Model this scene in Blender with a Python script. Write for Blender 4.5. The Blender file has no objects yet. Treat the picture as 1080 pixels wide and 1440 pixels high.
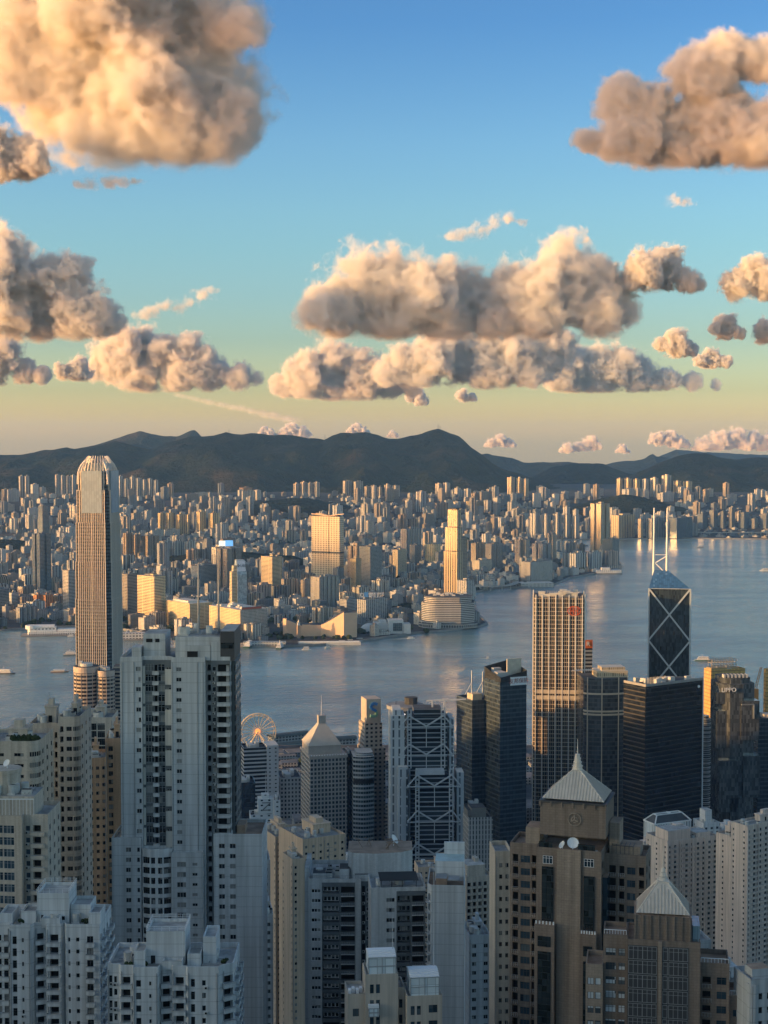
import bpy, bmesh, math, random
from mathutils import Vector, Matrix, noise
R = math.radians
scene = bpy.context.scene
COL = scene.collection

# ------------------------------------------------------------------ camera, world, sun, exposure
F = 2090.0                      # focal length in photograph pixels (1080 x 1440)
EYE = 428.0                     # viewpoint on the peak, metres above the harbour
TILT = math.atan(95.0 / F)
cam_d = bpy.data.cameras.new("camera")
cam_d.sensor_fit = 'VERTICAL'
cam_d.sensor_height = 24.0
cam_d.lens = 24.0 * F / 1440.0
cam_d.clip_start = 1.0
cam_d.clip_end = 200000.0
cam = bpy.data.objects.new("camera", cam_d)
cam.location = (0, 0, EYE)
cam.rotation_euler = (math.pi / 2 - TILT, 0, 0)
COL.objects.link(cam)
scene.camera = cam

SUN_AZ, SUN_EL = -104.0, 6.5    # degrees, clockwise from the view direction
w = bpy.data.worlds.new("World")
scene.world = w
w.use_nodes = True
nt = w.node_tree
nt.nodes.clear()
sky = nt.nodes.new('ShaderNodeTexSky')
sky.sky_type = 'NISHITA'
sky.sun_disc = False
sky.sun_elevation = R(SUN_EL)
sky.sun_rotation = R(SUN_AZ)
sky.altitude = 100
sky.air_density = 1.0
sky.dust_density = 1.6
sky.ozone_density = 2.0
bg = nt.nodes.new('ShaderNodeBackground')
bg.inputs[1].default_value = 0.15
out = nt.nodes.new('ShaderNodeOutputWorld')
# evening sky: the low band opposite the sun is warmed as the air near the horizon is
geo = nt.nodes.new('ShaderNodeTexCoord')
sep = nt.nodes.new('ShaderNodeSeparateXYZ')
nt.links.new(geo.outputs['Generated'], sep.inputs[0])
ramp = nt.nodes.new('ShaderNodeValToRGB')
nt.links.new(sep.outputs['Z'], ramp.inputs[0])
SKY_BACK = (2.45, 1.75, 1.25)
SKY_STOPS = [(0.0, (4.3, 3.75, 4.0)), (0.0095, (3.7, 3.1, 3.1)), (0.0215, (2.6, 2.28, 2.12)), (0.0357, (1.75, 1.70, 1.60)), (0.069, (1.11, 1.27, 1.38)),
             (0.097, (1.0, 1.25, 1.42)), (0.13, (0.96, 1.28, 1.43)), (0.152, (0.955, 1.286, 1.46)), (0.197, (0.86, 1.21, 1.49)), (0.27, (0.57, 0.96, 1.41)), (0.6, (0.6, 0.72, 0.9))]
mul = nt.nodes.new('ShaderNodeMixRGB')
mul.blend_type = 'MULTIPLY'
mul.inputs[0].default_value = 1.0
nt.links.new(sky.outputs[0], mul.inputs[1])
gain = nt.nodes.new('ShaderNodeMixRGB')
gain.blend_type = 'MULTIPLY'
gain.inputs[0].default_value = 1.0
gain.inputs[2].default_value = (5, 5, 5, 1)
nt.links.new(ramp.outputs[0], gain.inputs[1])
nt.links.new(gain.outputs[0], mul.inputs[2])
# the half of the sky behind the viewpoint is boosted and warmed, added fill for the shaded foreground
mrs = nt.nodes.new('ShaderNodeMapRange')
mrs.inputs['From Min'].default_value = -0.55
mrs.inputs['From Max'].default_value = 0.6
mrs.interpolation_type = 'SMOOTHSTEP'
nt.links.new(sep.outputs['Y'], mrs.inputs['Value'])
back_gain = nt.nodes.new('ShaderNodeMixRGB')
back_gain.blend_type = 'MULTIPLY'
back_gain.inputs[0].default_value = 1.0
nt.links.new(mul.outputs[0], back_gain.inputs[1])
back_mix = nt.nodes.new('ShaderNodeMixRGB')
back_mix.inputs[1].default_value = (*SKY_BACK, 1)
back_mix.inputs[2].default_value = (1, 1, 1, 1)
nt.links.new(mrs.outputs[0], back_mix.inputs[0])
nt.links.new(back_mix.outputs[0], back_gain.inputs[2])
nt.links.new(back_gain.outputs[0], bg.inputs[0])
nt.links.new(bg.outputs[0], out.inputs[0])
def set_sky_stops(stops):
    cr = ramp.color_ramp
    while len(cr.elements) > 1:
        cr.elements.remove(cr.elements[-1])
    cr.elements[0].position = stops[0][0]
    cr.elements[0].color = (*[v / 5 for v in stops[0][1]], 1)
    for p, c in stops[1:]:
        e = cr.elements.new(p)
        e.color = (*[v / 5 for v in c], 1)
set_sky_stops(SKY_STOPS)

sun_d = bpy.data.lights.new("sun", 'SUN')
sun_d.energy = 5.0
sun_d.angle = R(0.53)
sun_d.color = (1.0, 0.53, 0.18)
sun = bpy.data.objects.new("sun", sun_d)
to_sun = Vector((math.sin(R(SUN_AZ)) * math.cos(R(SUN_EL)), math.cos(R(SUN_AZ)) * math.cos(R(SUN_EL)), math.sin(R(SUN_EL))))
sun.rotation_euler = to_sun.to_track_quat('Z', 'Y').to_euler()
sun.location = (-2000, -1000, 900)
COL.objects.link(sun)

scene.view_settings.view_transform = 'Standard'
scene.view_settings.look = 'None'
scene.view_settings.exposure = 0.6
scene.view_settings.gamma = 1.0
cy = scene.cycles
cy.use_denoising = True
cy.max_bounces = 8
cy.diffuse_bounces = 3
cy.glossy_bounces = 3
cy.transmission_bounces = 2
cy.transparent_max_bounces = 16
cy.volume_bounces = 1
cy.volume_step_rate = 1.0
cy.volume_max_steps = 256
cy.sample_clamp_indirect = 6.0

# ------------------------------------------------------------------ helpers
CT, ST = math.cos(TILT), math.sin(TILT)
def pt(px, py, Y):
    """the point at depth Y metres in front of the viewpoint that lies in the direction of photograph pixel (px, py)"""
    u, v = (px - 540) / F, (720 - py) / F
    k = Y / (v * ST + CT)
    return Vector((u * k, Y, EYE + (v * CT - ST) * k))
def zpy(py, Y):
    return pt(540, py, Y).z
def xpx(px, Y, z):
    return (px - 540) / F * (Y * CT + (EYE - z) * ST)
def ypy(py, z):
    """depth at which the level z is seen at row py"""
    v = (720 - py) / F
    return (z - EYE) * (v * ST + CT) / (v * CT - ST)
def tag(o, label=None, cat=None, group=None, kind=None):
    if label: o['label'] = label
    if cat: o['category'] = cat
    if group: o['group'] = group
    if kind: o['kind'] = kind
    return o
# ------------------------------------------------------------------ materials
class NT:
    """small helper for writing node trees"""
    def __init__(s, name):
        s.m = bpy.data.materials.new(name)
        s.m.use_nodes = True
        s.t = s.m.node_tree
        s.b = s.t.nodes['Principled BSDF']
    def n(s, typ, **kw):
        d = s.t.nodes.new(typ)
        for k, v in kw.items(): setattr(d, k, v)
        return d
    def l(s, a, b): s.t.links.new(a, b)
    def put(s, sock, v):
        if hasattr(v, 'links'): s.l(v, sock)
        elif isinstance(v, (tuple, list)) and len(v) == 3 and sock.type == 'RGBA': sock.default_value = (*v, 1)
        else: sock.default_value = v
    def math(s, op, a, b=None, c=None):
        d = s.n('ShaderNodeMath', operation=op)
        for i, v in enumerate((a, b, c)):
            if v is not None: s.put(d.inputs[i], v)
        return d.outputs[0]
    def mix(s, f, a, b, mode='MIX'):
        d = s.n('ShaderNodeMixRGB', blend_type=mode)
        s.put(d.inputs[0], f); s.put(d.inputs[1], a); s.put(d.inputs[2], b)
        return d.outputs[0]
    def noise(s, scale, detail=3, rough=0.5, vec=None, stretch=None):
        d = s.n('ShaderNodeTexNoise')
        d.inputs['Scale'].default_value = scale
        d.inputs['Detail'].default_value = detail
        d.inputs['Roughness'].default_value = rough
        if vec is None:
            vec = s.n('ShaderNodeNewGeometry').outputs['Position']
        if stretch:
            mp = s.n('ShaderNodeMapping')
            mp.inputs['Scale'].default_value = stretch
            s.l(vec, mp.inputs[0]); vec = mp.outputs[0]
        s.l(vec, d.inputs['Vector'])
        return d.outputs[0]
    def rng(s, v, a, b, c=0.0, d=1.0, smooth=False):
        r = s.n('ShaderNodeMapRange')
        if smooth: r.interpolation_type = 'SMOOTHSTEP'
        s.put(r.inputs[0], v)
        for i, x in enumerate((a, b, c, d)): s.put(r.inputs[i + 1], x)
        return r.outputs[0]
    def bump(s, h, strength, dist):
        b = s.n('ShaderNodeBump')
        b.inputs['Strength'].default_value = strength
        b.inputs['Distance'].default_value = dist
        s.l(h, b.inputs['Height'])
        s.l(b.outputs[0], s.b.inputs['Normal'])
    def set(s, **kw):
        names = dict(color='Base Color', rough='Roughness', metal='Metallic', spec='Specular IOR Level')
        for k, v in kw.items(): s.put(s.b.inputs[names[k]], v)
        return s

MATS = {}
def plain(name, color, rough=0.7, metal=0.0, var=0.18, scale=0.25, spec=0.4):
    if name in MATS: return MATS[name]
    t = NT(name)
    n = t.noise(scale, 5, 0.6)
    n2 = t.noise(scale * 0.08, 2, 0.5)
    k = t.rng(n, 0.3, 0.7, 1 - var, 1 + var * 0.7)
    k2 = t.rng(n2, 0.3, 0.7, 1 - var * 0.5, 1 + var * 0.4)
    c = t.mix(1.0, color, t.math('MULTIPLY', k, k2), 'MULTIPLY')
    t.set(color=c, rough=rough, metal=metal, spec=spec)
    MATS[name] = t.m
    return t.m
def weathered(name, color, streak=0.34, rough=0.8, tile=None, joint=None):
    """painted or tiled outside wall: vertical rain streaks, floor joints, patchiness"""
    if name in MATS: return MATS[name]
    t = NT(name)
    st = t.noise(0.9, 4, 0.6, stretch=(1, 1, 0.03))
    pa = t.noise(0.07, 3, 0.5)
    k = t.math('MULTIPLY', t.rng(st, 0.35, 0.75, 1.08, 1 - streak), t.rng(pa, 0.3, 0.7, 0.93, 1.06))
    if tile:
        uv = t.n('ShaderNodeUVMap').outputs[0]
        br = t.n('ShaderNodeTexBrick')
        t.l(uv, br.inputs['Vector'])
        br.inputs['Scale'].default_value = 1.0
        br.inputs['Brick Width'].default_value = tile[0]
        br.inputs['Row Height'].default_value = tile[1]
        br.inputs['Mortar Size'].default_value = tile[2]
        br.inputs['Color1'].default_value = (1, 1, 1, 1)
        br.inputs['Color2'].default_value = (0.88, 0.88, 0.88, 1)
        br.inputs['Mortar'].default_value = (0.6, 0.6, 0.6, 1)
        c = t.mix(1.0, t.mix(1.0, color, k, 'MULTIPLY'), br.outputs[0], 'MULTIPLY')
    else:
        c = t.mix(1.0, color, k, 'MULTIPLY')
    if joint:
        sv = t.n('ShaderNodeSeparateXYZ'); t.l(t.n('ShaderNodeUVMap').outputs[0], sv.inputs[0])
        fz = t.math('FRACT', t.math('DIVIDE', t.math('SUBTRACT', sv.outputs[1], 0.6), joint))
        c = t.mix(t.math('MULTIPLY', t.math('LESS_THAN', fz, 0.06), 0.35), c, tuple(x * .35 for x in color))
    t.set(color=c, rough=rough, spec=0.25)
    MATS[name] = t.m
    return t.m
def facade(name, wall=None, glass=(0.03, 0.04, 0.05), bay=3.4, floor=3.1, wf=0.5, hf=0.5, wall_rough=0.75, glass_rough=0.12,
           var=0.6, vstrip=0.0, spec=0.6, metal=0.0, curtain=0.0):
    """outside wall with a grid of windows laid out on the UV map, which is in metres"""
    if name in MATS: return MATS[name]
    t = NT(name)
    uv = t.n('ShaderNodeUVMap').outputs[0]
    sp = t.n('ShaderNodeSeparateXYZ')
    t.l(uv, sp.inputs[0])
    u = t.math('DIVIDE', sp.outputs[0], bay)
    v = t.math('DIVIDE', sp.outputs[1], floor)
    fu, fv = t.math('FRACT', u), t.math('FRACT', v)
    mu = t.math('LESS_THAN', t.math('ABSOLUTE', t.math('SUBTRACT', fu, 0.5)), wf / 2)
    mv = t.math('LESS_THAN', t.math('ABSOLUTE', t.math('SUBTRACT', fv, 0.5)), hf / 2)
    if vstrip > 0: mv = t.math('MAXIMUM', mv, vstrip)
    mask = t.math('MULTIPLY', mu, mv)
    cb = t.n('ShaderNodeCombineXYZ')
    t.l(t.math('FLOOR', u), cb.inputs[0]); t.l(t.math('FLOOR', v), cb.inputs[1])
    wn = t.n('ShaderNodeTexWhiteNoise')
    t.l(cb.outputs[0], wn.inputs['Vector'])
    r = wn.outputs['Value']
    if wall is None:
        wall = t.n('ShaderNodeObjectInfo').outputs['Color']
    st = t.noise(0.12, 4, 0.6, stretch=(1, 1, 0.08))
    wallc = t.mix(1.0, wall, t.rng(st, 0.3, 0.7, 1.08, 0.86), 'MULTIPLY')
    g = t.mix(1.0, glass, t.rng(r, 0, 1, 1 - var, 1 + var), 'MULTIPLY')
    if curtain > 0:
        g = t.mix(t.math('MULTIPLY', t.math('GREATER_THAN', r, 1 - curtain), 0.55), g, (0.42, 0.40, 0.36))
    t.set(color=t.mix(mask, wallc, g), rough=t.rng(mask, 0, 1, wall_rough, glass_rough), spec=spec, metal=metal)
    MATS[name] = t.m
    return t.m
def glass(name, color, rough=0.08, var=0.5, bay=1.6, floor=3.6, band=None, bandw=0.25, spec=0.9, metal=0.0, lines=0.06):
    """curtain wall: panes of slightly different tint in a fine grid, optional spandrel bands"""
    if name in MATS: return MATS[name]
    t = NT(name)
    uv = t.n('ShaderNodeUVMap').outputs[0]
    sp = t.n('ShaderNodeSeparateXYZ')
    t.l(uv, sp.inputs[0])
    u = t.math('DIVIDE', sp.outputs[0], bay)
    v = t.math('DIVIDE', sp.outputs[1], floor)
    fu, fv = t.math('FRACT', u), t.math('FRACT', v)
    cb = t.n('ShaderNodeCombineXYZ')
    t.l(t.math('FLOOR', u), cb.inputs[0]); t.l(t.math('FLOOR', v), cb.inputs[1])
    wn = t.n('ShaderNodeTexWhiteNoise')
    t.l(cb.outputs[0], wn.inputs['Vector'])
    c = t.mix(1.0, color, t.rng(wn.outputs['Value'], 0, 1, 1 - var, 1 + var), 'MULTIPLY')
    if band:
        c = t.mix(t.math('LESS_THAN', fv, bandw), c, band)
    ln = t.math('LESS_THAN', fu, lines)
    c = t.mix(ln, c, tuple(x * 0.5 for x in color))
    rr = t.rng(wn.outputs['Value'], 0, 1, rough, rough + 0.1)
    t.set(color=c, rough=rr, spec=spec, metal=metal)
    wob = t.noise(0.15, 2, 0.5)
    t.bump(t.math('ADD', t.math('MULTIPLY', wn.outputs['Value'], 0.02), t.math('MULTIPLY', wob, 0.05)), 0.35, 0.25)
    MATS[name] = t.m
    return t.m

# ------------------------------------------------------------------ mesh builder
class MB:
    def __init__(s):
        s.v, s.f, s.mi, s.uv = [], [], [], []
    def face(s, pts, mi=0, uv=None):
        i = len(s.v)
        s.v += [tuple(p) for p in pts]
        s.f.append(tuple(range(i, i + len(pts))))
        s.mi.append(mi)
        if uv is None:
            p0 = Vector(pts[0]); n = (Vector(pts[1]) - p0).cross(Vector(pts[2]) - p0)
            if abs(n.z) > max(abs(n.x), abs(n.y)): uv = [(p[0], p[1]) for p in pts]
            elif abs(n.x) > abs(n.y): uv = [(p[1], p[2]) for p in pts]
            else: uv = [(p[0], p[2]) for p in pts]
        s.uv += uv
    def box(s, x0, y0, z0, x1, y1, z1, mi=0, top=None, bottom=False, M=None):
        P = [(x0, y0), (x1, y0), (x1, y1), (x0, y1)]
        s.prism(P, z0, z1, mi, top, bottom, M)
    def prism(s, P, z0, z1, mi=0, top=None, bottom=False, M=None, P2=None, u0=0.0, cap=True):
        P2 = P2 or P
        n = len(P)
        T = (lambda p: M @ Vector(p)) if M is not None else (lambda p: p)
        u = u0
        for i in range(n):
            a, b = P[i], P[(i + 1) % n]
            c, d = P2[(i + 1) % n], P2[i]
            L = math.hypot(b[0] - a[0], b[1] - a[1])
            s.face([T((*a, z0)), T((*b, z0)), T((*c, z1)), T((*d, z1))], mi, [(u, z0), (u + L, z0), (u + L, z1), (u, z1)])
            u += L
        if cap: s.face([T((*p, z1)) for p in P2], mi if top is None else top)
        if bottom: s.face([T((*p, z0)) for p in reversed(P)], mi)
    def cyl(s, x, y, z0, z1, r, n=10, mi=0, r2=None, bottom=False):
        P = [(x + r * math.cos(2 * math.pi * k / n), y + r * math.sin(2 * math.pi * k / n)) for k in range(n)]
        r2 = r if r2 is None else r2
        P2 = [(x + r2 * math.cos(2 * math.pi * k / n), y + r2 * math.sin(2 * math.pi * k / n)) for k in range(n)]
        s.prism(P, z0, z1, mi, bottom=bottom, P2=P2)
    def bar(s, p, q, w, mi=0, w2=None, up=(0, 0, 1)):
        """square bar from p to q"""
        p, q = Vector(p), Vector(q)
        d = q - p
        L = d.length
        if L < 1e-6: return
        d.normalize()
        up = Vector(up)
        if abs(d.dot(up)) > 0.98: up = Vector((1, 0, 0))
        x = d.cross(up).normalized(); y = x.cross(d)
        w2 = w2 or w
        c = [(-w / 2, -w2 / 2), (w / 2, -w2 / 2), (w / 2, w2 / 2), (-w / 2, w2 / 2)]
        A = [p + x * a + y * b for a, b in c]; B = [q + x * a + y * b for a, b in c]
        for i in range(4):
            j = (i + 1) % 4
            s.face([A[j], A[i], B[i], B[j]], mi)
        s.face(A, mi); s.face(B[::-1], mi)
    def sphere(s, c, r, n=10, m=6, mi=0, sz=1.0):
        for j in range(m):
            t0, t1 = math.pi * j / m, math.pi * (j + 1) / m
            for i in range(n):
                a0, a1 = 2 * math.pi * i / n, 2 * math.pi * (i + 1) / n
                q = lambda t, a: (c[0] + r * math.sin(t) * math.cos(a), c[1] + r * math.sin(t) * math.sin(a), c[2] + r * sz * math.cos(t))
                pts = [q(t0, a0), q(t1, a0), q(t1, a1), q(t0, a1)]
                if j == 0: pts = [pts[0], pts[1], pts[2]]
                elif j == m - 1: pts = [pts[0], pts[1], pts[3]]
                s.face(pts, mi)
    def mesh(s, name, mats):
        me = bpy.data.meshes.new(name)
        me.from_pydata(s.v, [], s.f)
        for m in mats: me.materials.append(m)
        me.polygons.foreach_set('material_index', s.mi)
        l = me.uv_layers.new(name='UVMap')
        l.data.foreach_set('uv', [c for p in s.uv for c in p])
        me.update()
        return me
    def build(s, name, mats, parent=None, loc=(0, 0, 0), rz=0.0):
        if not isinstance(mats, (list, tuple)): mats = [mats]
        return link(name, s.mesh(name, mats), parent, loc, rz)
def link(name, me, parent=None, loc=(0, 0, 0), rz=0.0):
    o = bpy.data.objects.new(name, me)
    o.location = loc
    o.rotation_euler = (0, 0, rz)
    if parent is not None: o.parent = parent
    COL.objects.link(o)
    return o
def empty(name, loc=(0, 0, 0), rz=0.0, label=None, cat=None, group=None):
    o = link(name, None, None, loc, rz)
    o.empty_display_size = 5
    tag(o, label, cat, group)
    return o

# ------------------------------------------------------------------ setting: water, land, hills
def fbm(x, y, sc, oct=4, seed=0.0):
    return noise.fractal(Vector((x / sc + seed, y / sc - seed, seed)), 1.0, 2.0, oct)

t = NT("harbour water")
big = t.noise(0.0016, 4, 0.55, stretch=(1, 0.55, 1))
mid = t.noise(0.006, 4, 0.6, stretch=(0.6, 1.3, 1))
slick = t.rng(t.math('ADD', t.math('MULTIPLY', big, 0.6), t.math('MULTIPLY', mid, 0.4)), 0.42, 0.60, 0, 1, True)
sepx = t.n('ShaderNodeSeparateXYZ')
t.l(t.n('ShaderNodeNewGeometry').outputs['Position'], sepx.inputs[0])
cur = t.rng(t.noise(0.0035, 5, 0.7, stretch=(0.45, 1.6, 1)), 0.50, 0.62, 0, 1, True)
wc = t.mix(t.math('MULTIPLY', cur, 0.6), t.mix(slick, (0.125, 0.175, 0.178), (0.155, 0.265, 0.268)), (0.23, 0.35, 0.355))
t.set(color=wc, rough=t.rng(slick, 0, 1, 0.26, 0.14), spec=0.5)
rip = t.math('ADD', t.noise(0.045, 3, 0.65, stretch=(0.7, 1.5, 1)), t.math('MULTIPLY', t.noise(0.012, 2, 0.5), 1.2))
t.bump(rip, 0.42, 5.0)
WATER = t.m
mb = MB()
mb.face([(-16000, 1500, 0), (16000, 1500, 0), (16000, 24000, 0), (-16000, 24000, 0)])
mb.build("water", WATER).__setitem__('kind', 'structure')

CITY_GROUND = plain("city ground", (0.055, 0.056, 0.058), 0.9, var=0.45, scale=0.02)
QUAY = plain("quay concrete", (0.24, 0.23, 0.22), 0.85, var=0.3, scale=0.05)
# Kowloon shoreline read off the photograph at quay level
KCOAST = [(-160, 884), (0, 886), (30, 884), (110, 880), (172, 884), (236, 896), (300, 902), (336, 905), (400, 908), (440, 907), (500, 902), (580, 890),
          (640, 885), (676, 880), (686, 876), (672, 862), (667, 845), (664, 833), (700, 826), (735, 825), (782, 821), (802, 812), (842, 805),
          (872, 799), (873, 792), (868, 786), (845, 778), (800, 772), (772, 766), (764, 760), (800, 758), (870, 758), (940, 756), (1100, 758), (1260, 757)]
KP = []
for px, py in KCOAST:
    Y = ypy(py, 3.0)
    KP.append((xpx(px, Y, 3.0), Y))
def rise(x, y):
    """level of the Kowloon land: flat near the harbour, rising to the foot of the hills"""
    s = max(0.0, min(1.0, (y - 6920) / 1500.0))
    return 3.0 + 150.0 * s * s * (3 - 2 * s)
mb = MB()
n = len(KP)
far = [(x * 1.0, 6900.0) for x, y in (KP[0], KP[-1])]
poly = KP + [(KP[-1][0] + 400, 7000.0), (KP[0][0] - 600, 7000.0)]
mb.face([(x, y, 3.0) for x, y in poly], 0)
for i in range(n - 1):
    a, b = KP[i], KP[i + 1]
    mb.face([(*a, -2), (*b, -2), (*b, 3.0), (*a, 3.0)], 1)
    # quay wall coping, a low kerb along the shore
    d = Vector((b[0] - a[0], b[1] - a[1], 0)).normalized()
    nn = Vector((-d.y, d.x, 0)) * 5
    mb.face([(*a, 4.2), (*b, 4.2), (b[0] + nn.x, b[1] + nn.y, 4.2), (a[0] + nn.x, a[1] + nn.y, 4.2)], 1)
    mb.face([(*a, 3.0), (*b, 3.0), (*b, 4.2), (*a, 4.2)], 1)
    mb.face([(b[0] + nn.x, b[1] + nn.y, 3.0), (a[0] + nn.x, a[1] + nn.y, 3.0), (a[0] + nn.x, a[1] + nn.y, 4.2), (b[0] + nn.x, b[1] + nn.y, 4.2)], 1)
tag(mb.build("kowloon_ground", [CITY_GROUND, QUAY]), kind='structure')
# rising ground behind
mb = MB()
NX, NY = 40, 16
P = {}
for j in range(NY + 1):
    for i in range(NX + 1):
        y = 6900 + j * 260.0
        x = -4200 + i * 240.0
        P[i, j] = (x, y, rise(x, y) + (0.3 if j else 0.02))
for j in range(NY):
    for i in range(NX):
        mb.face([P[i, j], P[i + 1, j], P[i + 1, j + 1], P[i, j + 1]])
tag(mb.build("terrain", CITY_GROUND), kind='structure')

def in_poly(x, y, P):
    c = False
    j = len(P) - 1
    for i in range(len(P)):
        if (P[i][1] > y) != (P[j][1] > y) and x < (P[j][0] - P[i][0]) * (y - P[i][1]) / (P[j][1] - P[i][1]) + P[i][0]:
            c = not c
        j = i
    return c

# hills
def forest(name, c1, c2, bare):
    t = NT(name)
    a = t.noise(0.012, 5, 0.7)
    b = t.noise(0.0022, 4, 0.6)
    c = t.mix(t.rng(a, 0.35, 0.65), c1, c2)
    c = t.mix(t.rng(b, 0.52, 0.68, 0, 0.8), c, bare)
    t.set(color=c, rough=0.95, spec=0.1)
    t.bump(t.math('ADD', a, t.math('MULTIPLY', t.noise(0.004, 6, 0.65), 2.0)), 1.0, 40.0)
    return t.m
FOREST = forest("forested hillside", (0.005, 0.010, 0.006), (0.020, 0.025, 0.013), (0.062, 0.046, 0.030))
def ridge(name, label, prof, Y, front, back, foot, seed, mat, amp=0.18, step=28.0):
    xs = [(px - 540) / F * Y for px, py in prof]
    zs = [zpy(py, Y) for px, py in prof]
    def zr(x):
        if x <= xs[0]: return zs[0]
        if x >= xs[-1]: return zs[-1]
        for i in range(len(xs) - 1):
            if x <= xs[i + 1]:
                t = (x - xs[i]) / (xs[i + 1] - xs[i])
                return zs[i] + (zs[i + 1] - zs[i]) * t
    x0, x1 = xs[0], xs[-1]
    nx = int((x1 - x0) / step) + 1
    ny = 34
    V, Fc = [], []
    for j in range(ny + 1):
        for i in range(nx + 1):
            x = x0 + (x1 - x0) * i / nx
            q = j / ny * 1.35
            if q <= 1.0:
                y = Y - front * (1 - q)
                s = q
            else:
                y = Y + back * (q - 1) / 0.35
                s = 1 - (q - 1) / 0.35
            top = zr(x) - foot
            spur = 1 - abs(noise.noise(Vector((x / 520.0 + seed, y / 1500.0, seed)))) * 2
            spur2 = 1 - abs(noise.noise(Vector((x / 200.0, y / 500.0 + seed, seed)))) * 2
            s = max(0.0, s)
            e = s ** (1.35 - 0.55 * spur)
            k = math.sin(math.pi * min(1, s)) 
            z = foot + top * e + k * top * amp * (spur2 * 0.6 + fbm(x, y, 260.0, 4, seed) * 0.7)
            z += fbm(x, y, 90.0, 3, seed) * 7.0 * min(1, s * 2)
            V.append((x, y, z))
    for j in range(ny):
        for i in range(nx):
            a = j * (nx + 1) + i
            Fc.append((a, a + 1, a + nx + 2, a + nx + 1))
    me = bpy.data.meshes.new(name)
    me.from_pydata(V, [], Fc)
    me.materials.append(mat)
    for p in me.polygons: p.use_smooth = True
    o = link(name, me)
    tag(o, label, "hills", kind='structure')
    return o
MAIN_RIDGE = [(-60, 642), (0, 638), (30, 640), (55, 634), (75, 632), (95, 629), (105, 631), (140, 626), (163, 620), (178, 624), (190, 627), (213, 632), (230, 624),
              (247, 619), (270, 614), (300, 612), (314, 609), (320, 607), (327, 609), (340, 611), (352, 609), (365, 610), (385, 611), (400, 611), (420, 613),
              (440, 616), (457, 618), (465, 612), (480, 608.5), (500, 609), (515, 606.5), (530, 611), (548, 617), (565, 615), (590, 610), (608, 604), (616, 602),
              (632, 609), (645, 613), (655, 621), (665, 630), (680, 641), (690, 650), (700, 656), (720, 664), (745, 672), (800, 690)]
ridge("hills", "dark ridge with the antenna peak across the horizon", MAIN_RIDGE, 10200, 1900, 1500, 120, 1.3, FOREST)
ridge("hills", "paler twin peaks behind the dark ridge at left", [(90, 640), (137, 625), (150, 621), (167, 615), (183, 609), (198, 605.5), (215, 610), (230, 613), (250, 613), (262, 608), (273, 604), (279, 608), (290, 620), (330, 640)],
      13500, 1200, 1500, 100, 4.1, FOREST, 0.1)
ridge("hills", "pale low ridge behind the antenna peak shoulder", [(640, 640), (685, 638), (720, 644), (735, 650), (760, 650), (800, 649), (840, 656), (880, 668)], 14500, 1200, 1500, 90, 7.7, FOREST, 0.1)
ridge("hills", "dark wooded hill in the gap above the right shore", [(735, 680), (755, 668), (775, 657), (800, 652), (830, 651), (850, 653), (868, 660), (885, 666), (910, 676)], 11200, 1100, 1200, 120, 2.9, FOREST, 0.12)
ridge("hills", "pale ridge with one small sharp peak", [(840, 658), (858, 651), (880, 648), (905, 646), (911, 641), (917, 638), (922, 642), (932, 642), (960, 648), (1000, 655)], 15800, 1000, 1500, 80, 9.2, FOREST, 0.08, 40.0)
ridge("hills", "faintest blue ridge at far right", [(900, 650), (925, 642), (950, 632), (975, 634), (1000, 636), (1040, 638), (1090, 640), (1160, 645)], 19500, 1000, 1500, 80, 5.5, FOREST, 0.08)
ridge("hills", "dark rounded hill above the towers at right", [(880, 675), (905, 662), (930, 650), (950, 642), (965, 638), (978, 636.5), (990, 637), (1010, 642), (1032, 646), (1050, 643.5), (1070, 643), (1090, 645), (1150, 652)],
      9900, 1500, 1300, 120, 6.4, FOREST, 0.15)
# wooded knolls standing among the blocks
def knoll(label, px, py, Y, rx, ry, h, seed):
    z0 = rise(0, Y)
    cx = (px - 540) / F * Y
    V, Fc = [], []
    N, Mr = 40, 10
    for j in range(Mr + 1):
        r = j / Mr
        for i in range(N):
            a = 2 * math.pi * i / N
            x, y = cx + rx * r * math.cos(a), Y + ry * r * math.sin(a)
            z = z0 - 1 + h * (1 - r * r) ** 1.2 * (1 + 0.35 * fbm(x, y, 120, 4, seed)) + 5 * fbm(x, y, 22, 3, seed)
            V.append((x, y, z))
    for j in range(Mr):
        for i in range(N):
            a, b = j * N + i, j * N + (i + 1) % N
            Fc.append((a, a + N, b + N, b))
    me = bpy.data.meshes.new("hill")
    me.from_pydata(V, [], Fc)
    me.materials.append(FOREST)
    for p in me.polygons: p.use_smooth = True
    tag(link("hill", me), label, "hill", kind='structure')
    return (cx, Y, rx, ry)
KNOLLS = [knoll("wooded knoll before the pale rows right of the tapered tower", 320, 770, 5350, 330, 190, 38, 1.0),
          knoll("low wooded hill right of the sunlit slab", 395, 772, 5300, 120, 120, 28, 2.0),
          knoll("wooded hill among the sunlit rows at right", 880, 697, 7750, 330, 260, 62, 3.0),
          knoll("wooded knoll at the left edge", 10, 738, 6000, 160, 160, 42, 4.0),
          knoll("wooded slope below the ridge towers", 415, 702, 7800, 330, 250, 45, 5.0),
          knoll("dark park beside the harbour stepped tower", 575, 850, 3830, 60, 90, 12, 6.0)]

# the peak this view is taken from: it falls away below the viewpoint and its shoulders shade the towers at its foot
PEAK_ROCK = forest("peak hillside", (0.030, 0.045, 0.022), (0.050, 0.065, 0.030), (0.07, 0.07, 0.04))
SH = (math.sin(R(SUN_AZ)), math.cos(R(SUN_AZ)))
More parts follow.
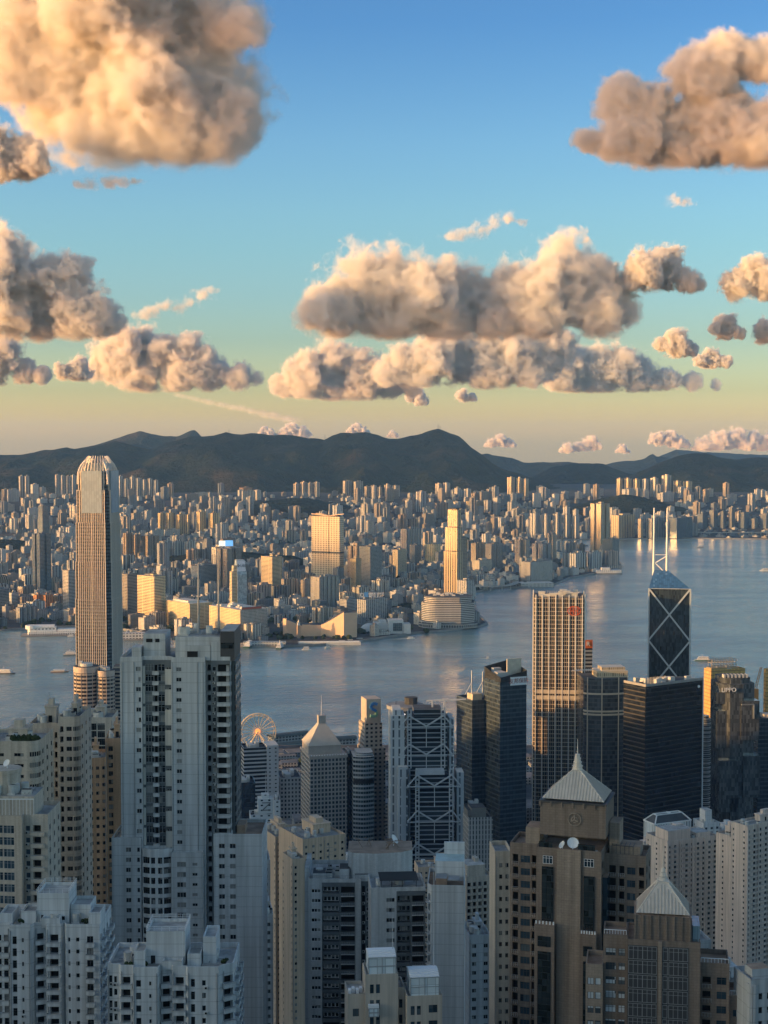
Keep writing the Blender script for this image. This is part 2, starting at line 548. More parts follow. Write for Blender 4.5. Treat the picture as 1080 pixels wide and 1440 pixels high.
# crest of the western shoulder: distance along the view, height
WEST = [(-3000, 442), (-900, 512), (0, 522), (147, 512), (300, 467), (462, 417), (700, 397), (928, 357), (987, 334), (1066, 287), (1150, 260), (1323, 237), (1548, 157), (1810, 37), (2080, 8), (2500, 0)]
def island(x, y):
    t = max(0.0, min(1.0, y / 1250.0))
    z = 385 * (1 - t) ** 1.9 + 4
    if y < 0: z = 385 + min(0, 0.08 * y)
    for i in range(len(WEST) - 1):
        (ya, ha), (yb, hb) = WEST[i], WEST[i + 1]
        if ya <= y <= yb:
            z = max(z, (ha + (hb - ha) * (y - ya) / (yb - ya)) * math.exp(-((x + 1185) / 340.0) ** 2))
    return z
V, Fc = [], []
nx, ny = 60, 50
for j in range(ny + 1):
    for i in range(nx + 1):
        x = -2200 + 4400 * i / nx; y = -900 + 3000 * j / ny
        V.append((x, min(y, 2080), island(x, y) + fbm(x, y, 120, 4, 2.0) * 12 * max(0, min(1, (1200 - y) / 800)) * (1 if abs(y) > 40 else 0.3)))
for j in range(ny):
    for i in range(nx):
        a = j * (nx + 1) + i
        Fc.append((a, a + 1, a + nx + 2, a + nx + 1))
me = bpy.data.meshes.new("terrain")
me.from_pydata(V, [], Fc)
t = NT("island ground")
sp = t.n('ShaderNodeSeparateXYZ')
t.l(t.n('ShaderNodeNewGeometry').outputs['Position'], sp.inputs[0])
gr = t.mix(t.rng(t.noise(0.05, 4, 0.7), 0.35, 0.65), (0.028, 0.042, 0.022), (0.055, 0.065, 0.032))
ur = t.mix(t.rng(t.noise(0.03, 4, 0.7), 0.35, 0.65), (0.06, 0.06, 0.06), (0.16, 0.155, 0.15))
t.set(color=t.mix(t.rng(sp.outputs[1], 500, 700), gr, ur), rough=0.95, spec=0.1)
me.materials.append(t.m)
for p in me.polygons: p.use_smooth = True
tag(link("terrain", me), kind='structure')
mb = MB()
mb.face([(-2200, 2080, -2), (2200, 2080, -2), (2200, 2080, 4.2), (-2200, 2080, 4.2)])
tag(mb.build("seawall", QUAY), kind='structure')
# ------------------------------------------------------------------ the far shore
F_RES = facade("far flats", None, (0.03, 0.035, 0.04), 6.6, 3.2, 0.56, 0.62)
F_STRIP = facade("far flats with window strips", None, (0.03, 0.035, 0.04), 9.5, 3.2, 0.42, 0.6, vstrip=0.85)
F_BAND = facade("far banded block", None, (0.05, 0.055, 0.06), 30.0, 3.6, 0.96, 0.45, glass_rough=0.2)
F_GLASS = facade("far glass block", None, (0.045, 0.065, 0.08), 3.2, 3.8, 0.84, 0.74, glass_rough=0.1, var=0.5)
F_RIB = facade("far ribbed block", None, (0.05, 0.045, 0.04), 4.6, 3.6, 0.58, 0.8, vstrip=0.9)
F_ROOF = plain("far roof", (0.20, 0.195, 0.19), 0.9, var=0.4, scale=0.08)
FARMAT = dict(res=F_RES, strip=F_STRIP, band=F_BAND, glass=F_GLASS, rib=F_RIB)

def plan(kind, a, b):
    x, y = a / 2, b / 2
    if kind == 'cross':
        c, d = x * 0.42, y * 0.42
        return [(-c, -y), (c, -y), (c, -d), (x, -d), (x, d), (c, d), (c, y), (-c, y), (-c, d), (-x, d), (-x, -d), (-c, -d)]
    if kind == 'notch':
        c, d = x * 0.22, y * 0.28
        return [(-x, -y), (-c, -y), (-c, -y + d), (c, -y + d), (c, -y), (x, -y), (x, -c), (x - d, -c), (x - d, c), (x, c), (x, y), (c, y), (c, y - d), (-c, y - d), (-c, y), (-x, y), (-x, c), (-x + d, c), (-x + d, -c), (-x, -c)]
    if kind == 'slab':
        n = max(2, int(a / 14))
        p = []
        w = a / n
        for k in range(n):
            x0 = -x + k * w
            p += [(x0, -y), (x0 + w * 0.7, -y), (x0 + w * 0.7, -y + 2.5), (x0 + w, -y + 2.5)]
        p += [(x, y), (-x, y)]
        return p
    return [(-x, -y), (x, -y), (x, y), (-x, y)]
def far_shape(mb, kind, a, b, h, rnd, M=None, mi=0, ri=1):
    """a whole building of the far shore: shaft, roof plant, tanks, podium"""
    if kind == 'step':
        mb.prism(plan('box', a, b), 0, h * 0.72, mi, ri, M=M)
        mb.prism(plan('box', a * 0.8, b * 0.8), h * 0.72, h * 0.9, mi, ri, M=M)
        mb.prism(plan('box', a * 0.6, b * 0.6), h * 0.9, h, mi, ri, M=M)
        return
    if kind == 'pod':
        mb.prism(plan('box', a * 1.7, b * 1.7), 0, min(18, h * .3), mi, ri, M=M)
        mb.prism(plan('notch', a, b), min(18, h * .3), h, mi, ri, M=M)
    elif kind == 'round':
        P = [(a / 2 * math.cos(t * math.pi / 8), b / 2 * math.sin(t * math.pi / 8)) for t in range(16)]
        mb.prism(P, 0, h, mi, ri, M=M)
    else:
        mb.prism(plan(kind, a, b), 0, h, mi, ri, M=M)
    # roof plant
    k = rnd.uniform(0.25, 0.45)
    mb.prism([(q[0] * k + a * .08, q[1] * k) for q in plan('box', a, b)], h, h + rnd.uniform(3, 7), mi, ri, M=M)
    for q in range(2):
        x0, y0 = rnd.uniform(-.4, .2) * a, rnd.uniform(-.4, .2) * b
        mb.prism([(x0, y0), (x0 + a * .14, y0), (x0 + a * .14, y0 + b * .16), (x0, y0 + b * .16)], h, h + rnd.uniform(1.5, 4.5), ri, ri, M=M)

TEMPL = []
def make_templates():
    rnd = random.Random(11)
    for kind, a, b, h, mat, cat in [
        ('cross', 34, 34, 105, 'res', 'apartment tower'), ('cross', 32, 40, 80, 'strip', 'apartment tower'), ('notch', 28, 28, 95, 'res', 'apartment tower'),
        ('notch', 36, 26, 70, 'strip', 'apartment tower'), ('slab', 60, 16, 60, 'res', 'apartment slab'), ('slab', 44, 15, 75, 'strip', 'apartment slab'),
        ('slab', 72, 15, 48, 'res', 'apartment slab'), ('box', 30, 26, 65, 'glass', 'office block'), ('box', 36, 24, 50, 'band', 'office block'),
        ('step', 30, 30, 80, 'rib', 'stepped tower'), ('pod', 28, 26, 90, 'res', 'podium tower'), ('box', 28, 22, 55, 'res', 'apartment block'),
        ('round', 26, 26, 75, 'band', 'round tower'), ('box', 24, 20, 62, 'rib', 'office block'), ('notch', 26, 24, 60, 'res', 'apartment block'), ('box', 46, 30, 34, 'band', 'office block')]:
        mb = MB()
        far_shape(mb, kind, a, b, h, rnd)
        TEMPL.append((mb.mesh("apartment_block", [FARMAT[mat], F_ROOF]), kind, a, b, h, mat, cat))
make_templates()
PAL = [((0.56, 0.53, 0.47), 'cream'), ((0.60, 0.60, 0.59), 'white'), ((0.38, 0.39, 0.40), 'grey'), ((0.48, 0.41, 0.33), 'tan'), ((0.34, 0.26, 0.20), 'brown'), ((0.52, 0.43, 0.38), 'pinkish'), ((0.20, 0.205, 0.215), 'dark grey')]
GLASSY = [((0.22, 0.26, 0.29), 'blue grey'), ((0.30, 0.31, 0.31), 'grey')]

FARLIST = []          # (object, size word, colour word, category, px, py, group)
USED = []             # footprints taken: x, y, radius
def taken(x, y, r):
    for a, b, c in USED:
        if (a - x) ** 2 + (b - y) ** 2 < (c + r) ** 2: return True
    return False
GRID = 47.0           # the streets of the far shore run at this angle to the view

# --- buildings that can be told apart in the photograph:  left px, right px, top row, foot row, kind, facade, colour, name, label
def hand(pl, pr, top, foot, kind, mat, col, name, label, cat, ratio=1.0, rot=GRID, roofcol=None, group=None, seed=0):
    """place one building of the far shore: seen from pl to pr and up to row top; foot is the row of its base"""
    gz = 3.0
    Y = ypy(foot, gz)
    if Y > 6900:
        for _ in range(4):
            gz = rise(0, Y); Y = ypy(foot, gz) if foot > 640 else Y
            Y = min(Y, 8150)
    gz = rise(0, Y)
    c, s = math.cos(R(rot)), math.sin(R(rot))
    wpx = (pr - pl) / F * Y
    a = wpx / (c + s * ratio); b = a * ratio
    if kind == 'round': a = b = wpx
    h = zpy(top, Y) - gz
    mb = MB()
    far_shape(mb, kind, a, b, h * (0.96 if kind != 'step' else 1.0), random.Random(seed + int(pl)))
    x = xpx((pl + pr) / 2, Y, h * 0.6)
    ym = Y + (a * s + b * c) / 2
    o = mb.build(name, [FARMAT[mat], F_ROOF], None, (x * ym / Y, ym, gz - 1), R(rot))
    o.color = (*col, 1)
    tag(o, label, cat, group)
    USED.append((x * ym / Y, ym, max(a, b) * 0.62))
    return o, a, b, h, gz
CREAM, WHITE, GREY, TAN, BROWN, DARKG = (0.60, 0.50, 0.36), (0.62, 0.60, 0.57), (0.38, 0.38, 0.37), (0.52, 0.40, 0.26), (0.30, 0.20, 0.13), (0.15, 0.17, 0.19)
H = [
 (45, 72, 747, 836, 'notch', 'glass', (0.20, 0.23, 0.26), 'office_tower', 'dark blue grey tall tower at left, narrower twin behind it', 'tower', 1.0),
 (54, 69, 707, 815, 'box', 'glass', (0.20, 0.23, 0.26), 'office_tower', 'narrow dark tower rising behind the dark blue grey tall tower', 'tower', 1.0),
 (88, 108, 799, 864, 'box', 'band', (0.40, 0.38, 0.36), 'office_block', 'banded grey office block touching the tapered tower at left', 'office block', 1.0),
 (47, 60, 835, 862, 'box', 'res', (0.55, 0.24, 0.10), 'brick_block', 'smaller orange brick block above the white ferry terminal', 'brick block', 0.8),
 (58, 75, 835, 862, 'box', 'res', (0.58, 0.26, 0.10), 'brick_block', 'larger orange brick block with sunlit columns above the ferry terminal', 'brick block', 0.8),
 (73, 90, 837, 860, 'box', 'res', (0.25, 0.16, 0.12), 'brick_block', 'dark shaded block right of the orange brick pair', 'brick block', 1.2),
 (12, 26, 832, 862, 'box', 'band', (0.60, 0.60, 0.58), 'office_block', 'small white block beside the dark grey hall at left edge', 'office block', 0.7),
 (-20, 13, 828, 868, 'box', 'glass', (0.24, 0.27, 0.29), 'exhibition_hall', 'dark grey hall cut by the left edge', 'hall', 1.0),
 (26, 48, 838, 862, 'slab', 'res', (0.34, 0.30, 0.27), 'apartment_block', 'brown grey low block left of the orange brick pair', 'apartment block', 0.5),
 (172, 193, 804, 873, 'box', 'band', (0.24, 0.22, 0.20), 'apartment_tower', 'dark banded tower just right of the tapered tower', 'apartment tower', 0.7),
 (192, 234, 807, 880, 'box', 'band', (0.70, 0.54, 0.30), 'hotel_tower', 'golden banded block standing on the quay right of the tapered tower', 'hotel', 1.9),
 (337, 355, 685, 716, 'box', 'rib', (0.42, 0.26, 0.15), 'office_tower', 'copper brown tower alone under the dark ridge at left', 'tower', 0.5),
 (77, 92, 702, 736, 'slab', 'strip', (0.66, 0.64, 0.60), 'apartment_tower', 'white slab lit among the grey rows left of the tapered tower', 'apartment tower', 0.4),
 (224, 232, 695, 724, 'notch', 'res', (0.66, 0.52, 0.30), 'apartment_tower', 'slim golden tower over the golden row at left', 'apartment tower', 1.0),
 (305, 340, 769, 833, 'notch', 'rib', (0.32, 0.30, 0.28), 'office_tower', 'grey tower crowned by a white and blue billboard', 'tower', 0.8),
 (270, 306, 794, 832, 'box', 'glass', (0.50, 0.55, 0.58), 'office_block', 'blue glass block with pale ribs left of the billboard tower', 'office block', 0.4),
 (288, 306, 819, 846, 'box', 'rib', (0.62, 0.60, 0.56), 'office_block', 'small block with white vertical ribs below the blue glass block', 'office block', 0.4),
 (367, 397, 780, 842, 'box', 'band', (0.58, 0.46, 0.28), 'office_tower', 'banded tower with golden left face right of the sloped glass tower', 'tower', 1.2),
 (493, 508, 783, 838, 'box', 'rib', (0.50, 0.38, 0.22), 'office_tower', 'slim tower with one golden edge right of the golden twin slabs', 'tower', 1.0),
 (505, 537, 766, 832, 'box', 'glass', (0.26, 0.28, 0.30), 'office_tower', 'dark glass tower with a sunlit left face, centre', 'tower', 0.9),
 (437, 478, 809, 858, 'slab', 'rib', (0.52, 0.52, 0.50), 'hotel_tower', 'grey hotel tower with white ribs before the golden twin slabs', 'hotel', 0.45),
 (552, 572, 771, 812, 'box', 'rib', (0.66, 0.56, 0.40), 'office_block', 'cream block with bold dark stripes left of the stepped tower', 'office block', 0.5),
 (563, 594, 742, 790, 'slab', 'strip', (0.34, 0.33, 0.32), 'slab_block', 'big grey slab behind the striped cream block', 'apartment slab', 0.35),
 (576, 592, 765, 794, 'box', 'glass', (0.30, 0.30, 0.30), 'office_block', 'small dark glass block between striped block and golden round block', 'office block', 0.8),
 (597, 620, 764, 794, 'round', 'res', (0.76, 0.60, 0.34), 'office_block', 'golden block with a rounded front left of the stepped tower', 'office block', 1.0),
 (655, 684, 704, 741, 'box', 'glass', (0.62, 0.48, 0.26), 'office_block', 'golden glass cube in the middle distance behind the stepped tower', 'office block', 0.9),
 (560, 606, 727, 739, 'box', 'band', (0.36, 0.27, 0.20), 'sports_hall', 'long low brown hall in the middle distance', 'hall', 0.4),
 (662, 684, 762, 800, 'slab', 'rib', (0.62, 0.52, 0.38), 'office_block', 'first ribbed block right of the stepped tower, left end sunlit', 'office block', 0.4),
 (682, 708, 763, 803, 'slab', 'rib', (0.42, 0.42, 0.41), 'office_block', 'second ribbed block right of the stepped tower, grey', 'office block', 0.4),
 (663, 692, 787, 806, 'box', 'band', (0.64, 0.56, 0.44), 'office_block', 'low cream block before the ribbed blocks', 'office block', 0.5),
 (502, 544, 842, 874, 'box', 'res', (0.40, 0.40, 0.39), 'hotel_block', 'plain grey block carrying a blue and white roof sign', 'hotel', 0.4),
 (478, 503, 842, 866, 'box', 'band', (0.42, 0.42, 0.41), 'office_block', 'low grey block between the grey hotel and the roof sign block', 'office block', 0.6),
 (830, 858, 705, 782, 'notch', 'rib', (0.60, 0.47, 0.30), 'apartment_tower', 'tall slim golden twin tower at the tip of the peninsula', 'apartment tower', 0.8),
 (847, 871, 757, 796, 'box', 'glass', (0.18, 0.21, 0.23), 'office_block', 'dark glass block at the tip of the peninsula', 'office block', 1.0),
 (800, 826, 777, 803, 'slab', 'strip', (0.52, 0.52, 0.50), 'slab_block', 'first white ribbed slab left of the dark glass block at the tip', 'apartment slab', 0.4),
 (824, 848, 776, 801, 'slab', 'strip', (0.50, 0.50, 0.50), 'slab_block', 'second white ribbed slab left of the dark glass block at the tip', 'apartment slab', 0.4),
 (730, 779, 789, 820, 'box', 'rib', (0.58, 0.56, 0.52), 'hotel_block', 'white ribbed hotel on the quay at right', 'hotel', 0.35),
 (748, 776, 763, 797, 'notch', 'res', (0.42, 0.40, 0.38), 'apartment_tower', 'grey block behind the white ribbed hotel', 'apartment tower', 0.9),
 (720, 748, 757, 800, 'cross', 'res', (0.42, 0.36, 0.30), 'apartment_tower', 'brown grey tower left of the white ribbed hotel', 'apartment tower', 1.0),
 (857, 896, 723, 757, 'slab', 'strip', (0.60, 0.46, 0.28), 'slab_block', 'golden striped slab row across the water, left of the two masts', 'apartment slab', 0.3),
 (897, 905, 728, 757, 'box', 'rib', (0.66, 0.56, 0.42), 'apartment_tower', 'narrow pale tower right of the golden striped slab', 'apartment tower', 0.7),
 (906, 938, 728, 757, 'slab', 'strip', (0.26, 0.26, 0.26), 'slab_block', 'dark ribbed slab seen between the two masts', 'apartment slab', 0.3),
 (938, 977, 727, 757, 'slab', 'glass', (0.16, 0.21, 0.26), 'office_block', 'dark blue glass slab across the water right of the masts', 'office block', 0.3),
]
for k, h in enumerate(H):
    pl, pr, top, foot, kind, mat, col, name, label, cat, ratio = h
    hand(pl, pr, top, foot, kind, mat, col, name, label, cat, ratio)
def rowof(label, cat, name, spans, top, foot, kind, mat, col, ratio=0.5, group=None, words=None):
    """a row of like blocks; labels count them from the left"""
    ORD = ['first', 'second', 'third', 'fourth', 'fifth', 'sixth', 'seventh', 'eighth', 'ninth', 'tenth', 'eleventh', 'twelfth']
    for i, (a, b) in enumerate(spans):
        t = top[i] if isinstance(top, (list, tuple)) else top
        c = col[i] if isinstance(col[0], tuple) else col
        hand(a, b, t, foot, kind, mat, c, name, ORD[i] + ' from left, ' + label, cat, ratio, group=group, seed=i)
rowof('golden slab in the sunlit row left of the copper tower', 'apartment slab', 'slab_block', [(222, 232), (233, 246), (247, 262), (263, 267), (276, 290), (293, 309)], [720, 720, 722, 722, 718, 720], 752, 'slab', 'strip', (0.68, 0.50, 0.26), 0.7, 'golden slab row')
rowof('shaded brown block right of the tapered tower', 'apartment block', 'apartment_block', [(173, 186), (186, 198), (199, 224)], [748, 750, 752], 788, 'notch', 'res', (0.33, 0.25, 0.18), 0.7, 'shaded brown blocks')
rowof('pale slab in the rows before the knoll', 'apartment slab', 'slab_block', [(224, 241), (243, 258), (260, 275)], 760, 786, 'slab', 'strip', (0.52, 0.50, 0.46), 0.4, 'pale rows')
rowof('pale tower at the ridge foot left of the tapered tower', 'apartment tower', 'apartment_tower', [(27, 34), (35, 42)], 668, 690, 'slab', 'strip', (0.52, 0.50, 0.47), 0.6, 'ridge foot towers')
rowof('tall pale tower in the cluster left of the tapered crown', 'apartment tower', 'apartment_tower', [(78, 84), (85, 92), (93, 99), (100, 107)], [666, 667, 668, 667], 698, 'notch', 'strip', (0.50, 0.49, 0.47), 0.8, 'tall pale cluster')
rowof('pale tower in the row right of the tapered crown', 'apartment tower', 'apartment_tower', [(166, 173), (174, 182), (183, 190), (191, 199), (200, 207), (208, 215), (216, 223)], [668, 672, 669, 671, 673, 672, 674], 697, 'notch', 'strip', (0.54, 0.53, 0.50), 0.8, 'pale crown row')
rowof('tower on the wooded slope under the ridge, centre left', 'apartment tower', 'apartment_tower', [(413, 421), (423, 431), (432, 440), (441, 450)], [679, 677, 678, 677], 703, 'notch', 'strip', (0.54, 0.48, 0.40), 0.8, 'slope towers')
rowof('wide slab with a lit top at the ridge foot, centre', 'apartment slab', 'slab_block', [(482, 496), (497, 511)], [675, 676], 700, 'slab', 'strip', (0.44, 0.40, 0.35), 0.3, 'ridge foot slabs')
rowof('tower in the close row at the ridge foot, centre', 'apartment tower', 'apartment_tower', [(512, 520), (521, 530), (531, 538), (540, 550), (551, 562)], [683, 682, 684, 681, 682], 706, 'notch', 'strip', (0.54, 0.47, 0.38), 0.8, 'ridge foot towers, centre')
rowof('tall tower below the antenna peak', 'apartment tower', 'apartment_tower', [(612, 622), (623, 633)], [679, 678], 700, 'notch', 'strip', (0.54, 0.50, 0.44), 0.8, 'antenna peak pair')
rowof('pale tower in the long row below the antenna peak', 'apartment tower', 'apartment_tower', [(593, 602), (603, 611), (612, 621), (623, 631), (633, 641), (643, 652), (654, 663), (665, 674)], [695, 694, 690, 692, 688, 689, 691, 690], 720, 'notch', 'strip', (0.52, 0.50, 0.47), 0.8, 'antenna peak row')
rowof('pale slab in the long white row behind the golden twin slabs', 'apartment slab', 'slab_block', [(442, 455), (457, 470), (487, 497), (499, 509), (511, 521), (523, 533), (535, 545), (547, 559)], [704, 706, 706, 707, 706, 708, 706, 707], 738, 'slab', 'strip', (0.54, 0.53, 0.50), 0.5, 'long white row')
rowof('brown tower left of the long white row', 'apartment tower', 'apartment_tower', [(393, 410), (414, 433)], [703, 706], 738, 'notch', 'rib', [(0.46, 0.32, 0.20), (0.36, 0.30, 0.25)], 0.8, 'brown pair')
rowof('grey tower in the waterside row left of the slim golden twin', 'apartment tower', 'apartment_tower', [(745, 760), (761, 775), (777, 790), (791, 803), (804, 815)], [720, 722, 721, 722, 724], 757, 'notch', 'strip', (0.48, 0.48, 0.47), 0.8, 'waterside grey row')
rowof('golden tower on the skyline at the bend of the shore', 'apartment tower', 'apartment_tower', [(713, 724), (726, 734), (735, 743)], [670, 671, 672], 694, 'notch', 'strip', (0.62, 0.50, 0.34), 0.8, 'bend skyline trio')
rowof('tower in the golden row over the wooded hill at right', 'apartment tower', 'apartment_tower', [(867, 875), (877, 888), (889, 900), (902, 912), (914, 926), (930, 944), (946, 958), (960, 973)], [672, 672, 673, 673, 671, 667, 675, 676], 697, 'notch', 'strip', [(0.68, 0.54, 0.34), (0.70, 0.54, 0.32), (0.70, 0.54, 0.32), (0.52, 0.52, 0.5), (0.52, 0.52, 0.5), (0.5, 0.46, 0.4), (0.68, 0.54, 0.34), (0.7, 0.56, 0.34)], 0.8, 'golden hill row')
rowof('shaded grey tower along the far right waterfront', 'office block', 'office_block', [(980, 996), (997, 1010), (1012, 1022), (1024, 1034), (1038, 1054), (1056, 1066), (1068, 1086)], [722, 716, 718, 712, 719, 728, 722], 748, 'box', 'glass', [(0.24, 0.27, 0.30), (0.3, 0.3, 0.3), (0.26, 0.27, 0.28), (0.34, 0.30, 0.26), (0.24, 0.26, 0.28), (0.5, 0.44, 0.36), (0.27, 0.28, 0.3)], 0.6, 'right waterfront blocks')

# --- the rest of the city, one building after another
LANDMARKS = [('the dark blue grey tower', 58, 780), ('the tapered tower', 138, 740), ('the golden slab row', 262, 735), ('the copper tower', 346, 700),
             ('the billboard tower', 322, 795), ('the golden twin slabs', 457, 765), ('the dark glass tower', 521, 795), ('the stepped harbour tower', 640, 770),
             ('the golden glass cube', 670, 722), ('the slim golden twin tower', 843, 735), ('the white ribbed hotel', 754, 802), ('the twin masts', 926, 740),
             ('the ribbed blocks', 685, 785), ('the grey waterside row', 780, 735), ('the long white row', 515, 720), ('the golden hill row', 920, 680), ('the far right waterfront', 1030, 735),
             ('the copper domed left edge', -40, 700), ('the far right rows', 1050, 690), ('the brown pair', 412, 720), ('the striped cream block', 562, 790), ('the roof sign block', 522, 850)]
LANDMARKS.pop(17)
# footprints kept free: quay works, signs, halls
USED += [(xpx(300, 3300, 0), 3420, 120), (xpx(450, 3260, 0), 3300, 110), (xpx(550, 3330, 0), 3400, 70), (xpx(635, 3560, 0), 3650, 110), (xpx(457, 3900, 0), 3990, 50),
         (xpx(640, 3900, 0), 3980, 60), (xpx(335, 3600, 0), 3660, 45), (xpx(60, 3450, 0), 3430, 90)]
rnd = random.Random(2024)
CAND = []
tries = 0
while tries < 9000 and len(CAND) < 760:
    tries += 1
    py = 686 + 214 * rnd.random() ** 1.5
    px = rnd.uniform(-40, 1120)
    gz = 3.0
    Y = ypy(py, 3.0)
    if Y > 6900:
        Y = 6900 + (Y - 6900) * 0.24
        if Y > 8200: continue
    x = xpx(px, Y, 20)
    gz = rise(x, Y)
    if Y < 7000 and not in_poly(x, Y - 25, KP + [(KP[-1][0] + 400, 7100.0), (KP[0][0] - 600, 7100.0)]): continue
    if any(((x - a) / (rx * .95)) ** 2 + ((Y - b) / (ry * .95)) ** 2 < 1 for a, b, rx, ry in KNOLLS): continue
    if Y > 6700 and 975 < px and Y < 7250 : continue      # open ground of the old runway
    ti = rnd.choices(range(len(TEMPL)), [4, 3, 3, 3, 6, 5, 6, 3, 4, 1, 2, 3, 1, 3, 3, 5])[0]
    me, kind, a, b, h, mat, cat = TEMPL[ti]
    r = max(a, b) * 0.58
    if taken(x, Y, r): continue
    if Y > 6900: sz = rnd.uniform(0.6, 1.0)
    elif Y > 4800: sz = rnd.uniform(0.35, 0.8)
    elif Y > 3900: sz = rnd.uniform(0.35, 0.85)
    else: sz = rnd.uniform(0.3, 0.65)
    if rnd.random() < 0.12: sz *= 1.5
    if 560 < px < 760 and Y < 5200: sz *= 0.6
    # keep the silhouettes under the ridge where the photograph keeps them
    if zpy(678, Y) < gz + h * sz: sz = max(0.3, (zpy(678, Y) - gz) / h * rnd.uniform(.75, 1))
    USED.append((x, Y, r))
    pal = rnd.choice(GLASSY) if mat == 'glass' else rnd.choices(PAL, [4, 4, 5, 3, 3, 1, 4])[0]
    k = rnd.uniform(0.8, 1.1)
    CAND.append((a * h * sz / Y ** 2, x, Y, gz, ti, sz, tuple(min(.7, c * k) for c in pal[0]), pal[1], rnd.choice([GRID, GRID, GRID + rnd.uniform(-12, 12), GRID - 25, 30]), px))
CAND.sort(key=lambda c: -c[0])
inframe = [c for c in CAND if -6 < c[9] < 1086]
chosen = set(id(c) for c in inframe[:215])
for c in CAND:
    if id(c) not in chosen: continue
    _, x, Y, gz, ti, sz, col, cw, rot, px = c
    me, kind, a, b, h, mat, cat = TEMPL[ti]
    fx, fy = (rnd.uniform(.85, 1.45), rnd.uniform(.85, 1.3)) if 'slab' not in cat else (rnd.uniform(.8, 1.2), rnd.uniform(.9, 1.3))
    nm = cat.replace(' ', '_').replace('apartment_slab', 'slab_block')
    o = link(nm, me, None, (x, Y, gz - 1), R(rot))
    o.scale = (fx, fy, sz)
    o.color = (*col, 1)
    sw = 'tall' if h * sz > 85 else ('low' if h * sz < 35 else ('mid height' if h * sz < 60 else 'high'))
    FARLIST.append((o, sw, cw, cat, px, 720 - F * math.tan(math.atan2(gz + h * sz * .5 - EYE, Y) + TILT)))
def label_far():
    groups = {}
    for o, sw, cw, cat, px, py in FARLIST:
        lm = min(LANDMARKS, key=lambda l: (l[1] - px) ** 2 + ((l[2] - py) * 1.6) ** 2)
        dx, dy = px - lm[1], py - lm[2]
        if abs(dx) > abs(dy) * 1.6: rel = 'right of' if dx > 0 else 'left of'
        elif dy < 0: rel = 'above and behind'
        else: rel = 'below and before'
        groups.setdefault((sw, cw, cat, rel, lm[0]), []).append((px, o))
    ORD = ['leftmost', 'second', 'third', 'fourth', 'fifth', 'sixth', 'seventh', 'eighth', 'ninth', 'tenth', 'eleventh']
    for (sw, cw, cat, rel, lm), L in groups.items():
        L.sort(key=lambda t: t[0])
        for i, (px, o) in enumerate(L):
            base = f"{sw} {cw} {cat} {rel} {lm}"
            if len(L) > 1: base = f"{ORD[min(i, 10)]} {sw} {cw} {cat} {rel} {lm}"
            tag(o, base, cat, 'city blocks on the far shore')
label_far()
# smaller and farther buildings past counting
TINTS = [(0.48, 0.45, 0.40), (0.34, 0.34, 0.34), (0.54, 0.52, 0.49), (0.26, 0.22, 0.18), (0.19, 0.21, 0.23)]
TM = [facade("town fabric %s" % w, c, (0.05, 0.055, 0.06), 4.4, 3.1, 0.5, 0.5) for w, c in zip(('cream', 'grey', 'white', 'brown', 'slate'), TINTS)]
mb = MB()
for c in CAND:
    if id(c) in chosen: continue
    _, x, Y, gz, ti, sz, col, cw, rot, px = c
    me, kind, a, b, h, mat, cat = TEMPL[ti]
    M = Matrix.Translation((x, Y, gz - 1)) @ Matrix.Rotation(R(rot), 4, 'Z')
    far_shape(mb, kind, a, b, h * sz, rnd, M, rnd.randrange(5), 5)
n_low = 0
for _ in range(12000):
    py = 690 + 212 * rnd.random() ** 1.1
    px = rnd.uniform(-30, 1110)
    Y = ypy(py, 3.0)
    if Y > 6900: Y = 6900 + (Y - 6900) * 0.24
    if Y > 8200: continue
    x = xpx(px, Y, 10)
    if Y < 7000 and not in_poly(x, Y - 22, KP + [(KP[-1][0] + 400, 7100.0), (KP[0][0] - 600, 7100.0)]): continue
    if any(((x - a) / (rx * .9)) ** 2 + ((Y - b) / (ry * .9)) ** 2 < 1 for a, b, rx, ry in KNOLLS): continue
    a, b = rnd.uniform(12, 34), rnd.uniform(12, 26)
    if taken(x, Y, max(a, b) * 0.5): continue
    USED.append((x, Y, max(a, b) * 0.5))
    h = rnd.uniform(8, 30) if not (Y > 6700 and px > 975) else rnd.uniform(5, 11)
    M = Matrix.Translation((x, Y, rise(x, Y) - 1)) @ Matrix.Rotation(R(rnd.choice([GRID, GRID, 30, GRID - 15])), 4, 'Z')
    mi = rnd.randrange(5)
    mb.prism(plan('box', a, b), 0, h, mi, 5, M=M)
    k = rnd.uniform(.3, .6)
    mb.prism([(q[0] * k, q[1] * k) for q in plan('box', a, b)], h, h + rnd.uniform(2, 5), mi, 5, M=M)
    n_low += 1
    if n_low > 2000: break
tag(mb.build("city_blocks", TM + [F_ROOF]), "close packed smaller buildings filling the far shore", "city", kind='stuff')

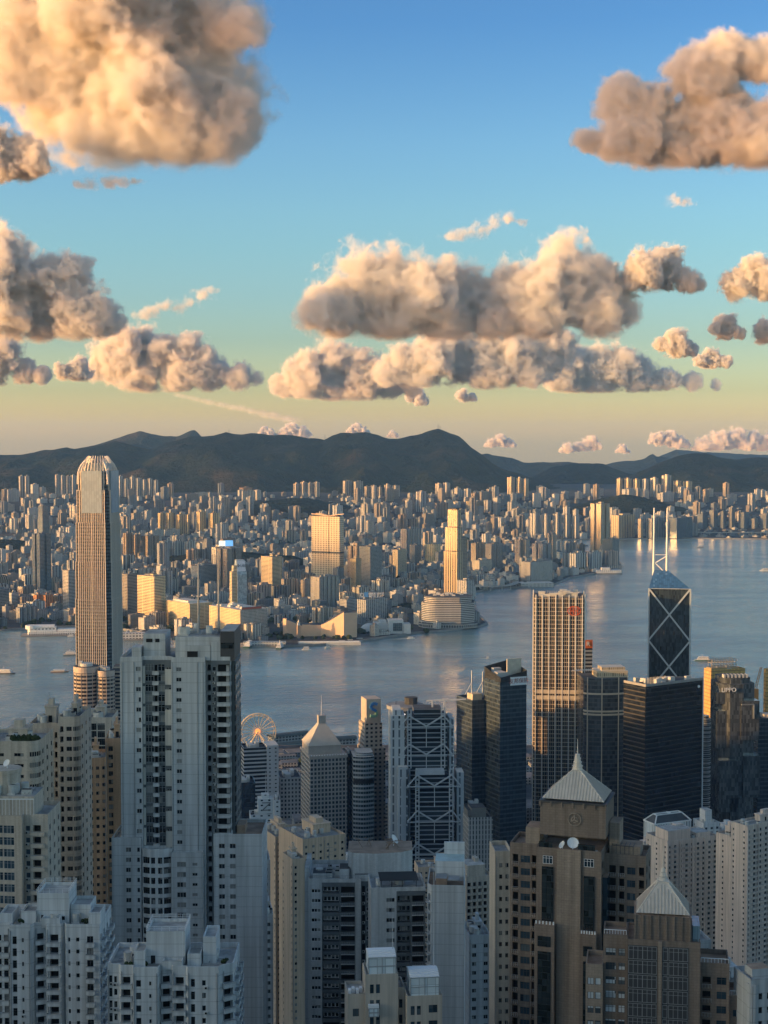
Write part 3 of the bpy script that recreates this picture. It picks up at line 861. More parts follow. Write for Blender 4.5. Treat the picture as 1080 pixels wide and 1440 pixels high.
# greenery between the blocks and along the quay
LEAF = plain("far foliage", (0.035, 0.050, 0.024), 0.95, var=0.5, scale=0.06, spec=0.1)
mb = MB()
for _ in range(1500):
    py = 700 + 200 * rnd.random()
    px = rnd.uniform(-30, 1110)
    Y = ypy(py, 3.0)
    if Y > 6800: continue
    x = xpx(px, Y, 6)
    if not in_poly(x, Y - 8, KP + [(KP[-1][0] + 400, 7100.0), (KP[0][0] - 600, 7100.0)]): continue
    for q in range(rnd.randint(1, 4)):
        r = rnd.uniform(4, 9)
        cx, cy_, cz = x + rnd.uniform(-14, 14), Y + rnd.uniform(-8, 8), 3 + r * .5
        n0 = len(mb.v)
        mb.sphere((cx, cy_, cz), r, 7, 4, 0, 0.9)
        for i in range(n0, len(mb.v)):
            p = mb.v[i]
            k = 1 + 0.35 * noise.noise(Vector(p) * 0.35)
            mb.v[i] = (cx + (p[0] - cx) * k, cy_ + (p[1] - cy_) * k, cz + (p[2] - cz) * k)
tag(mb.build("trees", LEAF), "dark tree clumps between the blocks of the far shore", "trees", kind='stuff')
# ------------------------------------------------------------------ marked buildings of the far shore, piers and boats
PALE = plain("pale concrete", (0.55, 0.53, 0.49), 0.8, var=0.12, scale=0.05)
WHITEP = plain("white paint", (0.72, 0.72, 0.70), 0.6, var=0.1, scale=0.2)
WARMTILE = plain("warm pink tile", (0.62, 0.44, 0.30), 0.7, var=0.08, scale=0.05)
DARKROOF = plain("dark roofing", (0.075, 0.08, 0.085), 0.85, var=0.4, scale=0.1)
STEEL = plain("pale painted steel", (0.56, 0.58, 0.60), 0.5, 0.0, var=0.1, scale=0.3)
LAMPWHITE = plain("sign white", (0.80, 0.80, 0.80), 0.5, var=0.03)
SIGNBLUE = plain("sign blue", (0.10, 0.30, 0.62), 0.5, var=0.05)
SIGNRED = plain("sign red", (0.55, 0.06, 0.03), 0.5, var=0.05)
def screen(name, col, strength):
    m = bpy.data.materials.new(name); m.use_nodes = True
    b = m.node_tree.nodes['Principled BSDF']
    b.inputs['Base Color'].default_value = (*col, 1)
    b.inputs['Emission Color'].default_value = (*col, 1)
    b.inputs['Emission Strength'].default_value = strength
    return m
def lettering(text, size, mat, depth=0.3, name="lettering"):
    """raised letters as a mesh, standing upright in the local x-z plane, facing -y"""
    cu = bpy.data.curves.new(name, 'FONT')
    cu.body = text; cu.size = size; cu.extrude = depth; cu.align_x = 'CENTER'; cu.align_y = 'CENTER'
    tmp = bpy.data.objects.new(name, cu)
    COL.objects.link(tmp)
    dg = bpy.context.evaluated_depsgraph_get()
    me = bpy.data.meshes.new_from_object(tmp.evaluated_get(dg))
    bpy.data.objects.remove(tmp)
    me.transform(Matrix.Rotation(math.pi / 2, 4, 'X'))
    me.materials.clear(); me.materials.append(mat)
    return me
def stand(px, foot, gz=3.0):
    Y = ypy(foot, gz)
    return xpx(px, Y, gz), Y

# golden twin slabs with the broken roof line
Y = ypy(823, 3.0)
root = empty("twin_tower", (xpx(437, Y, 100), Y + 50, 3), R(-28), "golden residential tower of two ribbed slabs with a slanted crown", "tower")
F_GOLD = facade("golden residential front", (0.72, 0.60, 0.42), (0.07, 0.055, 0.04), 5.6, 6.4, 0.5, 0.7, vstrip=.35)
Ht = zpy(727, Y) - 3
w1 = 25 / F * Y / math.cos(R(28)); w2 = 12 / F * Y / math.cos(R(28))
for x0, x1 in ((0, w1), (w1 + 1.5, w1 + 1.5 + w2 * 1.25)):
    mb = MB()
    for za, zb in ((0, Ht * .46), (Ht * .485, Ht)):
        mb.box(x0, 0, za, x1, 26, zb, 0, 1)
    mb.box(x0 + 1, 1, Ht * .46, x1 - 1, 25, Ht * .485, 1)
    mb.build("slab", [F_GOLD, DARKROOF], root)
mb = MB()
xm = w1 + .75
for s, x in ((-1, 0), (1, w1 + 1.5 + w2 * 1.25)):
    mb.bar((xm, -.6, Ht + 2), (x, -.6, Ht + 8), 2.2, 0)
    mb.bar((xm, 26.6, Ht + 2), (x, 26.6, Ht + 8), 2.2, 0)
mb.box(2, 4, Ht, w1 + w2, 22, Ht + 5, 1)
mb.build("crown", [WARMTILE, DARKROOF], root)
USED.append((xpx(457, Y, 50), Y + 45, 55))
# stepped harbour tower
Y = ypy(845, 3.0)
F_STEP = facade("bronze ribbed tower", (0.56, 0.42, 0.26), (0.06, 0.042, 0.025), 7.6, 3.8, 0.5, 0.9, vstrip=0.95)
F_STEPD = facade("bronze shaded tower", (0.30, 0.23, 0.17), (0.06, 0.05, 0.045), 4.2, 3.8, 0.6, 0.7)  # darker copy for the wing, its shade put into the colour
root = empty("stepped_tower", (xpx(643, Y, 100), Y, 3), R(52), "bronze ribbed stepped tower standing behind the banded waterfront podium", "tower")
za, zb, zc = zpy(717, Y) - 3, zpy(742, Y) - 3, zpy(776, Y) - 3
u = Y / F
mb = MB(); mb.box(0, 0, 0, 24, 46, zc, 0, 1); mb.box(.8, .8, zc + 1.5, 23, 41, zb, 0, 1); mb.build("shaft", [F_STEP, DARKROOF], root)
mb = MB(); mb.box(1.5, 1.5, zb + 2, 20, 33, za, 0, 1); mb.box(5, 8, za, 17, 30, za + 4, 1); mb.build("crown", [F_STEP, DARKROOF], root)
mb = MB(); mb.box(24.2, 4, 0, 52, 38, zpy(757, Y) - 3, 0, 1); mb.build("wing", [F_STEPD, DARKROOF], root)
# banded waterfront podium
F_BANDW = facade("white banded podium", (0.44, 0.43, 0.42), (0.05, 0.055, 0.06), 60, 4.2, 1.0, 0.5, glass_rough=0.2)
Y = ypy(884, 3.0)
root = empty("waterfront_hotel", (xpx(630, Y, 20), Y + 70, 3), 0, "curved waterfront building with white bands on the headland", "hotel")
P = []
for k in range(9):
    a = math.pi + k / 8 * math.pi * 0.5
    P.append((-22 + 40 * math.cos(a) * 0.95, -18 + 42 * math.sin(a)))
P += [(30, -62), (62, -40), (66, 10), (40, 40), (-40, 40)]
hb = zpy(841, Y) - 3
mb = MB(); mb.prism(P, 9, hb * .82, 0, 1); mb.prism([(x * .9, y * .9) for x, y in P], hb * .82, hb, 0, 1); mb.build("banded_wall", [F_BANDW, DARKROOF], root)
mb = MB(); mb.prism([(x * 1.12, y * 1.12) for x, y in P], 0, 9, 0, 1); mb.build("podium", [facade("podium arcade", (0.34, 0.33, 0.32), (0.04, 0.04, 0.045), 6, 9, .7, .6), DARKROOF], root)
mb = MB()
for q in range(14): 
    x, y = random.Random(q).uniform(-45, 45), random.Random(q + 50).uniform(-30, 30)
    mb.box(x, y, hb, x + 8, y + 6, hb + 2 + q % 4)
mb.build("roof_plant", [PALE], root)
F_RES2 = facade("grey hotel tower", (0.44, 0.43, 0.42), (0.05, 0.055, 0.06), 4, 3.2, .6, .6)
o, *_ = hand(643, 667, 814, 862, 'box', 'res', (0.42, 0.41, 0.40), 'hotel_tower', 'grey tower with small windows joining the stepped tower to the podium', 'hotel', 1.0)
# culture hall: two windowless sloping wings
Y = ypy(897, 3.0)
root = empty("concert_hall", (xpx(398, Y, 10), Y, 3), 0, "windowless pink tiled hall with a sweeping concave roof by the quay", "concert hall")
def X2(px): return (px - 398) / F * Y
top = lambda py: zpy(py, Y) - 3
mb = MB()
N = 14
def wedge(xa, xb, ya, yb, f, dep):
    fr = []
    for i in range(N + 1):
        t = i / N
        fr.append((xa + (xb - xa) * t, ya + (yb - ya) * t, f(t)))
    for i in range(N):
        a, b = fr[i], fr[i + 1]
        mb.face([(a[0], a[1], 0), (b[0], b[1], 0), (b[0], b[1], b[2]), (a[0], a[1], a[2])])
        mb.face([(a[0], a[1], a[2]), (b[0], b[1], b[2]), (b[0], b[1] + dep, b[2]), (a[0], a[1] + dep, a[2])], 1)
        mb.face([(b[0], b[1] + dep, 0), (a[0], a[1] + dep, 0), (a[0], a[1] + dep, a[2]), (b[0], b[1] + dep, b[2])])
    for (a, s) in ((fr[0], 1), (fr[-1], -1)):
        q = [(a[0], a[1], 0), (a[0], a[1], a[2]), (a[0], a[1] + dep, a[2]), (a[0], a[1] + dep, 0)]
        mb.face(q if s > 0 else q[::-1])
lo, hi = top(882), top(862)
wedge(X2(451), X2(484), 30, -2, lambda t: lo + 2 + (hi - lo) * t ** 1.15, 40)
wedge(X2(424), X2(451), 24, 30, lambda t: lo + 1.0 + 2 * (1 - t), 34)
mb.build("main_hall", [WARMTILE, DARKROOF], root)
mb = MB()
mb.prism([(X2(484), -2), (X2(502), 12), (X2(502), 52), (X2(484), 40)], 0, hi, 0, 1)
mb.build("stage_tower", [WARMTILE, DARKROOF], root)
mb = MB()
wedge(X2(402), X2(424), 12, 24, lambda t: top(872) - (top(872) - lo) * t, 30)
mb.prism([(X2(397), 20), (X2(402), 12), (X2(402), 42), (X2(397), 42)], 0, top(871), 0, 1)
mb.build("side_hall", [WARMTILE, DARKROOF], root)
# clock tower
x, Yc = stand(420, 897.5)
root = empty("clock_tower", (x, Yc, 3), R(20), "slender brick and stone clock tower before the concert hall", "clock tower")
hc = 42
BRICKRED = plain("red brick and stone", (0.50, 0.34, 0.24), 0.8, var=0.2, scale=0.4)
mb = MB(); mb.box(-3, -3, 0, 3, 3, hc * .66, 0); 
for s in (-1, 1):
    for r in (-1, 1): mb.box(s * 3 - .5, r * 3 - .5, 0, s * 3 + .5, r * 3 + .5, hc * .7)
mb.build("shaft", [BRICKRED], root)
mb = MB(); mb.box(-2.6, -2.6, hc * .66, 2.6, 2.6, hc * .8); mb.prism([(-3.2, -3.2), (3.2, -3.2), (3.2, 3.2), (-3.2, 3.2)], hc * .8, hc * .82, cap=True, bottom=True); mb.cyl(0, 0, hc * .82, hc * .9, 1.8, 8); mb.cyl(0, 0, hc * .9, hc, 2.0, 8, r2=0.15); mb.build("belfry", [PALE], root)
for ang in (0, -math.pi / 2):
    mb = MB()
    P = [(1.9 * math.cos(k * math.pi / 6), 1.9 * math.sin(k * math.pi / 6)) for k in range(12)]
    M = Matrix.Rotation(ang, 4, 'Z') @ Matrix.Translation((0, -2.75, hc * .73)) @ Matrix.Rotation(math.pi / 2, 4, 'X')
    mb.prism(P, -.15, .15, M=M)
    mb.build("clock_face", [LAMPWHITE], root)
# museum blocks
F_MUS = plain("museum panel", (0.58, 0.58, 0.57), 0.6, var=0.12, scale=0.08)
x, Ym = stand(527, 892)
root = empty("art_museum", (x, Ym + 6, 3), R(6), "group of white boxes with a square framed window on the quay", "museum")
u = Ym / F
mb = MB(); mb.box(0, 10, 0, 20 * u, 50, 22, 0, 1); mb.box(20 * u, 0, 0, 41 * u, 40, 30, 0, 1); mb.box(41.2 * u, -4, 0, 51 * u, 30, 22, 0, 1); mb.box(8 * u, 22, 22, 18 * u, 40, 28, 0, 1); mb.build("wall", [F_MUS, PALE], root)
mb = MB(); mb.box(26 * u, -1.0, 6, 39 * u, -.2, 24, 0); mb.build("window", [facade("museum glass", (0.25, 0.27, 0.29), (0.03, 0.05, 0.06), 4, 4, .9, .9)], root)
mb = MB()
N2 = 12
for j in range(4):
    for i in range(N2):
        a0, a1 = 2 * math.pi * i / N2, 2 * math.pi * (i + 1) / N2
        e0, e1 = j / 4 * math.pi / 2, (j + 1) / 4 * math.pi / 2
        q = lambda e, a: (-9 + 22 * math.cos(e) * math.cos(a), 30 + 22 * math.cos(e) * math.sin(a), 4 + 17 * math.sin(e))
        mb.face([q(e0, a0), q(e0, a1), q(e1, a1), q(e1, a0)])
mb.build("dome", [F_MUS], root)
# golden quay blocks with red edge
F_QUAYG = facade("golden quay block", (0.66, 0.52, 0.30), (0.16, 0.12, 0.08), 40, 3.3, .97, .4, glass_rough=0.4)
F_QUAYF = facade("grey quay front", (0.42, 0.39, 0.35), (0.12, 0.11, 0.10), 3.2, 3.2, .6, .6)
x, Yq = stand(338, 897)
root = empty("quay_block", (x, Yq, 3), R(38), "long golden banded block with a red roof sign on the quay", "shopping centre")
hq = zpy(858, Yq) - 3
mb = MB(); mb.box(0, 0, 0, 40 / F * Yq / math.cos(R(38)) * .9, 130, hq, 0, 2); mb.build("wall", [F_QUAYF, F_QUAYG, PALE], root)
mb.mi = []
mb = MB(); mb.face([(-.4, 130, 0), (-.4, 0, 0), (-.4, 0, hq), (-.4, 130, hq)], 0); mb.box(-.4, -.3, 0, 0, 0.0, hq); mb.build("long_front", [F_QUAYG], root)
mb = MB(); mb.box(4, -.8, hq - .2, 56, 0.2, hq + 5.5, 0); mb.build("roof_board", [plain("brown board", (0.22, 0.10, 0.07), .7)], root)
bd = link("roof_lettering", lettering("▪ ▪▪▪ ▪ ▪▪▪", 5, SIGNRED), root, (30, -1.2, hq + 2.6)) if False else None
mb = MB()
for k in range(9): mb.box(8 + k * 5.2, -1.2, hq + 1.2, 11 + k * 5.2, -.8, hq + 4.2)
mb.build("roof_characters", [SIGNRED], root)
mb = MB()
for q in range(12):
    r_ = random.Random(q); x0, y0 = r_.uniform(2, 50), r_.uniform(5, 110); mb.box(x0, y0, hq, x0 + r_.uniform(4, 12), y0 + r_.uniform(6, 16), hq + r_.uniform(2, 6))
mb.build("roof_plant", [PALE], root)
x, Yq = stand(262, 890)
root = empty("quay_block", (x, Yq + 60, 3), R(38), "golden low banded block at left of the red signed quay block", "shopping centre")
hq = zpy(853, Yq) - 3
mb = MB(); mb.box(0, 0, 0, 60, 110, hq, 0, 1); mb.box(8, 20, hq, 40, 90, hq + 4, 1, 1); mb.build("wall", [F_QUAYG, PALE], root)
# sloped glass tower with its pale crown sign
x, Yq = stand(334, 866)
root = empty("sloped_tower", (x, Yq, 3), R(22), "glass tower with a sloped pale crown sign and golden left wall", "office tower")
hs = zpy(788, Yq) - 3
F_SLG = glass("pale curtain glass", (0.30, 0.37, 0.42), 0.12, .3, 3.0, 4.0)
mb = MB(); mb.prism([(0, 0), (24, 0), (24, 26), (0, 26)], 0, hs * .74, 0, 1, P2=[(0, 0), (24, 0), (24, 26), (0, 26)]); mb.prism([(0, 0), (24, 0), (24, 26), (0, 26)], hs * .74, hs, 0, 1, P2=[(1, 11), (22, 11), (22, 26), (1, 26)]); mb.build("glass_front", [F_SLG, PALE], root)
mb = MB(); mb.box(-13, 4, 0, -.3, 24, hs * .8, 0, 1); mb.box(-8, 8, hs * .8, -.3, 22, hs * .9, 0, 1); mb.build("side_wing", [facade("golden side wing", (0.66, 0.54, 0.34), (0.10, 0.08, 0.06), 20, 3.6, .9, .4), PALE], root)
mb = MB(); s0, s1 = .80, 1.0
def sl(t): return (11 * (t - .74) / .26, hs * t)
y0, z0 = sl(.80); y1, z1 = sl(.99)
mb.face([(1.2, y0 - .5, z0), (22.6, y0 - .5, z0), (22, y1 - .5, z1), (1.4, y1 - .5, z1)]); mb.face([(1.2, y0 - .3, z0), (1.4, y1 - .3, z1), (22, y1 - .3, z1), (22.6, y0 - .3, z0)])
sg = mb.build("crown_sign", [plain("pale lilac board", (0.62, 0.64, 0.70), .4)], root)
sl_ang = math.atan2(y1 - y0, z1 - z0)
lo_ = link("sign_letters", lettering("❖UBS", 9, plain("slate letters", (0.10, 0.12, 0.16), .5)), sg, (12, (y0 + y1) / 2 - .95, (z0 + z1) / 2))
lo_.rotation_euler = (-sl_ang, 0, 0)
# billboard crowning the grey tower
x, Yq = stand(307, 833)
zt = zpy(769, Yq)
bb = empty("billboard", (x, Yq + 20, zt), R(4), "white and blue lit billboard on top of the grey tower", "billboard")
hb_, wb_ = zpy(761, Yq) - zt, 20 / F * Yq
mb = MB(); mb.box(0, 0, .6, wb_ * .45, 1.2, hb_); mb.build("white_panel", [screen("lit white panel", (0.80, 0.86, 0.82), .5)], bb)
mb = MB(); mb.box(wb_ * .45 + .05, 0, .6, wb_, 1.2, hb_ + 1); mb.build("blue_panel", [screen("lit blue panel", (0.12, 0.36, 0.72), .7)], bb)
mb = MB()
for k in range(5): mb.box(1 + k * wb_ / 5, 1.3, -6, 1.6 + k * wb_ / 5, 2.0, hb_)
mb.build("strut", [STEEL], bb)
# roof sign of the grey block
x, Yq = stand(506, 874)
zt = zpy(842.5, Yq)
rs_ = empty("roof_sign", (x, Yq + 30, zt), R(8), "blue and white roof sign along the plain grey block", "sign")
u = Yq / F
mb = MB()
for k in range(8): mb.bar((k * 5 * u, 1.5, -1.5), (k * 5 * u, 1.5, 7 * u), .4)
mb.bar((0, 1.3, .4), (36 * u, 1.3, .4), .4); mb.bar((0, 1.3, 6 * u), (36 * u, 1.3, 6 * u), .4); mb.build("frame", [STEEL], rs_)
mb = MB(); mb.box(6 * u, .3, .2, 12 * u, .9, 8 * u); mb.build("blue_panel", [SIGNBLUE], rs_)
mb = MB()
N3 = 14
for k in range(N3):
    a, b = 2 * math.pi * k / N3, 2 * math.pi * (k + 1) / N3
    mb.bar((2.8 * u + 2.2 * u * math.cos(a), .6, 4 * u + 2.6 * u * math.sin(a)), (2.8 * u + 2.2 * u * math.cos(b), .6, 4 * u + 2.6 * u * math.sin(b)), 1.2)
for k, q in enumerate((13.5, 16.5, 20, 25, 28.5, 32)):
    mb.box(q * u, .3, 1.0, (q + .7) * u, .9, 7 * u); mb.box((q + .7) * u, .3, 6 * u, (q + 2.2) * u, .9, 7 * u); mb.box((q + 1.6) * u, .3, (1 + k % 2 * 2.5) * 1.0, (q + 2.2) * u, .9, 6 * u)
mb.build("sign_characters", [LAMPWHITE], rs_)

# --- piers
x, Yq = stand(34, 893.5, 2.0)
root = empty("ferry_terminal", (x, Yq, 0), R(9.5), "long white pier terminal with a rounded tower end, left", "terminal")
u = Yq / F
mb = MB(); mb.box(-4 * u, -10, -1, 84 * u, 40, 2.4); mb.build("pier_deck", [QUAY], root)
mb = MB(); mb.box(6 * u, 0, 2.4, 84 * u, 28, 9, 0, 1); mb.build("lower_wall", [facade("terminal lower wall", (.70, .70, .68), (.06, .06, .07), 5, 6.6, .6, .5), WHITEP], root)
mb = MB(); mb.box(8 * u, 3, 9, 44 * u, 26, 19, 0, 1); mb.box(46 * u, 3, 9, 84 * u, 25, 14, 0, 1); mb.build("upper_wall", [facade("terminal upper wall", (.74, .74, .72), (.10, .10, .11), 8, 10, .5, .25), WHITEP], root)
mb = MB(); mb.cyl(10 * u, 13, 2.4, 15, 9, 14); mb.cyl(10 * u, 13, 15, 23, 14, 14, bottom=True); mb.build("round_tower", [WHITEP], root)
mb = MB(); 
for k in range(8): 
    a, b = math.pi * k / 8, math.pi * (k + 1) / 8
    mb.face([(12 * u, 14 - 13 * math.cos(a), 19 + 5 * math.sin(a)), (42 * u, 14 - 13 * math.cos(a), 19 + 5 * math.sin(a)), (42 * u, 14 - 13 * math.cos(b), 19 + 5 * math.sin(b)), (12 * u, 14 - 13 * math.cos(b), 19 + 5 * math.sin(b))])
mb.build("roof", [WHITEP], root)
x, Yq = stand(338, 908, 2.0)
root = empty("ferry_pier", (x, Yq - 6, 0), 0, "low grey ferry pier below the red signed quay block", "pier")
u = Yq / F
mb = MB(); mb.box(0, 0, -1, 66 * u, 30, 3); mb.build("pier_deck", [QUAY], root)
mb = MB(); mb.box(4 * u, 4, 3, 64 * u, 24, 10, 0, 1); mb.build("shed", [facade("pier shed", (.42, .44, .44), (.08, .09, .10), 6, 7, .6, .5), plain("green grey roof", (.30, .34, .34), .8)], root)
x, Yq = stand(420, 905.5, 2.0)
root = empty("promenade", (x, Yq - 10, 0), R(3.0), "white edged promenade deck in front of the concert hall", "promenade")
u = Yq / F
mb = MB(); mb.box(0, 0, -1, 88 * u, 26, 5.5); mb.build("deck", [PALE], root)
mb = MB(); mb.box(2, 4, 5.5, 86 * u, 10, 8); mb.build("canopy", [WHITEP], root)
x, Yq = stand(838, 806, 2.0)
root = empty("ferry_pier", (x, Yq - 14, 0), R(2), "long white two storey pier at the tip of the peninsula", "pier")
u = Yq / F
mb = MB(); mb.box(0, 0, -1, 37 * u, 40, 3); mb.build("pier_deck", [QUAY], root)
mb = MB(); mb.box(2, 3, 3, 36 * u, 36, 12, 0, 1); mb.box(8 * u, 8, 12, 20 * u, 30, 20, 0, 1); mb.build("shed", [facade("white pier shed", (.70, .69, .66), (.10, .10, .11), 7, 4.6, .6, .4), WHITEP], root)
x, Yq = stand(733, 825, 2.0)
root = empty("quay_podium", (x, Yq, 0), R(10), "pale low podium at the water's edge below the white ribbed hotel", "podium")
mb = MB(); mb.box(0, 0, 0, 48 / F * Yq, 50, 12, 0, 1); mb.build("wall", [facade("quay podium wall", (.46, .45, .43), (.2, .2, .2), 12, 6, .7, .3), PALE], root)
# elevated road along the far right shore and along the bay behind the stepped tower
CONC = plain("road concrete", (0.40, 0.39, 0.37), 0.85, var=0.2, scale=0.05)
def viaduct(pts, wd, label):
    root = empty("viaduct", (pts[0][0], pts[0][1], 0), 0, label, "viaduct")
    o0 = Vector((pts[0][0], pts[0][1], 0))
    mb = MB(); mp = MB()
    for i in range(len(pts) - 1):
        a, b = Vector(pts[i]) - o0, Vector(pts[i + 1]) - o0
        mb.bar(a, b, wd, 0, 2.0)
        mb.bar(a + Vector((0, -wd / 2, 1.6)), b + Vector((0, -wd / 2, 1.6)), .6, 0, 1.4)
        mp.cyl(a.x, a.y, 0, a.z - 1, 1.6, 6)
    mb.build("deck", [CONC], root); mp.build("piers", [CONC], root)
viaduct([(xpx(px, 6950, 15), 6950, 16) for px in range(974, 1110, 12)], 22, "pale elevated road along the far right waterfront")
viaduct([(xpx(px, Yv, 14), Yv, 13) for px, Yv in ((668, 4330), (690, 4340), (706, 4350), (718, 4380), (726, 4450), (722, 4540), (708, 4600), (690, 4640))], 18, "curving elevated road at the bay right of the stepped tower")

# --- boats
HULLW = plain("white hull", (0.70, 0.70, 0.68), 0.5, var=0.1)
HULLD = plain("dark hull", (0.10, 0.09, 0.08), 0.6, var=0.2)
WOODH = plain("timber hull", (0.28, 0.17, 0.09), 0.7, var=0.3)
HULLG = plain("green hull", (0.05, 0.12, 0.09), 0.6, var=0.2)
BOATGLASS = plain("cabin glass", (0.03, 0.04, 0.05), 0.15, var=0.1)
WAKE = plain("foam", (0.55, 0.60, 0.60), 0.8, var=0.4, scale=0.2)
def hull(L, Wd, Hh):
    n = 8
    P = [(-L / 2, -Wd * .4), (-L * .2, -Wd / 2), (L * .2, -Wd / 2), (L * .42, -Wd * .25), (L / 2, 0), (L * .42, Wd * .25), (L * .2, Wd / 2), (-L * .2, Wd / 2), (-L / 2, Wd * .4)]
    return P
def boat(px, py, L, rot, label, cat, hullm, decks=1, name="boat", group=None, mast=False, wake=0):
    Y = ypy(py, 0.0)
    root = empty(name, (xpx(px, Y, 0), Y, 0), R(rot), label, cat, group)
    Wd = L * .27
    P = hull(L, Wd, 2)
    h = max(1.4, L * .06)
    mb = MB(); mb.prism([(x * .93, y * .8) for x, y in P], -.5, h, 0, 1, P2=P); mb.build("hull", [hullm, WHITEP], root)
    z = h
    for k in range(decks):
        s = .82 - .18 * k
        mb = MB(); mb.box(-L * .42 * s, -Wd * .42 * s, z, L * .34 * s, Wd * .42 * s, z + 2.6, 0, 1); mb.box(-L * .44 * s, -Wd * .46 * s, z + 2.6, L * .36 * s, Wd * .46 * s, z + 2.9, 1, bottom=True)
        mb.build("cabin", [facade("boat cabin", (.70, .69, .66), (.04, .05, .06), 2.4, 2.6, .7, .45), WHITEP], root)
        z += 2.9
    if mast:
        mb = MB(); mb.cyl(-L * .1, 0, z, z + L * .12, .25, 6); mb.bar((-L * .1, -1.4, z + L * .08), (-L * .1, 1.4, z + L * .08), .2); mb.build("mast", [WHITEP], root)
    if wake:
        mb = MB()
        for s in (-1, 1):
            for k in range(7):
                x0, x1 = -L * .5 - k * wake / 7, -L * .5 - (k + 1) * wake / 7
                y0, y1 = s * (Wd * .3 + k * wake * .022), s * (Wd * .3 + (k + 1) * wake * .022)
                w_ = 1.6 * (1 - k / 8)
                mb.face([(x0, y0 - w_, .06), (x1, y1 - w_ * .8, .06), (x1, y1 + w_ * .8, .06), (x0, y0 + w_, .06)])
        mb.face([(L * .3, -Wd * .6, .05), (-L * .55, -Wd * .7, .05), (-L * .55, Wd * .7, .05), (L * .3, Wd * .6, .05)])
        tag(mb.build("wake", [WAKE], root), kind='stuff')
    return root
boat(351, 909, 62, 80, "large white ferry moored at the left end of the grey ferry pier", "ferry", HULLG, 3, "ferry", mast=True)
boat(394, 911, 50, 84, "white ferry moored at the right end of the grey ferry pier", "ferry", HULLG, 3, "ferry", mast=True)
boat(431, 914, 20, 8, "bright white motor yacht sailing off the clock tower", "yacht", HULLW, 2, "yacht", wake=120)
boat(461, 911.5, 13, 20, "small white boat just below the concert hall promenade", "boat", HULLW, 1)
boat(423, 905, 18, 5, "white launch moored by the promenade's left end", "boat", HULLW, 1)
boat(464, 905.5, 18, 5, "white launch moored at the middle of the promenade", "boat", HULLW, 1)
boat(481, 903.5, 20, 5, "timber boat moored between white launches at the promenade", "boat", WOODH, 1)
boat(493, 902, 18, 5, "white launch moored right of the timber boat", "boat", HULLW, 1)
boat(506, 900, 20, 5, "white launch moored at the promenade's right end", "boat", HULLW, 1)
boat(578, 898, 18, 10, "lone white boat off the museum", "boat", HULLW, 1, wake=90)
boat(8, 947, 38, -8, "white passenger ferry cut by the left edge", "ferry", HULLD, 2, "ferry", mast=True, wake=150)
boat(84, 945, 34, 4, "wooden barge with raised ends left of the tapered tower", "barge", WOODH, 1, "barge")
boat(100, 895, 16, 6, "small white launch beside the tapered tower's left edge", "boat", HULLW, 1)
boat(100, 921, 32, 6, "dark barge half hidden by the tapered tower", "barge", HULLD, 2, "barge", mast=True)
boat(990, 929, 38, -2, "white two decked ferry crossing right of the masted tower", "ferry", HULLG, 2, "ferry", mast=True, wake=200)
boat(1078, 803, 46, 2, "white ship entering at the right edge", "ship", HULLW, 2, "ship", mast=True, wake=260)
boat(815, 768, 80, 10, "dark crane barge in the narrow bay left of the slim golden twin", "barge", HULLD, 1, "barge", mast=True)
boat(686, 926, 6, 10, "tiny white speedboat left of the ribbed bank tower", "boat", HULLW, 1, wake=60)
boat(985, 770, 30, 10, "small dark boat far out right of the masts", "boat", HULLD, 1)
# moored yachts in the basin right of the tapered tower
for k in range(9):
    px, py = 180 + k * 6.2, 889 - (k % 3) * 1.6
    boat(px, py, 15 + k % 4 * 3, 70 + k * 3, "white yacht berthed in the basin right of the tapered tower", "yacht", HULLW, 1, "yacht", "yachts in the marina basin", mast=True)
x, Yq = stand(174, 897, 2)
root = empty("marina_pier", (x, Yq - 30, 0), R(6), "long white windowed pier hall right of the tapered tower", "pier")
u = Yq / F
mb = MB(); mb.box(0, 0, -1, 70 * u, 30, 3); mb.build("pier_deck", [QUAY], root)
mb = MB(); mb.box(2, 4, 3, 66 * u, 26, 15, 0, 1); mb.build("hall", [facade("pier hall", (.56, .56, .55), (.06, .06, .07), 7, 6, .6, .5), PALE], root)
# ------------------------------------------------------------------ builders for the near towers
def window_glass(name, dark=(0.010, 0.013, 0.016), light=(0.26, 0.26, 0.25), share=0.3):
    t = NT(name)
    g = t.n('ShaderNodeNewGeometry').outputs['Position']
    mp = t.n('ShaderNodeMapping'); mp.inputs['Scale'].default_value = (0.45, 0.45, 0.34)
    t.l(g, mp.inputs[0])
    fl = t.n('ShaderNodeVectorMath', operation='FLOOR'); t.l(mp.outputs[0], fl.inputs[0])
    wn = t.n('ShaderNodeTexWhiteNoise'); t.l(fl.outputs[0], wn.inputs['Vector'])
    r = wn.outputs['Value']
    c = t.mix(t.rng(r, 1 - share, 1.0 - share * 0.5), t.mix(r, dark, tuple(2.4 * x for x in dark)), light)
    t.set(color=c, rough=0.1, spec=0.6)
    MATS[name] = t.m
    return t.m
WGLASS = window_glass("window glass")
WFRAME = plain("window frame", (0.34, 0.35, 0.36), 0.5, var=0.1)
WFRAME_D = plain("dark window frame", (0.06, 0.06, 0.065), 0.5, var=0.1)
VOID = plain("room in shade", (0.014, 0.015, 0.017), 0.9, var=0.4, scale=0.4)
METAL = plain("weathered metal", (0.33, 0.34, 0.35), 0.5, 0.3, var=0.25)
ACMAT = plain("air conditioner casing", (0.50, 0.50, 0.48), 0.6, var=0.25, scale=0.5)
RAIL = plain("railing", (0.40, 0.41, 0.42), 0.5, 0.3, var=0.1)

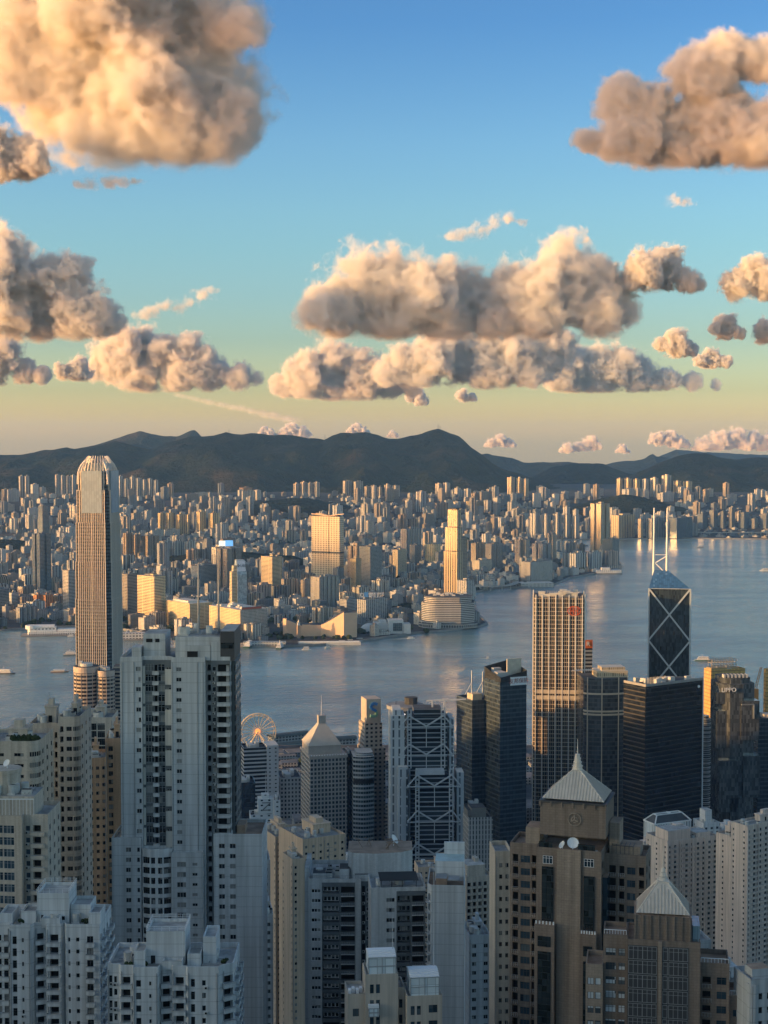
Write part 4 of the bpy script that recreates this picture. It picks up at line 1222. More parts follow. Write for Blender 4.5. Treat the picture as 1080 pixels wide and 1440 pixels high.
def site(pxL, pxC, pxR, Y, phi, z):
    """origin of the near corner and the lengths of the right hand face (a) and left hand face (b) of a block seen from pxL to pxR"""
    k = CT + (EYE - z) / Y * ST
    uL, uC, uR = [(p - 540) / F * k for p in (pxL, pxC, pxR)]
    cx, cy_ = uC * Y, Y
    c, s = math.cos(R(phi)), math.sin(R(phi))
    a = (uR * cy_ - cx) / (c - uR * s)
    b = (cx - uL * cy_) / (s + uL * c) if abs(s + uL * c) > 1e-4 else 20.0
    return cx, cy_, a, b
WCACHE = {}
def window_geo(mb, w, h, nm, frame=0, gl=1, M=None):
    T = (lambda p: M @ Vector(p)) if M is not None else (lambda p: p)
    mb.face([T(p) for p in ((0, .2, 0), (w, .2, 0), (w, .2, h), (0, .2, h))], gl)
    f = 0.09
    def fr(x0, z0, x1, z1):
        mb.face([T(p) for p in ((x0, .12, z0), (x1, .12, z0), (x1, .12, z1), (x0, .12, z1))], frame)
        mb.face([T(p) for p in ((x1, .12, z0), (x1, .2, z0), (x1, .2, z1), (x1, .12, z1))], frame)
    fr(0, 0, w, f); fr(0, h - f, w, h)
    for k in range(nm + 1):
        x = (w - f) * k / nm
        fr(x, f, x + f, h - f)
    if h > 1.5: fr(f, h * .68, w - f, h * .68 + f * .8)
def balcony_geo(mb, w, h, p, wall=0, rail=1, M=None, solid=True):
    """slab with parapet standing p metres out of the wall; local x along the wall, -y outward, z = 0 at the floor"""
    def bx(x0, y0, z0, x1, y1, z1, mi): mb.box(x0, y0, z0, x1, y1, z1, mi, bottom=True, M=M)
    bx(0, -p, -.18, w, -.004, 0, wall)
    if solid:
        bx(0, -p, 0, w, -p + .12, h, wall); bx(0, -p + .12, 0, .12, -.004, h, wall); bx(w - .12, -p + .12, 0, w, -.004, h, wall)
        bx(-.05, -p - .05, h, w + .05, -p + .17, h + .08, rail)
    else:
        bx(0, -p, h - .06, w, -p + .06, h, rail)
        n = max(3, int(w / .5))
        for k in range(n + 1): bx((w - .06) * k / n, -p, 0, (w - .06) * k / n + .06, -p + .06, h - .06, rail)
def ac_geo(mb, M=None):
    mb.box(0, -.42, 0, .8, -.004, .55, 0, bottom=True, M=M)
    mb.box(.08, -.46, .06, .5, -.424, .49, 1, M=M)
def seen(p):
    """is this world point inside the photograph's frame (with a margin)"""
    dx, dy, dz = p[0], p[1], p[2] - EYE
    f = dy * CT - dz * ST
    if f < 1: return False
    px = 540 + F * dx / f; py = 720 - F * (dz * CT + dy * ST) / f
    return -12 < px < 1092 and -10 < py < 1452
class Flats:
    """a tower with real openings: walls with reveals, windows, balconies and air conditioners as parts"""
    def __init__(s, name, label, cat, x, y, rz, z0, z1, poly, fh, wall, group=None, frame=None, glassm=None, roofm=None, root=None):
        s.root = root or empty(name, (x, y, z0), rz, label, cat, group)
        s.poly, s.fh, s.z0, s.h = poly, fh, z0, z1 - z0
        s.wall = wall
        s.roofm = roofm or DARKROOF
        s.frame = frame or WFRAME
        s.glass = glassm or WGLASS
        s.mb = MB()
        s.extra = []
        s.wins, s.bals, s.acs = [], [], []
        s.M = Matrix.Translation((x, y, z0)) @ Matrix.Rotation(rz, 4, 'Z')
    def edge(s, i):
        p, q = Vector((*s.poly[i], 0)), Vector((*s.poly[(i + 1) % len(s.poly)], 0))
        d = q - p
        return p, d.normalized(), d.length
    def edgeM(s, i):
        p, d, L = s.edge(i)
        return Matrix.Translation(p) @ Matrix.Rotation(math.atan2(d.y, d.x), 4, 'Z'), L
    def face(s, i, cols, floors=None, zbase=0.0, ztop=None, mi=0):
        """cols: (s0, s1, lo, hi, kind) per floor, in metres (lo and hi above the floor level); kind w window, d dark recess, b balcony, g glazed balcony back; zbase..ztop of the wall"""
        M, L = s.edgeM(i)
        ztop = s.h if ztop is None else ztop
        mb = s.mb
        ops = []
        nf = int((ztop - zbase - 0.4) / s.fh)
        zt = ztop - 1.1                        # floors are counted down from the roof
        for k in range(nf):
            zf = zt - (k + 1) * s.fh
            if zf < zbase: break
            if floors and not floors(k): continue
            wp = s.M @ (M @ Vector((L / 2, 0, zf + s.fh)))
            if not seen(wp) and not seen(s.M @ (M @ Vector((0, 0, zf + s.fh)))) and not seen(s.M @ (M @ Vector((L, 0, zf + s.fh)))): continue
            for c in cols:
                s0, s1, lo, hi, kd = c[:5]
                if len(c) > 5 and not c[5](k): continue
                if s1 > L - .05 or s0 < .05: continue
                ops.append((s0, s1, zf + lo, zf + hi, kd, k))
        zb = sorted(set([zbase, ztop] + [round(o[2], 3) for o in ops] + [round(o[3], 3) for o in ops]))
        by = {}
        T = lambda x, y, z: M @ Vector((x, y, z))
        for j in range(len(zb) - 1):
            za, zc = zb[j], zb[j + 1]
            if zc - za < 1e-3: continue
            mid = (za + zc) / 2
            row = sorted([(o[0], o[1]) for o in ops if o[2] - 1e-3 <= mid <= o[3] + 1e-3])
            x = 0.0
            for a, b in row + [(L, L)]:
                if a - x > 1e-3:
                    mb.face([T(x, 0, za), T(a, 0, za), T(a, 0, zc), T(x, 0, zc)], mi, [(x, za), (a, za), (a, zc), (x, zc)])
                x = max(x, b)
        for s0, s1, za, zc, kd, k in ops:
            d = .24 if kd == 'w' else (1.3 if kd in 'bd' else .5)
            mb.face([T(s0, 0, za), T(s1, 0, za), T(s1, d, za), T(s0, d, za)][::-1], mi)
            mb.face([T(s0, 0, zc), T(s1, 0, zc), T(s1, d, zc), T(s0, d, zc)], mi)
            mb.face([T(s0, 0, za), T(s0, d, za), T(s0, d, zc), T(s0, 0, zc)][::-1], mi)
            mb.face([T(s1, 0, za), T(s1, d, za), T(s1, d, zc), T(s1, 0, zc)], mi)
            if kd != 'w':
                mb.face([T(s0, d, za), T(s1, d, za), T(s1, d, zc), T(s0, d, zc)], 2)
            if kd == 'w':
                s.wins.append((M @ Matrix.Translation((s0, 0, za)), round(s1 - s0, 2), round(zc - za, 2)))
    def blank(s, i, zbase=0.0, ztop=None, mi=0):
        M, L = s.edgeM(i)
        ztop = s.h if ztop is None else ztop
        s.mb.face([M @ Vector(p) for p in ((0, 0, zbase), (L, 0, zbase), (L, 0, ztop), (0, 0, ztop))], mi, [(0, zbase), (L, zbase), (L, ztop), (0, ztop)])
    def balconies(s, i, s0, s1, p=1.2, h=1.0, lo=0.0, floors=None, solid=True, ztop=None):
        M, L = s.edgeM(i)
        zt = (s.h if ztop is None else ztop) - 1.1
        for k in range(int((zt) / s.fh)):
            if floors and not floors(k): continue
            zf = zt - (k + 1) * s.fh
            if not seen(s.M @ (M @ Vector((s0, 0, zf)))): continue
            s.bals.append((M @ Matrix.Translation((s0, 0, zf + lo)), round(s1 - s0, 2), h, p, solid))
    def acrow(s, i, s0, lo=.2, every=2, seed=0, prob=.7, ztop=None):
        M, L = s.edgeM(i)
        r_ = random.Random(seed)
        zt = (s.h if ztop is None else ztop) - 1.1
        for k in range(int(zt / s.fh)):
            zf = zt - (k + 1) * s.fh
            if r_.random() > prob or not seen(s.M @ (M @ Vector((s0, 0, zf)))): continue
            s.acs.append(M @ Matrix.Translation((s0, 0, zf + lo)))
    def pipes(s, i, xs, mat=None):
        M, L = s.edgeM(i)
        mb = MB()
        for x in xs:
            mb.bar(M @ Vector((x, -.12, 0)), M @ Vector((x, -.12, s.h - .3)), .14)
            for k in range(int(s.h / 6)): mb.box(x - .14, -.2, k * 6 + 2, x + .14, -.004, k * 6 + 2.16, M=M)
        mb.build("drain_pipe", [mat or METAL], s.root)
    def done(s, cap=True, parapet=1.1, wname="window", wallname="wall", nmax=100):
        poly = s.poly
        if cap:
            s.mb.face([(x, y, s.h - .02) for x, y in poly], 1)
        if parapet:
            n = len(poly)
            cx, cy_ = sum(p[0] for p in poly) / n, sum(p[1] for p in poly) / n
            for i in range(n):
                M, L = s.edgeM(i)
                s.mb.box(0.0, 0.003, s.h, L, .25, s.h + parapet, 0, M=M)
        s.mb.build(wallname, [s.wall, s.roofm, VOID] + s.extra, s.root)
        key = (s.frame.name, s.glass.name)
        # windows: the hundred highest are parts, the rest one part
        def place(items, name, geo, mats, keyf):
            items = sorted(items, key=lambda t: -(t[0] @ Vector((0, 0, 0))).z if isinstance(t, tuple) else -(t @ Vector((0, 0, 0))).z)
            for t in items[:nmax]:
                ck = (name, key) + keyf(t)
                if ck not in WCACHE:
                    m = MB(); geo(m, t, None); WCACHE[ck] = m.mesh(name, mats)
                M = t[0] if isinstance(t, tuple) else t
                o = link(name, WCACHE[ck], s.root, M.to_translation(), M.to_euler().z)
            if len(items) > nmax:
                m = MB()
                for t in items[nmax:]: geo(m, t, t[0] if isinstance(t, tuple) else t)
                tag(m.build(name, mats, s.root), kind='stuff')
        place(s.wins, wname, lambda m, t, M: window_geo(m, t[1], t[2], max(1, round(t[1] / .8)), M=M), [s.frame, s.glass], lambda t: (t[1], t[2]))
        place(s.bals, "balcony", lambda m, t, M: balcony_geo(m, t[1], t[2], t[3], M=M, solid=t[4]), [s.wall, RAIL], lambda t: (t[1], t[2], t[3], t[4], s.wall.name))
        place(s.acs, "air_conditioner", lambda m, t, M: ac_geo(m, M), [ACMAT, VOID], lambda t: ())
        return s.root
def regular(L, n, w, lo, hi, margin=1.0, kind='w'):
    """n openings of width w spread evenly along a wall of length L"""
    g = (L - 2 * margin - n * w) / max(1, n - 1) if n > 1 else 0
    x0 = margin if n > 1 else (L - w) / 2
    return [(round(x0 + k * (w + g), 3), round(x0 + k * (w + g) + w, 3), lo, hi, kind) for k in range(n)]
def roof_kit(root, x0, y0, x1, y1, z, seed, mats=None, dish=False, mast=False, n=8, hut=True):
    """roof huts, tanks, pipes and aerials"""
    r_ = random.Random(seed)
    wall = (mats or [PALE])[0]
    if hut:
        mb = MB()
        w, d = (x1 - x0) * r_.uniform(.3, .45), (y1 - y0) * r_.uniform(.3, .5)
        hx, hy = x0 + (x1 - x0) * r_.uniform(.25, .45), y0 + (y1 - y0) * r_.uniform(.3, .45)
        hh = r_.uniform(3.2, 5.0)
        mb.box(hx, hy, z, hx + w, hy + d, z + hh, 0); mb.box(hx - .3, hy - .3, z + hh, hx + w + .3, hy + d + .3, z + hh + .35, 0, bottom=True)
        mb.box(hx + w * .3, hy - .05, z + .3, hx + w * .3 + 1.1, hy, z + 2.4, 1)
        mb.box(hx + w * .25, hy + d * .2, z + hh + .35, hx + w * .7, hy + d * .75, z + hh + 2.4, 0)
        mb.build("roof_hut", [wall, VOID], root)
    for k in range(n):
        mb = MB()
        px, py = r_.uniform(x0 + 1, x1 - 3), r_.uniform(y0 + 1, y1 - 3)
        if r_.random() < .5:
            mb.cyl(px, py, z + .5, z + 2.5, r_.uniform(.8, 1.4), 10); mb.box(px - .9, py - .9, z, px + .9, py + .9, z + .5)
            mb.build("water_tank", [ACMAT], root)
        else:
            a, b, c = r_.uniform(1, 2.6), r_.uniform(1, 2), r_.uniform(.9, 1.8)
            mb.box(px, py, z, px + a, py + b, z + c); mb.box(px + .15, py + .15, z + c, px + a - .15, py + b - .15, z + c + .15, 1)
            mb.build("cooling_unit", [ACMAT, VOID], root)
    mb = MB()
    for k in range(4):
        yy = r_.uniform(y0 + .5, y1 - .5); mb.bar((x0 + .6, yy, z + .35), (x1 - .6, yy, z + .35), .18)
        xx = r_.uniform(x0 + .5, x1 - .5); mb.bar((xx, y0 + .6, z + .5), (xx, y1 - .6, z + .5), .16)
    mb.build("pipes", [METAL], root)
    if mast:
        mb = MB(); xx, yy = (x0 + x1) / 2, (y0 + y1) / 2
        mb.cyl(xx, yy, z, z + 9, .14, 6, r2=.06)
        for q in (5.5, 6.6, 7.7): mb.bar((xx - 1.1, yy, z + q), (xx + 1.1, yy, z + q), .08)
        mb.build("aerial", [METAL], root)
    if dish: sat_dish(root, (x0 + (x1 - x0) * .7, y0 + (y1 - y0) * .4, z), 1.5)
def sat_dish(root, p, r, az=-0.6, mat=None):
    mb = MB()
    N, K = 16, 4
    M = Matrix.Translation((p[0], p[1], p[2] + r * 1.25)) @ Matrix.Rotation(az, 4, 'Z') @ Matrix.Rotation(R(55), 4, 'X')
    q = lambda k, i: M @ Vector((r * k / K * math.cos(2 * math.pi * i / N), r * k / K * math.sin(2 * math.pi * i / N), .32 * r * (k / K) ** 2))
    for k in range(K):
        for i in range(N):
            pts = [q(k, i), q(k + 1, i), q(k + 1, i + 1), q(k, i + 1)]
            if k == 0: pts = pts[:3]
            mb.face(pts)
            mb.face([v - M.to_3x3() @ Vector((0, 0, .06)) for v in pts[::-1]])
    for i in (0, 5, 11): mb.bar(q(4, i), M @ Vector((0, 0, r * .8)), .07)
    mb.bar((p[0], p[1], p[2]), M @ Vector((0, 0, 0)), .2)
    return mb.build("satellite_dish", [mat or LAMPWHITE], root)
# ------------------------------------------------------------------ office towers along the near shore
GROUND_Z = 4.0
def rect(a, b, x0=0.0, y0=0.0): return [(x0, y0), (x0 + a, y0), (x0 + a, y0 + b), (x0, y0 + b)]
def chamf(a, b, c, x0=0.0, y0=0.0): return [(x0 + c, y0), (x0 + a - c, y0), (x0 + a, y0 + c), (x0 + a, y0 + b - c), (x0 + a - c, y0 + b), (x0 + c, y0 + b), (x0, y0 + b - c), (x0, y0 + c)]

# --- tapered tower with the clawed crown
zt = zpy(641, 1762)
cx, cy_, a, b = site(104, 156, 174, 1742, 80, 150)
S = (a + b) / 2 if abs(a - b) < 12 else b
root = empty("tapered_tower", (cx, cy_, GROUND_Z), R(80), "very tall tapering tower with pale fins and a clawed crown at left", "skyscraper")
IFCG = glass("tower blue grey glass", (0.12, 0.15, 0.175), 0.12, .4, 1.5, 4.1, band=(0.05, 0.058, 0.066), bandw=.4)
IFCG2 = glass("crown reflective glass", (0.26, 0.34, 0.41), 0.1, .08, 3.0, 4.1)
FIN = plain("pale bronze fins", (0.60, 0.56, 0.50), 0.45, var=0.06)
FINW = plain("pale claw metal", (0.66, 0.64, 0.60), 0.4, var=0.06)
lev = [(641, .0), (664, .80), (690, .90), (735, .945), (790, .972), (842, .99)]
zs = [zpy(p, 1762) - GROUND_Z for p, _ in lev]
H0 = zs[0]
mbg, mbf, mbt = MB(), MB(), MB()
c2 = S / 2
bounds = [(0, zs[5], 1.0), (zs[5], zs[4], .978), (zs[4], zs[3], .952), (zs[3], zs[2], .905), (zs[2], zs[1], .83)]
for za, zb, k in bounds:
    w = S * k; o = (S - w) / 2; cc = w * .12
    # square plan with notched corners
    x0, x1 = o, o + w
    P = [(x0 + cc, x0), (x1 - cc, x0), (x1 - cc, x0 + cc * .55), (x1 - cc * .55, x0 + cc * .55), (x1 - cc * .55, x0 + cc), (x1, x0 + cc), (x1, x1 - cc), (x1 - cc * .55, x1 - cc), (x1 - cc * .55, x1 - cc * .55), (x1 - cc, x1 - cc * .55), (x1 - cc, x1),
         (x0 + cc, x1), (x0 + cc, x1 - cc * .55), (x0 + cc * .55, x1 - cc * .55), (x0 + cc * .55, x1 - cc), (x0, x1 - cc), (x0, x0 + cc), (x0 + cc * .55, x0 + cc), (x0 + cc * .55, x0 + cc * .55), (x0 + cc, x0 + cc * .55)]
    mbg.prism(P, za, zb, 0, 1)
    n = 14
    for f in range(n + 1):
        t = x0 + cc + (w - 2 * cc) * f / n
        big = .85 if f % 7 == 0 else .5
        for q in ((t, x0 - .25), (t, x1 + .25)): mbf.bar((q[0], q[1], za), (q[0], q[1], zb + 1.2), big, 0, .7, up=(0, 1, 0))
        for q in ((x0 - .25, t), (x1 + .25, t)): mbf.bar((q[0], q[1], za), (q[0], q[1], zb + 1.2), .7, 0, big, up=(0, 1, 0))
    zf = za + 2.0
    while zf < zb:
        for (p, q) in (((x0 + cc, x0 - .12), (x1 - cc, x0 - .12)), ((x0 - .12, x0 + cc), (x0 - .12, x1 - cc)), ((x1 + .12, x0 + cc), (x1 + .12, x1 - cc))):
            mbf.bar((*p, zf), (*q, zf), .06, 0, .15)
        zf += 4.1
mbg.build("curtain_wall", [IFCG, DARKROOF], root)
mbf.build("fins", [FIN], root)
# bright glass bay high on each face
mb = MB()
w = S * .56; o = (S - w) / 2
mb.box(o, -.05 * S * .0 + (S - S * .905) / 2 - .9, zs[3] + 12, o + w, S * .95, zs[1] + 2, 0, 1)
mb.box((S - S * .905) / 2 - .9, o, zs[3] + 12, S * .95, o + w, zs[1] + 2, 0, 1)
mb.build("crown_bay", [IFCG2, DARKROOF], root)
mb = MB()
n = 9
wk = S * .83
for f in range(n + 1):
    t = f / n
    hgt = zs[1] + (H0 - zs[1]) * (1 - (abs(t - .5) * 2) ** 2 * .30)
    for side in range(4):
        pts = []
        for j in range(7):
            u = j / 6
            inw = (S - wk) / 2 + wk * .20 * u ** 3.0
            al = (S - wk) / 2 + wk * t; al = S / 2 + (al - S / 2) * (1 - .34 * u ** 3.0)
            z = zs[1] - 14 + (hgt - zs[1] + 14) * u
            p = [(al, inw), (S - inw, al), (al, S - inw), (inw, al)][side]
            pts.append((p[0], p[1], z))
        for j in range(6): mb.bar(pts[j], pts[j + 1], 1.25 if f in (0, n) else .8, 0)
mb.build("claw_crown", [FINW], root)
mb = MB(); k = S * .56; o = (S - k) / 2; mb.box(o, o, zs[1], o + k, o + k, zs[1] + 11, 0, 1); mb.build("crown_core", [IFCG2, DARKROOF], root)

# --- pair of round banded towers at its foot
F_EXB = facade("brown banded curved wall", (0.46, 0.37, 0.29), (0.045, 0.045, 0.05), 50, 4.0, 1.0, .52, glass_rough=.15)
for k, (pl, pr, top, lab, nm) in enumerate([(101, 137, 939, "left round banded tower at the tapered tower's foot", "round_tower"), (135, 160, 944, "middle round banded tower at the tapered tower's foot", "round_tower")]):
    Y = 1540
    r = (pr - pl) / 2 / F * Y
    zt = zpy(top, Y) - GROUND_Z
    root = empty(nm, (xpx((pl + pr) / 2, Y, 100), Y + r, GROUND_Z), 0, lab, "office tower", "round banded towers")
    P = [(r * math.cos(t * math.pi / 14), r * math.sin(t * math.pi / 14)) for t in range(28)]
    mb = MB(); mb.prism(P, 0, zt - 6, 0, 1); mb.prism([(x * 1.01, y * 1.01) for x, y in P], zt - 6, zt, 2, 1); mb.build("wall", [F_EXB, DARKROOF, plain("pink granite", (0.50, 0.40, 0.33), .6)], root)
    mb = MB(); mb.cyl(0, 0, zt, zt + 3, r * .5, 14); mb.box(-r * .6, -3, zt, -r * .3, 3, zt + 5); mb.build("roof_plant", [PALE], root)
    mb = MB()
    for t in range(0, 28, 2): mb.bar((P[t][0] * 1.012, P[t][1] * 1.012, 0), (P[t][0] * 1.012, P[t][1] * 1.012, zt - 6), .5)
    mb.build("mullions", [plain("pink granite", (0.50, 0.40, 0.33), .6)], root)
cx, cy_, a, b = site(157, 157.5, 176, 1560, 4, 100)
root = empty("office_tower", (cx, cy_, GROUND_Z), R(4), "straight banded wing right of the round towers", "office tower")
mb = MB(); zt = zpy(943, 1560) - GROUND_Z; mb.box(0, 0, 0, a, 30, zt, 0, 1); mb.box(2, 6, zt, a - 2, 20, zt + 4, 0, 1); mb.build("wall", [F_EXB, DARKROOF], root)

# --- ferris wheel
Yw = 2060
zc = zpy(1028.5, Yw)
rw = 25.5 / F * Yw
root = empty("ferris_wheel", (xpx(362.5, Yw, zc), Yw, GROUND_Z), R(8), "white ferris wheel with a glowing orange hub by the harbour", "ferris wheel")
zc -= GROUND_Z
WW = plain("sun gilded wheel steel", (0.86, 0.68, 0.46), .4, var=.03)  # white steel with the golden sunlight put into its colour
mb = MB()
N = 42
for yy in (-1.6, 1.6):
    for k in range(N):
        t0, t1 = 2 * math.pi * k / N, 2 * math.pi * (k + 1) / N
        for rr, ww in ((rw, 1.1), (rw * .88, .6)):
            mb.bar((rr * math.cos(t0), yy, zc + rr * math.sin(t0)), (rr * math.cos(t1), yy, zc + rr * math.sin(t1)), ww, up=(0, 1, 0))
        if k % 3 == 0: mb.bar((rw * .88 * math.cos(t0), yy, zc + rw * .88 * math.sin(t0)), (rw * math.cos(t1), yy, zc + rw * math.sin(t1)), .35, up=(0, 1, 0))
mb.build("rim", [WW], root)
mb = MB()
for k in range(21):
    t0 = 2 * math.pi * k / 21
    mb.bar((2 * math.cos(t0), 0, zc + 2 * math.sin(t0)), (rw * math.cos(t0), 0, zc + rw * math.sin(t0)), .9, up=(0, 1, 0))
mb.build("spokes", [WW], root)
mb = MB(); mb.prism([(3.6 * math.cos(k * math.pi / 8), 3.6 * math.sin(k * math.pi / 8)) for k in range(16)], -1.8, 1.8, bottom=True, M=Matrix.Translation((0, 0, zc)) @ Matrix.Rotation(math.pi / 2, 4, 'X'))
mb.build("hub", [screen("lit orange hub", (0.95, 0.30, 0.08), .9)], root)
for s in (-1, 1):
    mb = MB()
    for d in (-1, 1): mb.bar((0, s * 2.2, zc), (d * 15, s * 6, 0), 1.5)
    mb.build("leg", [WW], root)
cab = None
for k in range(42):
    if k % 2: continue
    t0 = 2 * math.pi * k / N
    if cab is None:
        mb = MB(); mb.sphere((0, 0, -1.1), 1.15, 8, 6); cab = mb.mesh("cabin", [WW])
    link("cabin", cab, root, (rw * 1.02 * math.cos(t0), 0, zc + rw * 1.02 * math.sin(t0)))

# --- central ferry piers
PIERROOF = plain("pier green roof", (0.09, 0.11, 0.11), .7, var=.3)
for px, py, L, Wd, rz, lab in ((382, 1046, 62, 20, 28, "long dark roofed ferry pier right of the wheel"), (466, 1050, 40, 18, 20, "short curved ferry pier right of the pyramid spire")):
    Y = ypy(py, 3)
    root = empty("ferry_pier", (xpx(px, Y, 3), Y, 0), R(rz), lab, "pier")
    mb = MB(); mb.box(0, 0, -1, L, Wd, 3); mb.build("deck", [QUAY], root)
    mb = MB(); mb.box(2, 2, 3, L - 2, Wd - 2, 11, 0); mb.build("wall", [facade("pier wall", (.35, .36, .36), (.05, .05, .06), 5, 4, .7, .6)], root)
    mb = MB()
    for k in range(8):
        t0, t1 = math.pi * k / 8, math.pi * (k + 1) / 8
        mb.face([(1, Wd / 2 - (Wd / 2 - 1) * math.cos(t0), 11 + 4 * math.sin(t0)), (L - 1, Wd / 2 - (Wd / 2 - 1) * math.cos(t0), 11 + 4 * math.sin(t0)), (L - 1, Wd / 2 - (Wd / 2 - 1) * math.cos(t1), 11 + 4 * math.sin(t1)), (1, Wd / 2 - (Wd / 2 - 1) * math.cos(t1), 11 + 4 * math.sin(t1))])
    mb.build("roof", [PIERROOF], root)
# low white piece of quay building with warm lamps under its canopy
Y = ypy(1066, 4)
root = empty("quay_hall", (xpx(386, Y, 6), Y, GROUND_Z), R(6), "low quay hall with orange lamps under its canopy beside the wheel", "hall")
mb = MB(); mb.box(0, 6, 0, 36, 22, 7, 0, 1); mb.build("wall", [facade("quay hall wall", (.38, .35, .32), (.06, .05, .05), 5, 7, .6, .6), PALE], root)
mb = MB(); mb.box(-1, 0, 7, 37, 6, 7.6, bottom=True); mb.build("canopy", [PALE], root)
mb = MB()
for k in range(9): mb.sphere((2 + k * 4, 2, 5.6), .8, 8, 5)
mb.build("lamps", [screen("orange lamps", (1.0, 0.42, 0.10), 2.0)], root)

# --- generic office block
def office(name, label, cat, pl, pc, pr, top, Y, phi, mat, roof=None, plant=True, bmin=None, amin=None, zb=None, group=None, seed=0, parapet=2.0):
    z = zpy(top, Y)
    cx, cy_, a, b = site(pl, pc, pr, Y, phi, z)
    if bmin: b = bmin
    if amin: a = amin
    zb = GROUND_Z if zb is None else zb
    root = empty(name, (cx, cy_, zb), R(phi), label, cat, group)
    h = z - zb
    mb = MB(); mb.box(0, 0, 0, a, b, h - parapet, 0, 1)
    for q in ((0, 0, a, .4), (0, b - .4, a, b), (0, .4, .4, b - .4), (a - .4, .4, a, b - .4)): mb.box(q[0], q[1], h - parapet, q[2], q[3], h, 0)
    mb.build("wall", [mat, roof or DARKROOF], root)
    if plant:
        r_ = random.Random(seed)
        mb = MB()
        for k in range(5):
            w, d = a * r_.uniform(.12, .3), b * r_.uniform(.12, .3)
            x0, y0 = r_.uniform(.05, .6) * a, r_.uniform(.05, .6) * b
            mb.box(x0, y0, h - parapet, x0 + w, y0 + d, h + r_.uniform(0, 3))
        mb.build("roof_plant", [PALE], root)
    return root, a, b, h

# blocks between the wheel and the great grey tower
F_HB = facade("white block with dark bands", (0.52, 0.53, 0.53), (0.03, 0.035, 0.04), 60, 4.0, 1.0, .55)
F_WH = facade("plain white flank", (0.56, 0.57, 0.57), (0.04, 0.045, 0.05), 6, 4, .3, .3)
r1, a, b, h = office("office_block", "white office block with black window bands below the wheel", "office block", 330, 343, 375, 1052, 1480, 14, F_HB, bmin=26)
mb = MB(); mb.box(a + .01, -1.2, 0, a + 12, 24, h + 1.5, 0, 1); mb.build("stair_tower", [F_WH, PALE], r1)
DARKG = glass("black blue glass", (0.022, 0.032, 0.042), .1, .6, 1.6, 4.0, band=(0.04, 0.05, 0.06), bandw=.15)
office("office_block", "dark glass block behind the great grey tower's right edge", "office block", 328, 334, 359, 1101, 1280, 10, DARKG, bmin=24)
F_CLS = facade("cream classical front", (0.50, 0.48, 0.45), (0.04, 0.045, 0.05), 3.6, 4.2, .5, .55)
office("office_block", "low cream block with small square windows left of the pyramid tower", "office block", 391, 394, 424, 1094, 1500, 10, F_CLS, bmin=40)
r1, a, b, h = office("office_block", "slim white block with a dark emblem near its top", "office block", 350, 352, 384, 1146, 1180, 8, F_WH, bmin=16)
mb = MB(); x0 = a * .35; mb.box(x0, 2, h, a, 14, h + 12, 0, 1); mb.box(x0 + 3, 4, h + 12, a - 3, 12, h + 15, 0, 1); mb.build("upper_block", [F_WH, PALE], r1)
mb = MB(); xa = x0 + 3
mb.bar((xa, 1.9, h + 9), (xa + 7, 1.9, h + 9), .7); mb.bar((xa + 7, 1.9, h + 9), (xa + 1, 1.9, h + 3.5), .8); mb.bar((xa, 1.9, h + 3), (xa + 7, 1.9, h + 3), .7); mb.build("emblem", [plain("emblem grey", (.16, .16, .17), .6)], r1)
mb = MB(); mb.cyl(a * .7, 8, h + 15, h + 33, .22, 6, r2=.1); mb.build("mast", [STEEL], r1)
office("office_block", "narrow pale block behind the emblem block", "office block", 383, 385, 394, 1125, 1260, 6, F_WH, bmin=20)

# --- pyramid roofed tower
zt = zpy(1067, 1330)
cx, cy_, a, b = site(423, 436, 488, 1330, 14, zt)
b = max(b, 26)
GRAN = plain("grey pink granite", (0.40, 0.36, 0.32), .65, var=.12)
F_ENT = facade("granite office grid", (0.38, 0.35, 0.32), (0.035, 0.045, 0.055), 3.3, 3.9, .62, .62, glass_rough=.1)
root = empty("pyramid_tower", (cx, cy_, GROUND_Z), R(14), "granite office tower with a small steep pyramid roof and spire", "office tower")
h = zt - GROUND_Z
mb = MB(); mb.box(0, 0, 0, a, b, h, 0, 1); mb.build("wall", [F_ENT, DARKROOF], root)
mb = MB(); mb.prism(rect(a + 1.2, b + 1.2, -.6, -.6), h, h + 2.2, 0, bottom=True); mb.build("cornice", [GRAN], root)
pw = 30
x0, y0 = (a - pw) / 2 - 2, (b - pw) / 2
zb_ = zpy(1047, 1345) - GROUND_Z; za_ = zpy(1019, 1345) - GROUND_Z
mb = MB(); mb.prism(rect(pw, pw, x0, y0), h + 2.2, zb_, 0); mb.build("neck", [GRAN], root)
mb = MB(); mb.prism(rect(pw + 1.4, pw + 1.4, x0 - .7, y0 - .7), zb_, za_, 0, P2=rect(6, 6, x0 + pw / 2 - 3, y0 + pw / 2 - 3), bottom=True)
rf = mb.build("pyramid_roof", [plain("pale stone roofing", (0.48, 0.44, 0.38), .6, var=.1)], root)
mb = MB(); mb.box(x0 + pw / 2 - 3.4, y0 + pw / 2 - 3.4, za_, x0 + pw / 2 + 3.4, y0 + pw / 2 + 3.4, za_ + 7); mb.build("lantern", [GRAN], rf)
mb = MB(); mb.cyl(x0 + pw / 2, y0 + pw / 2, za_ + 7, za_ + 25, .45, 6, r2=.12); mb.build("spire", [STEEL], rf)
mb = MB()
for k in range(14): mb.box(k * a / 14 + .8, -.9, h + 2.2, k * a / 14 + 1.7, -.1, h + 3.0)
mb.build("cornice_lamps", [LAMPWHITE], root)
office("office_tower", "narrow black glass slab right of the pyramid tower", "office tower", 486, 487, 497, 1060, 1345, 10, DARKG, bmin=26)
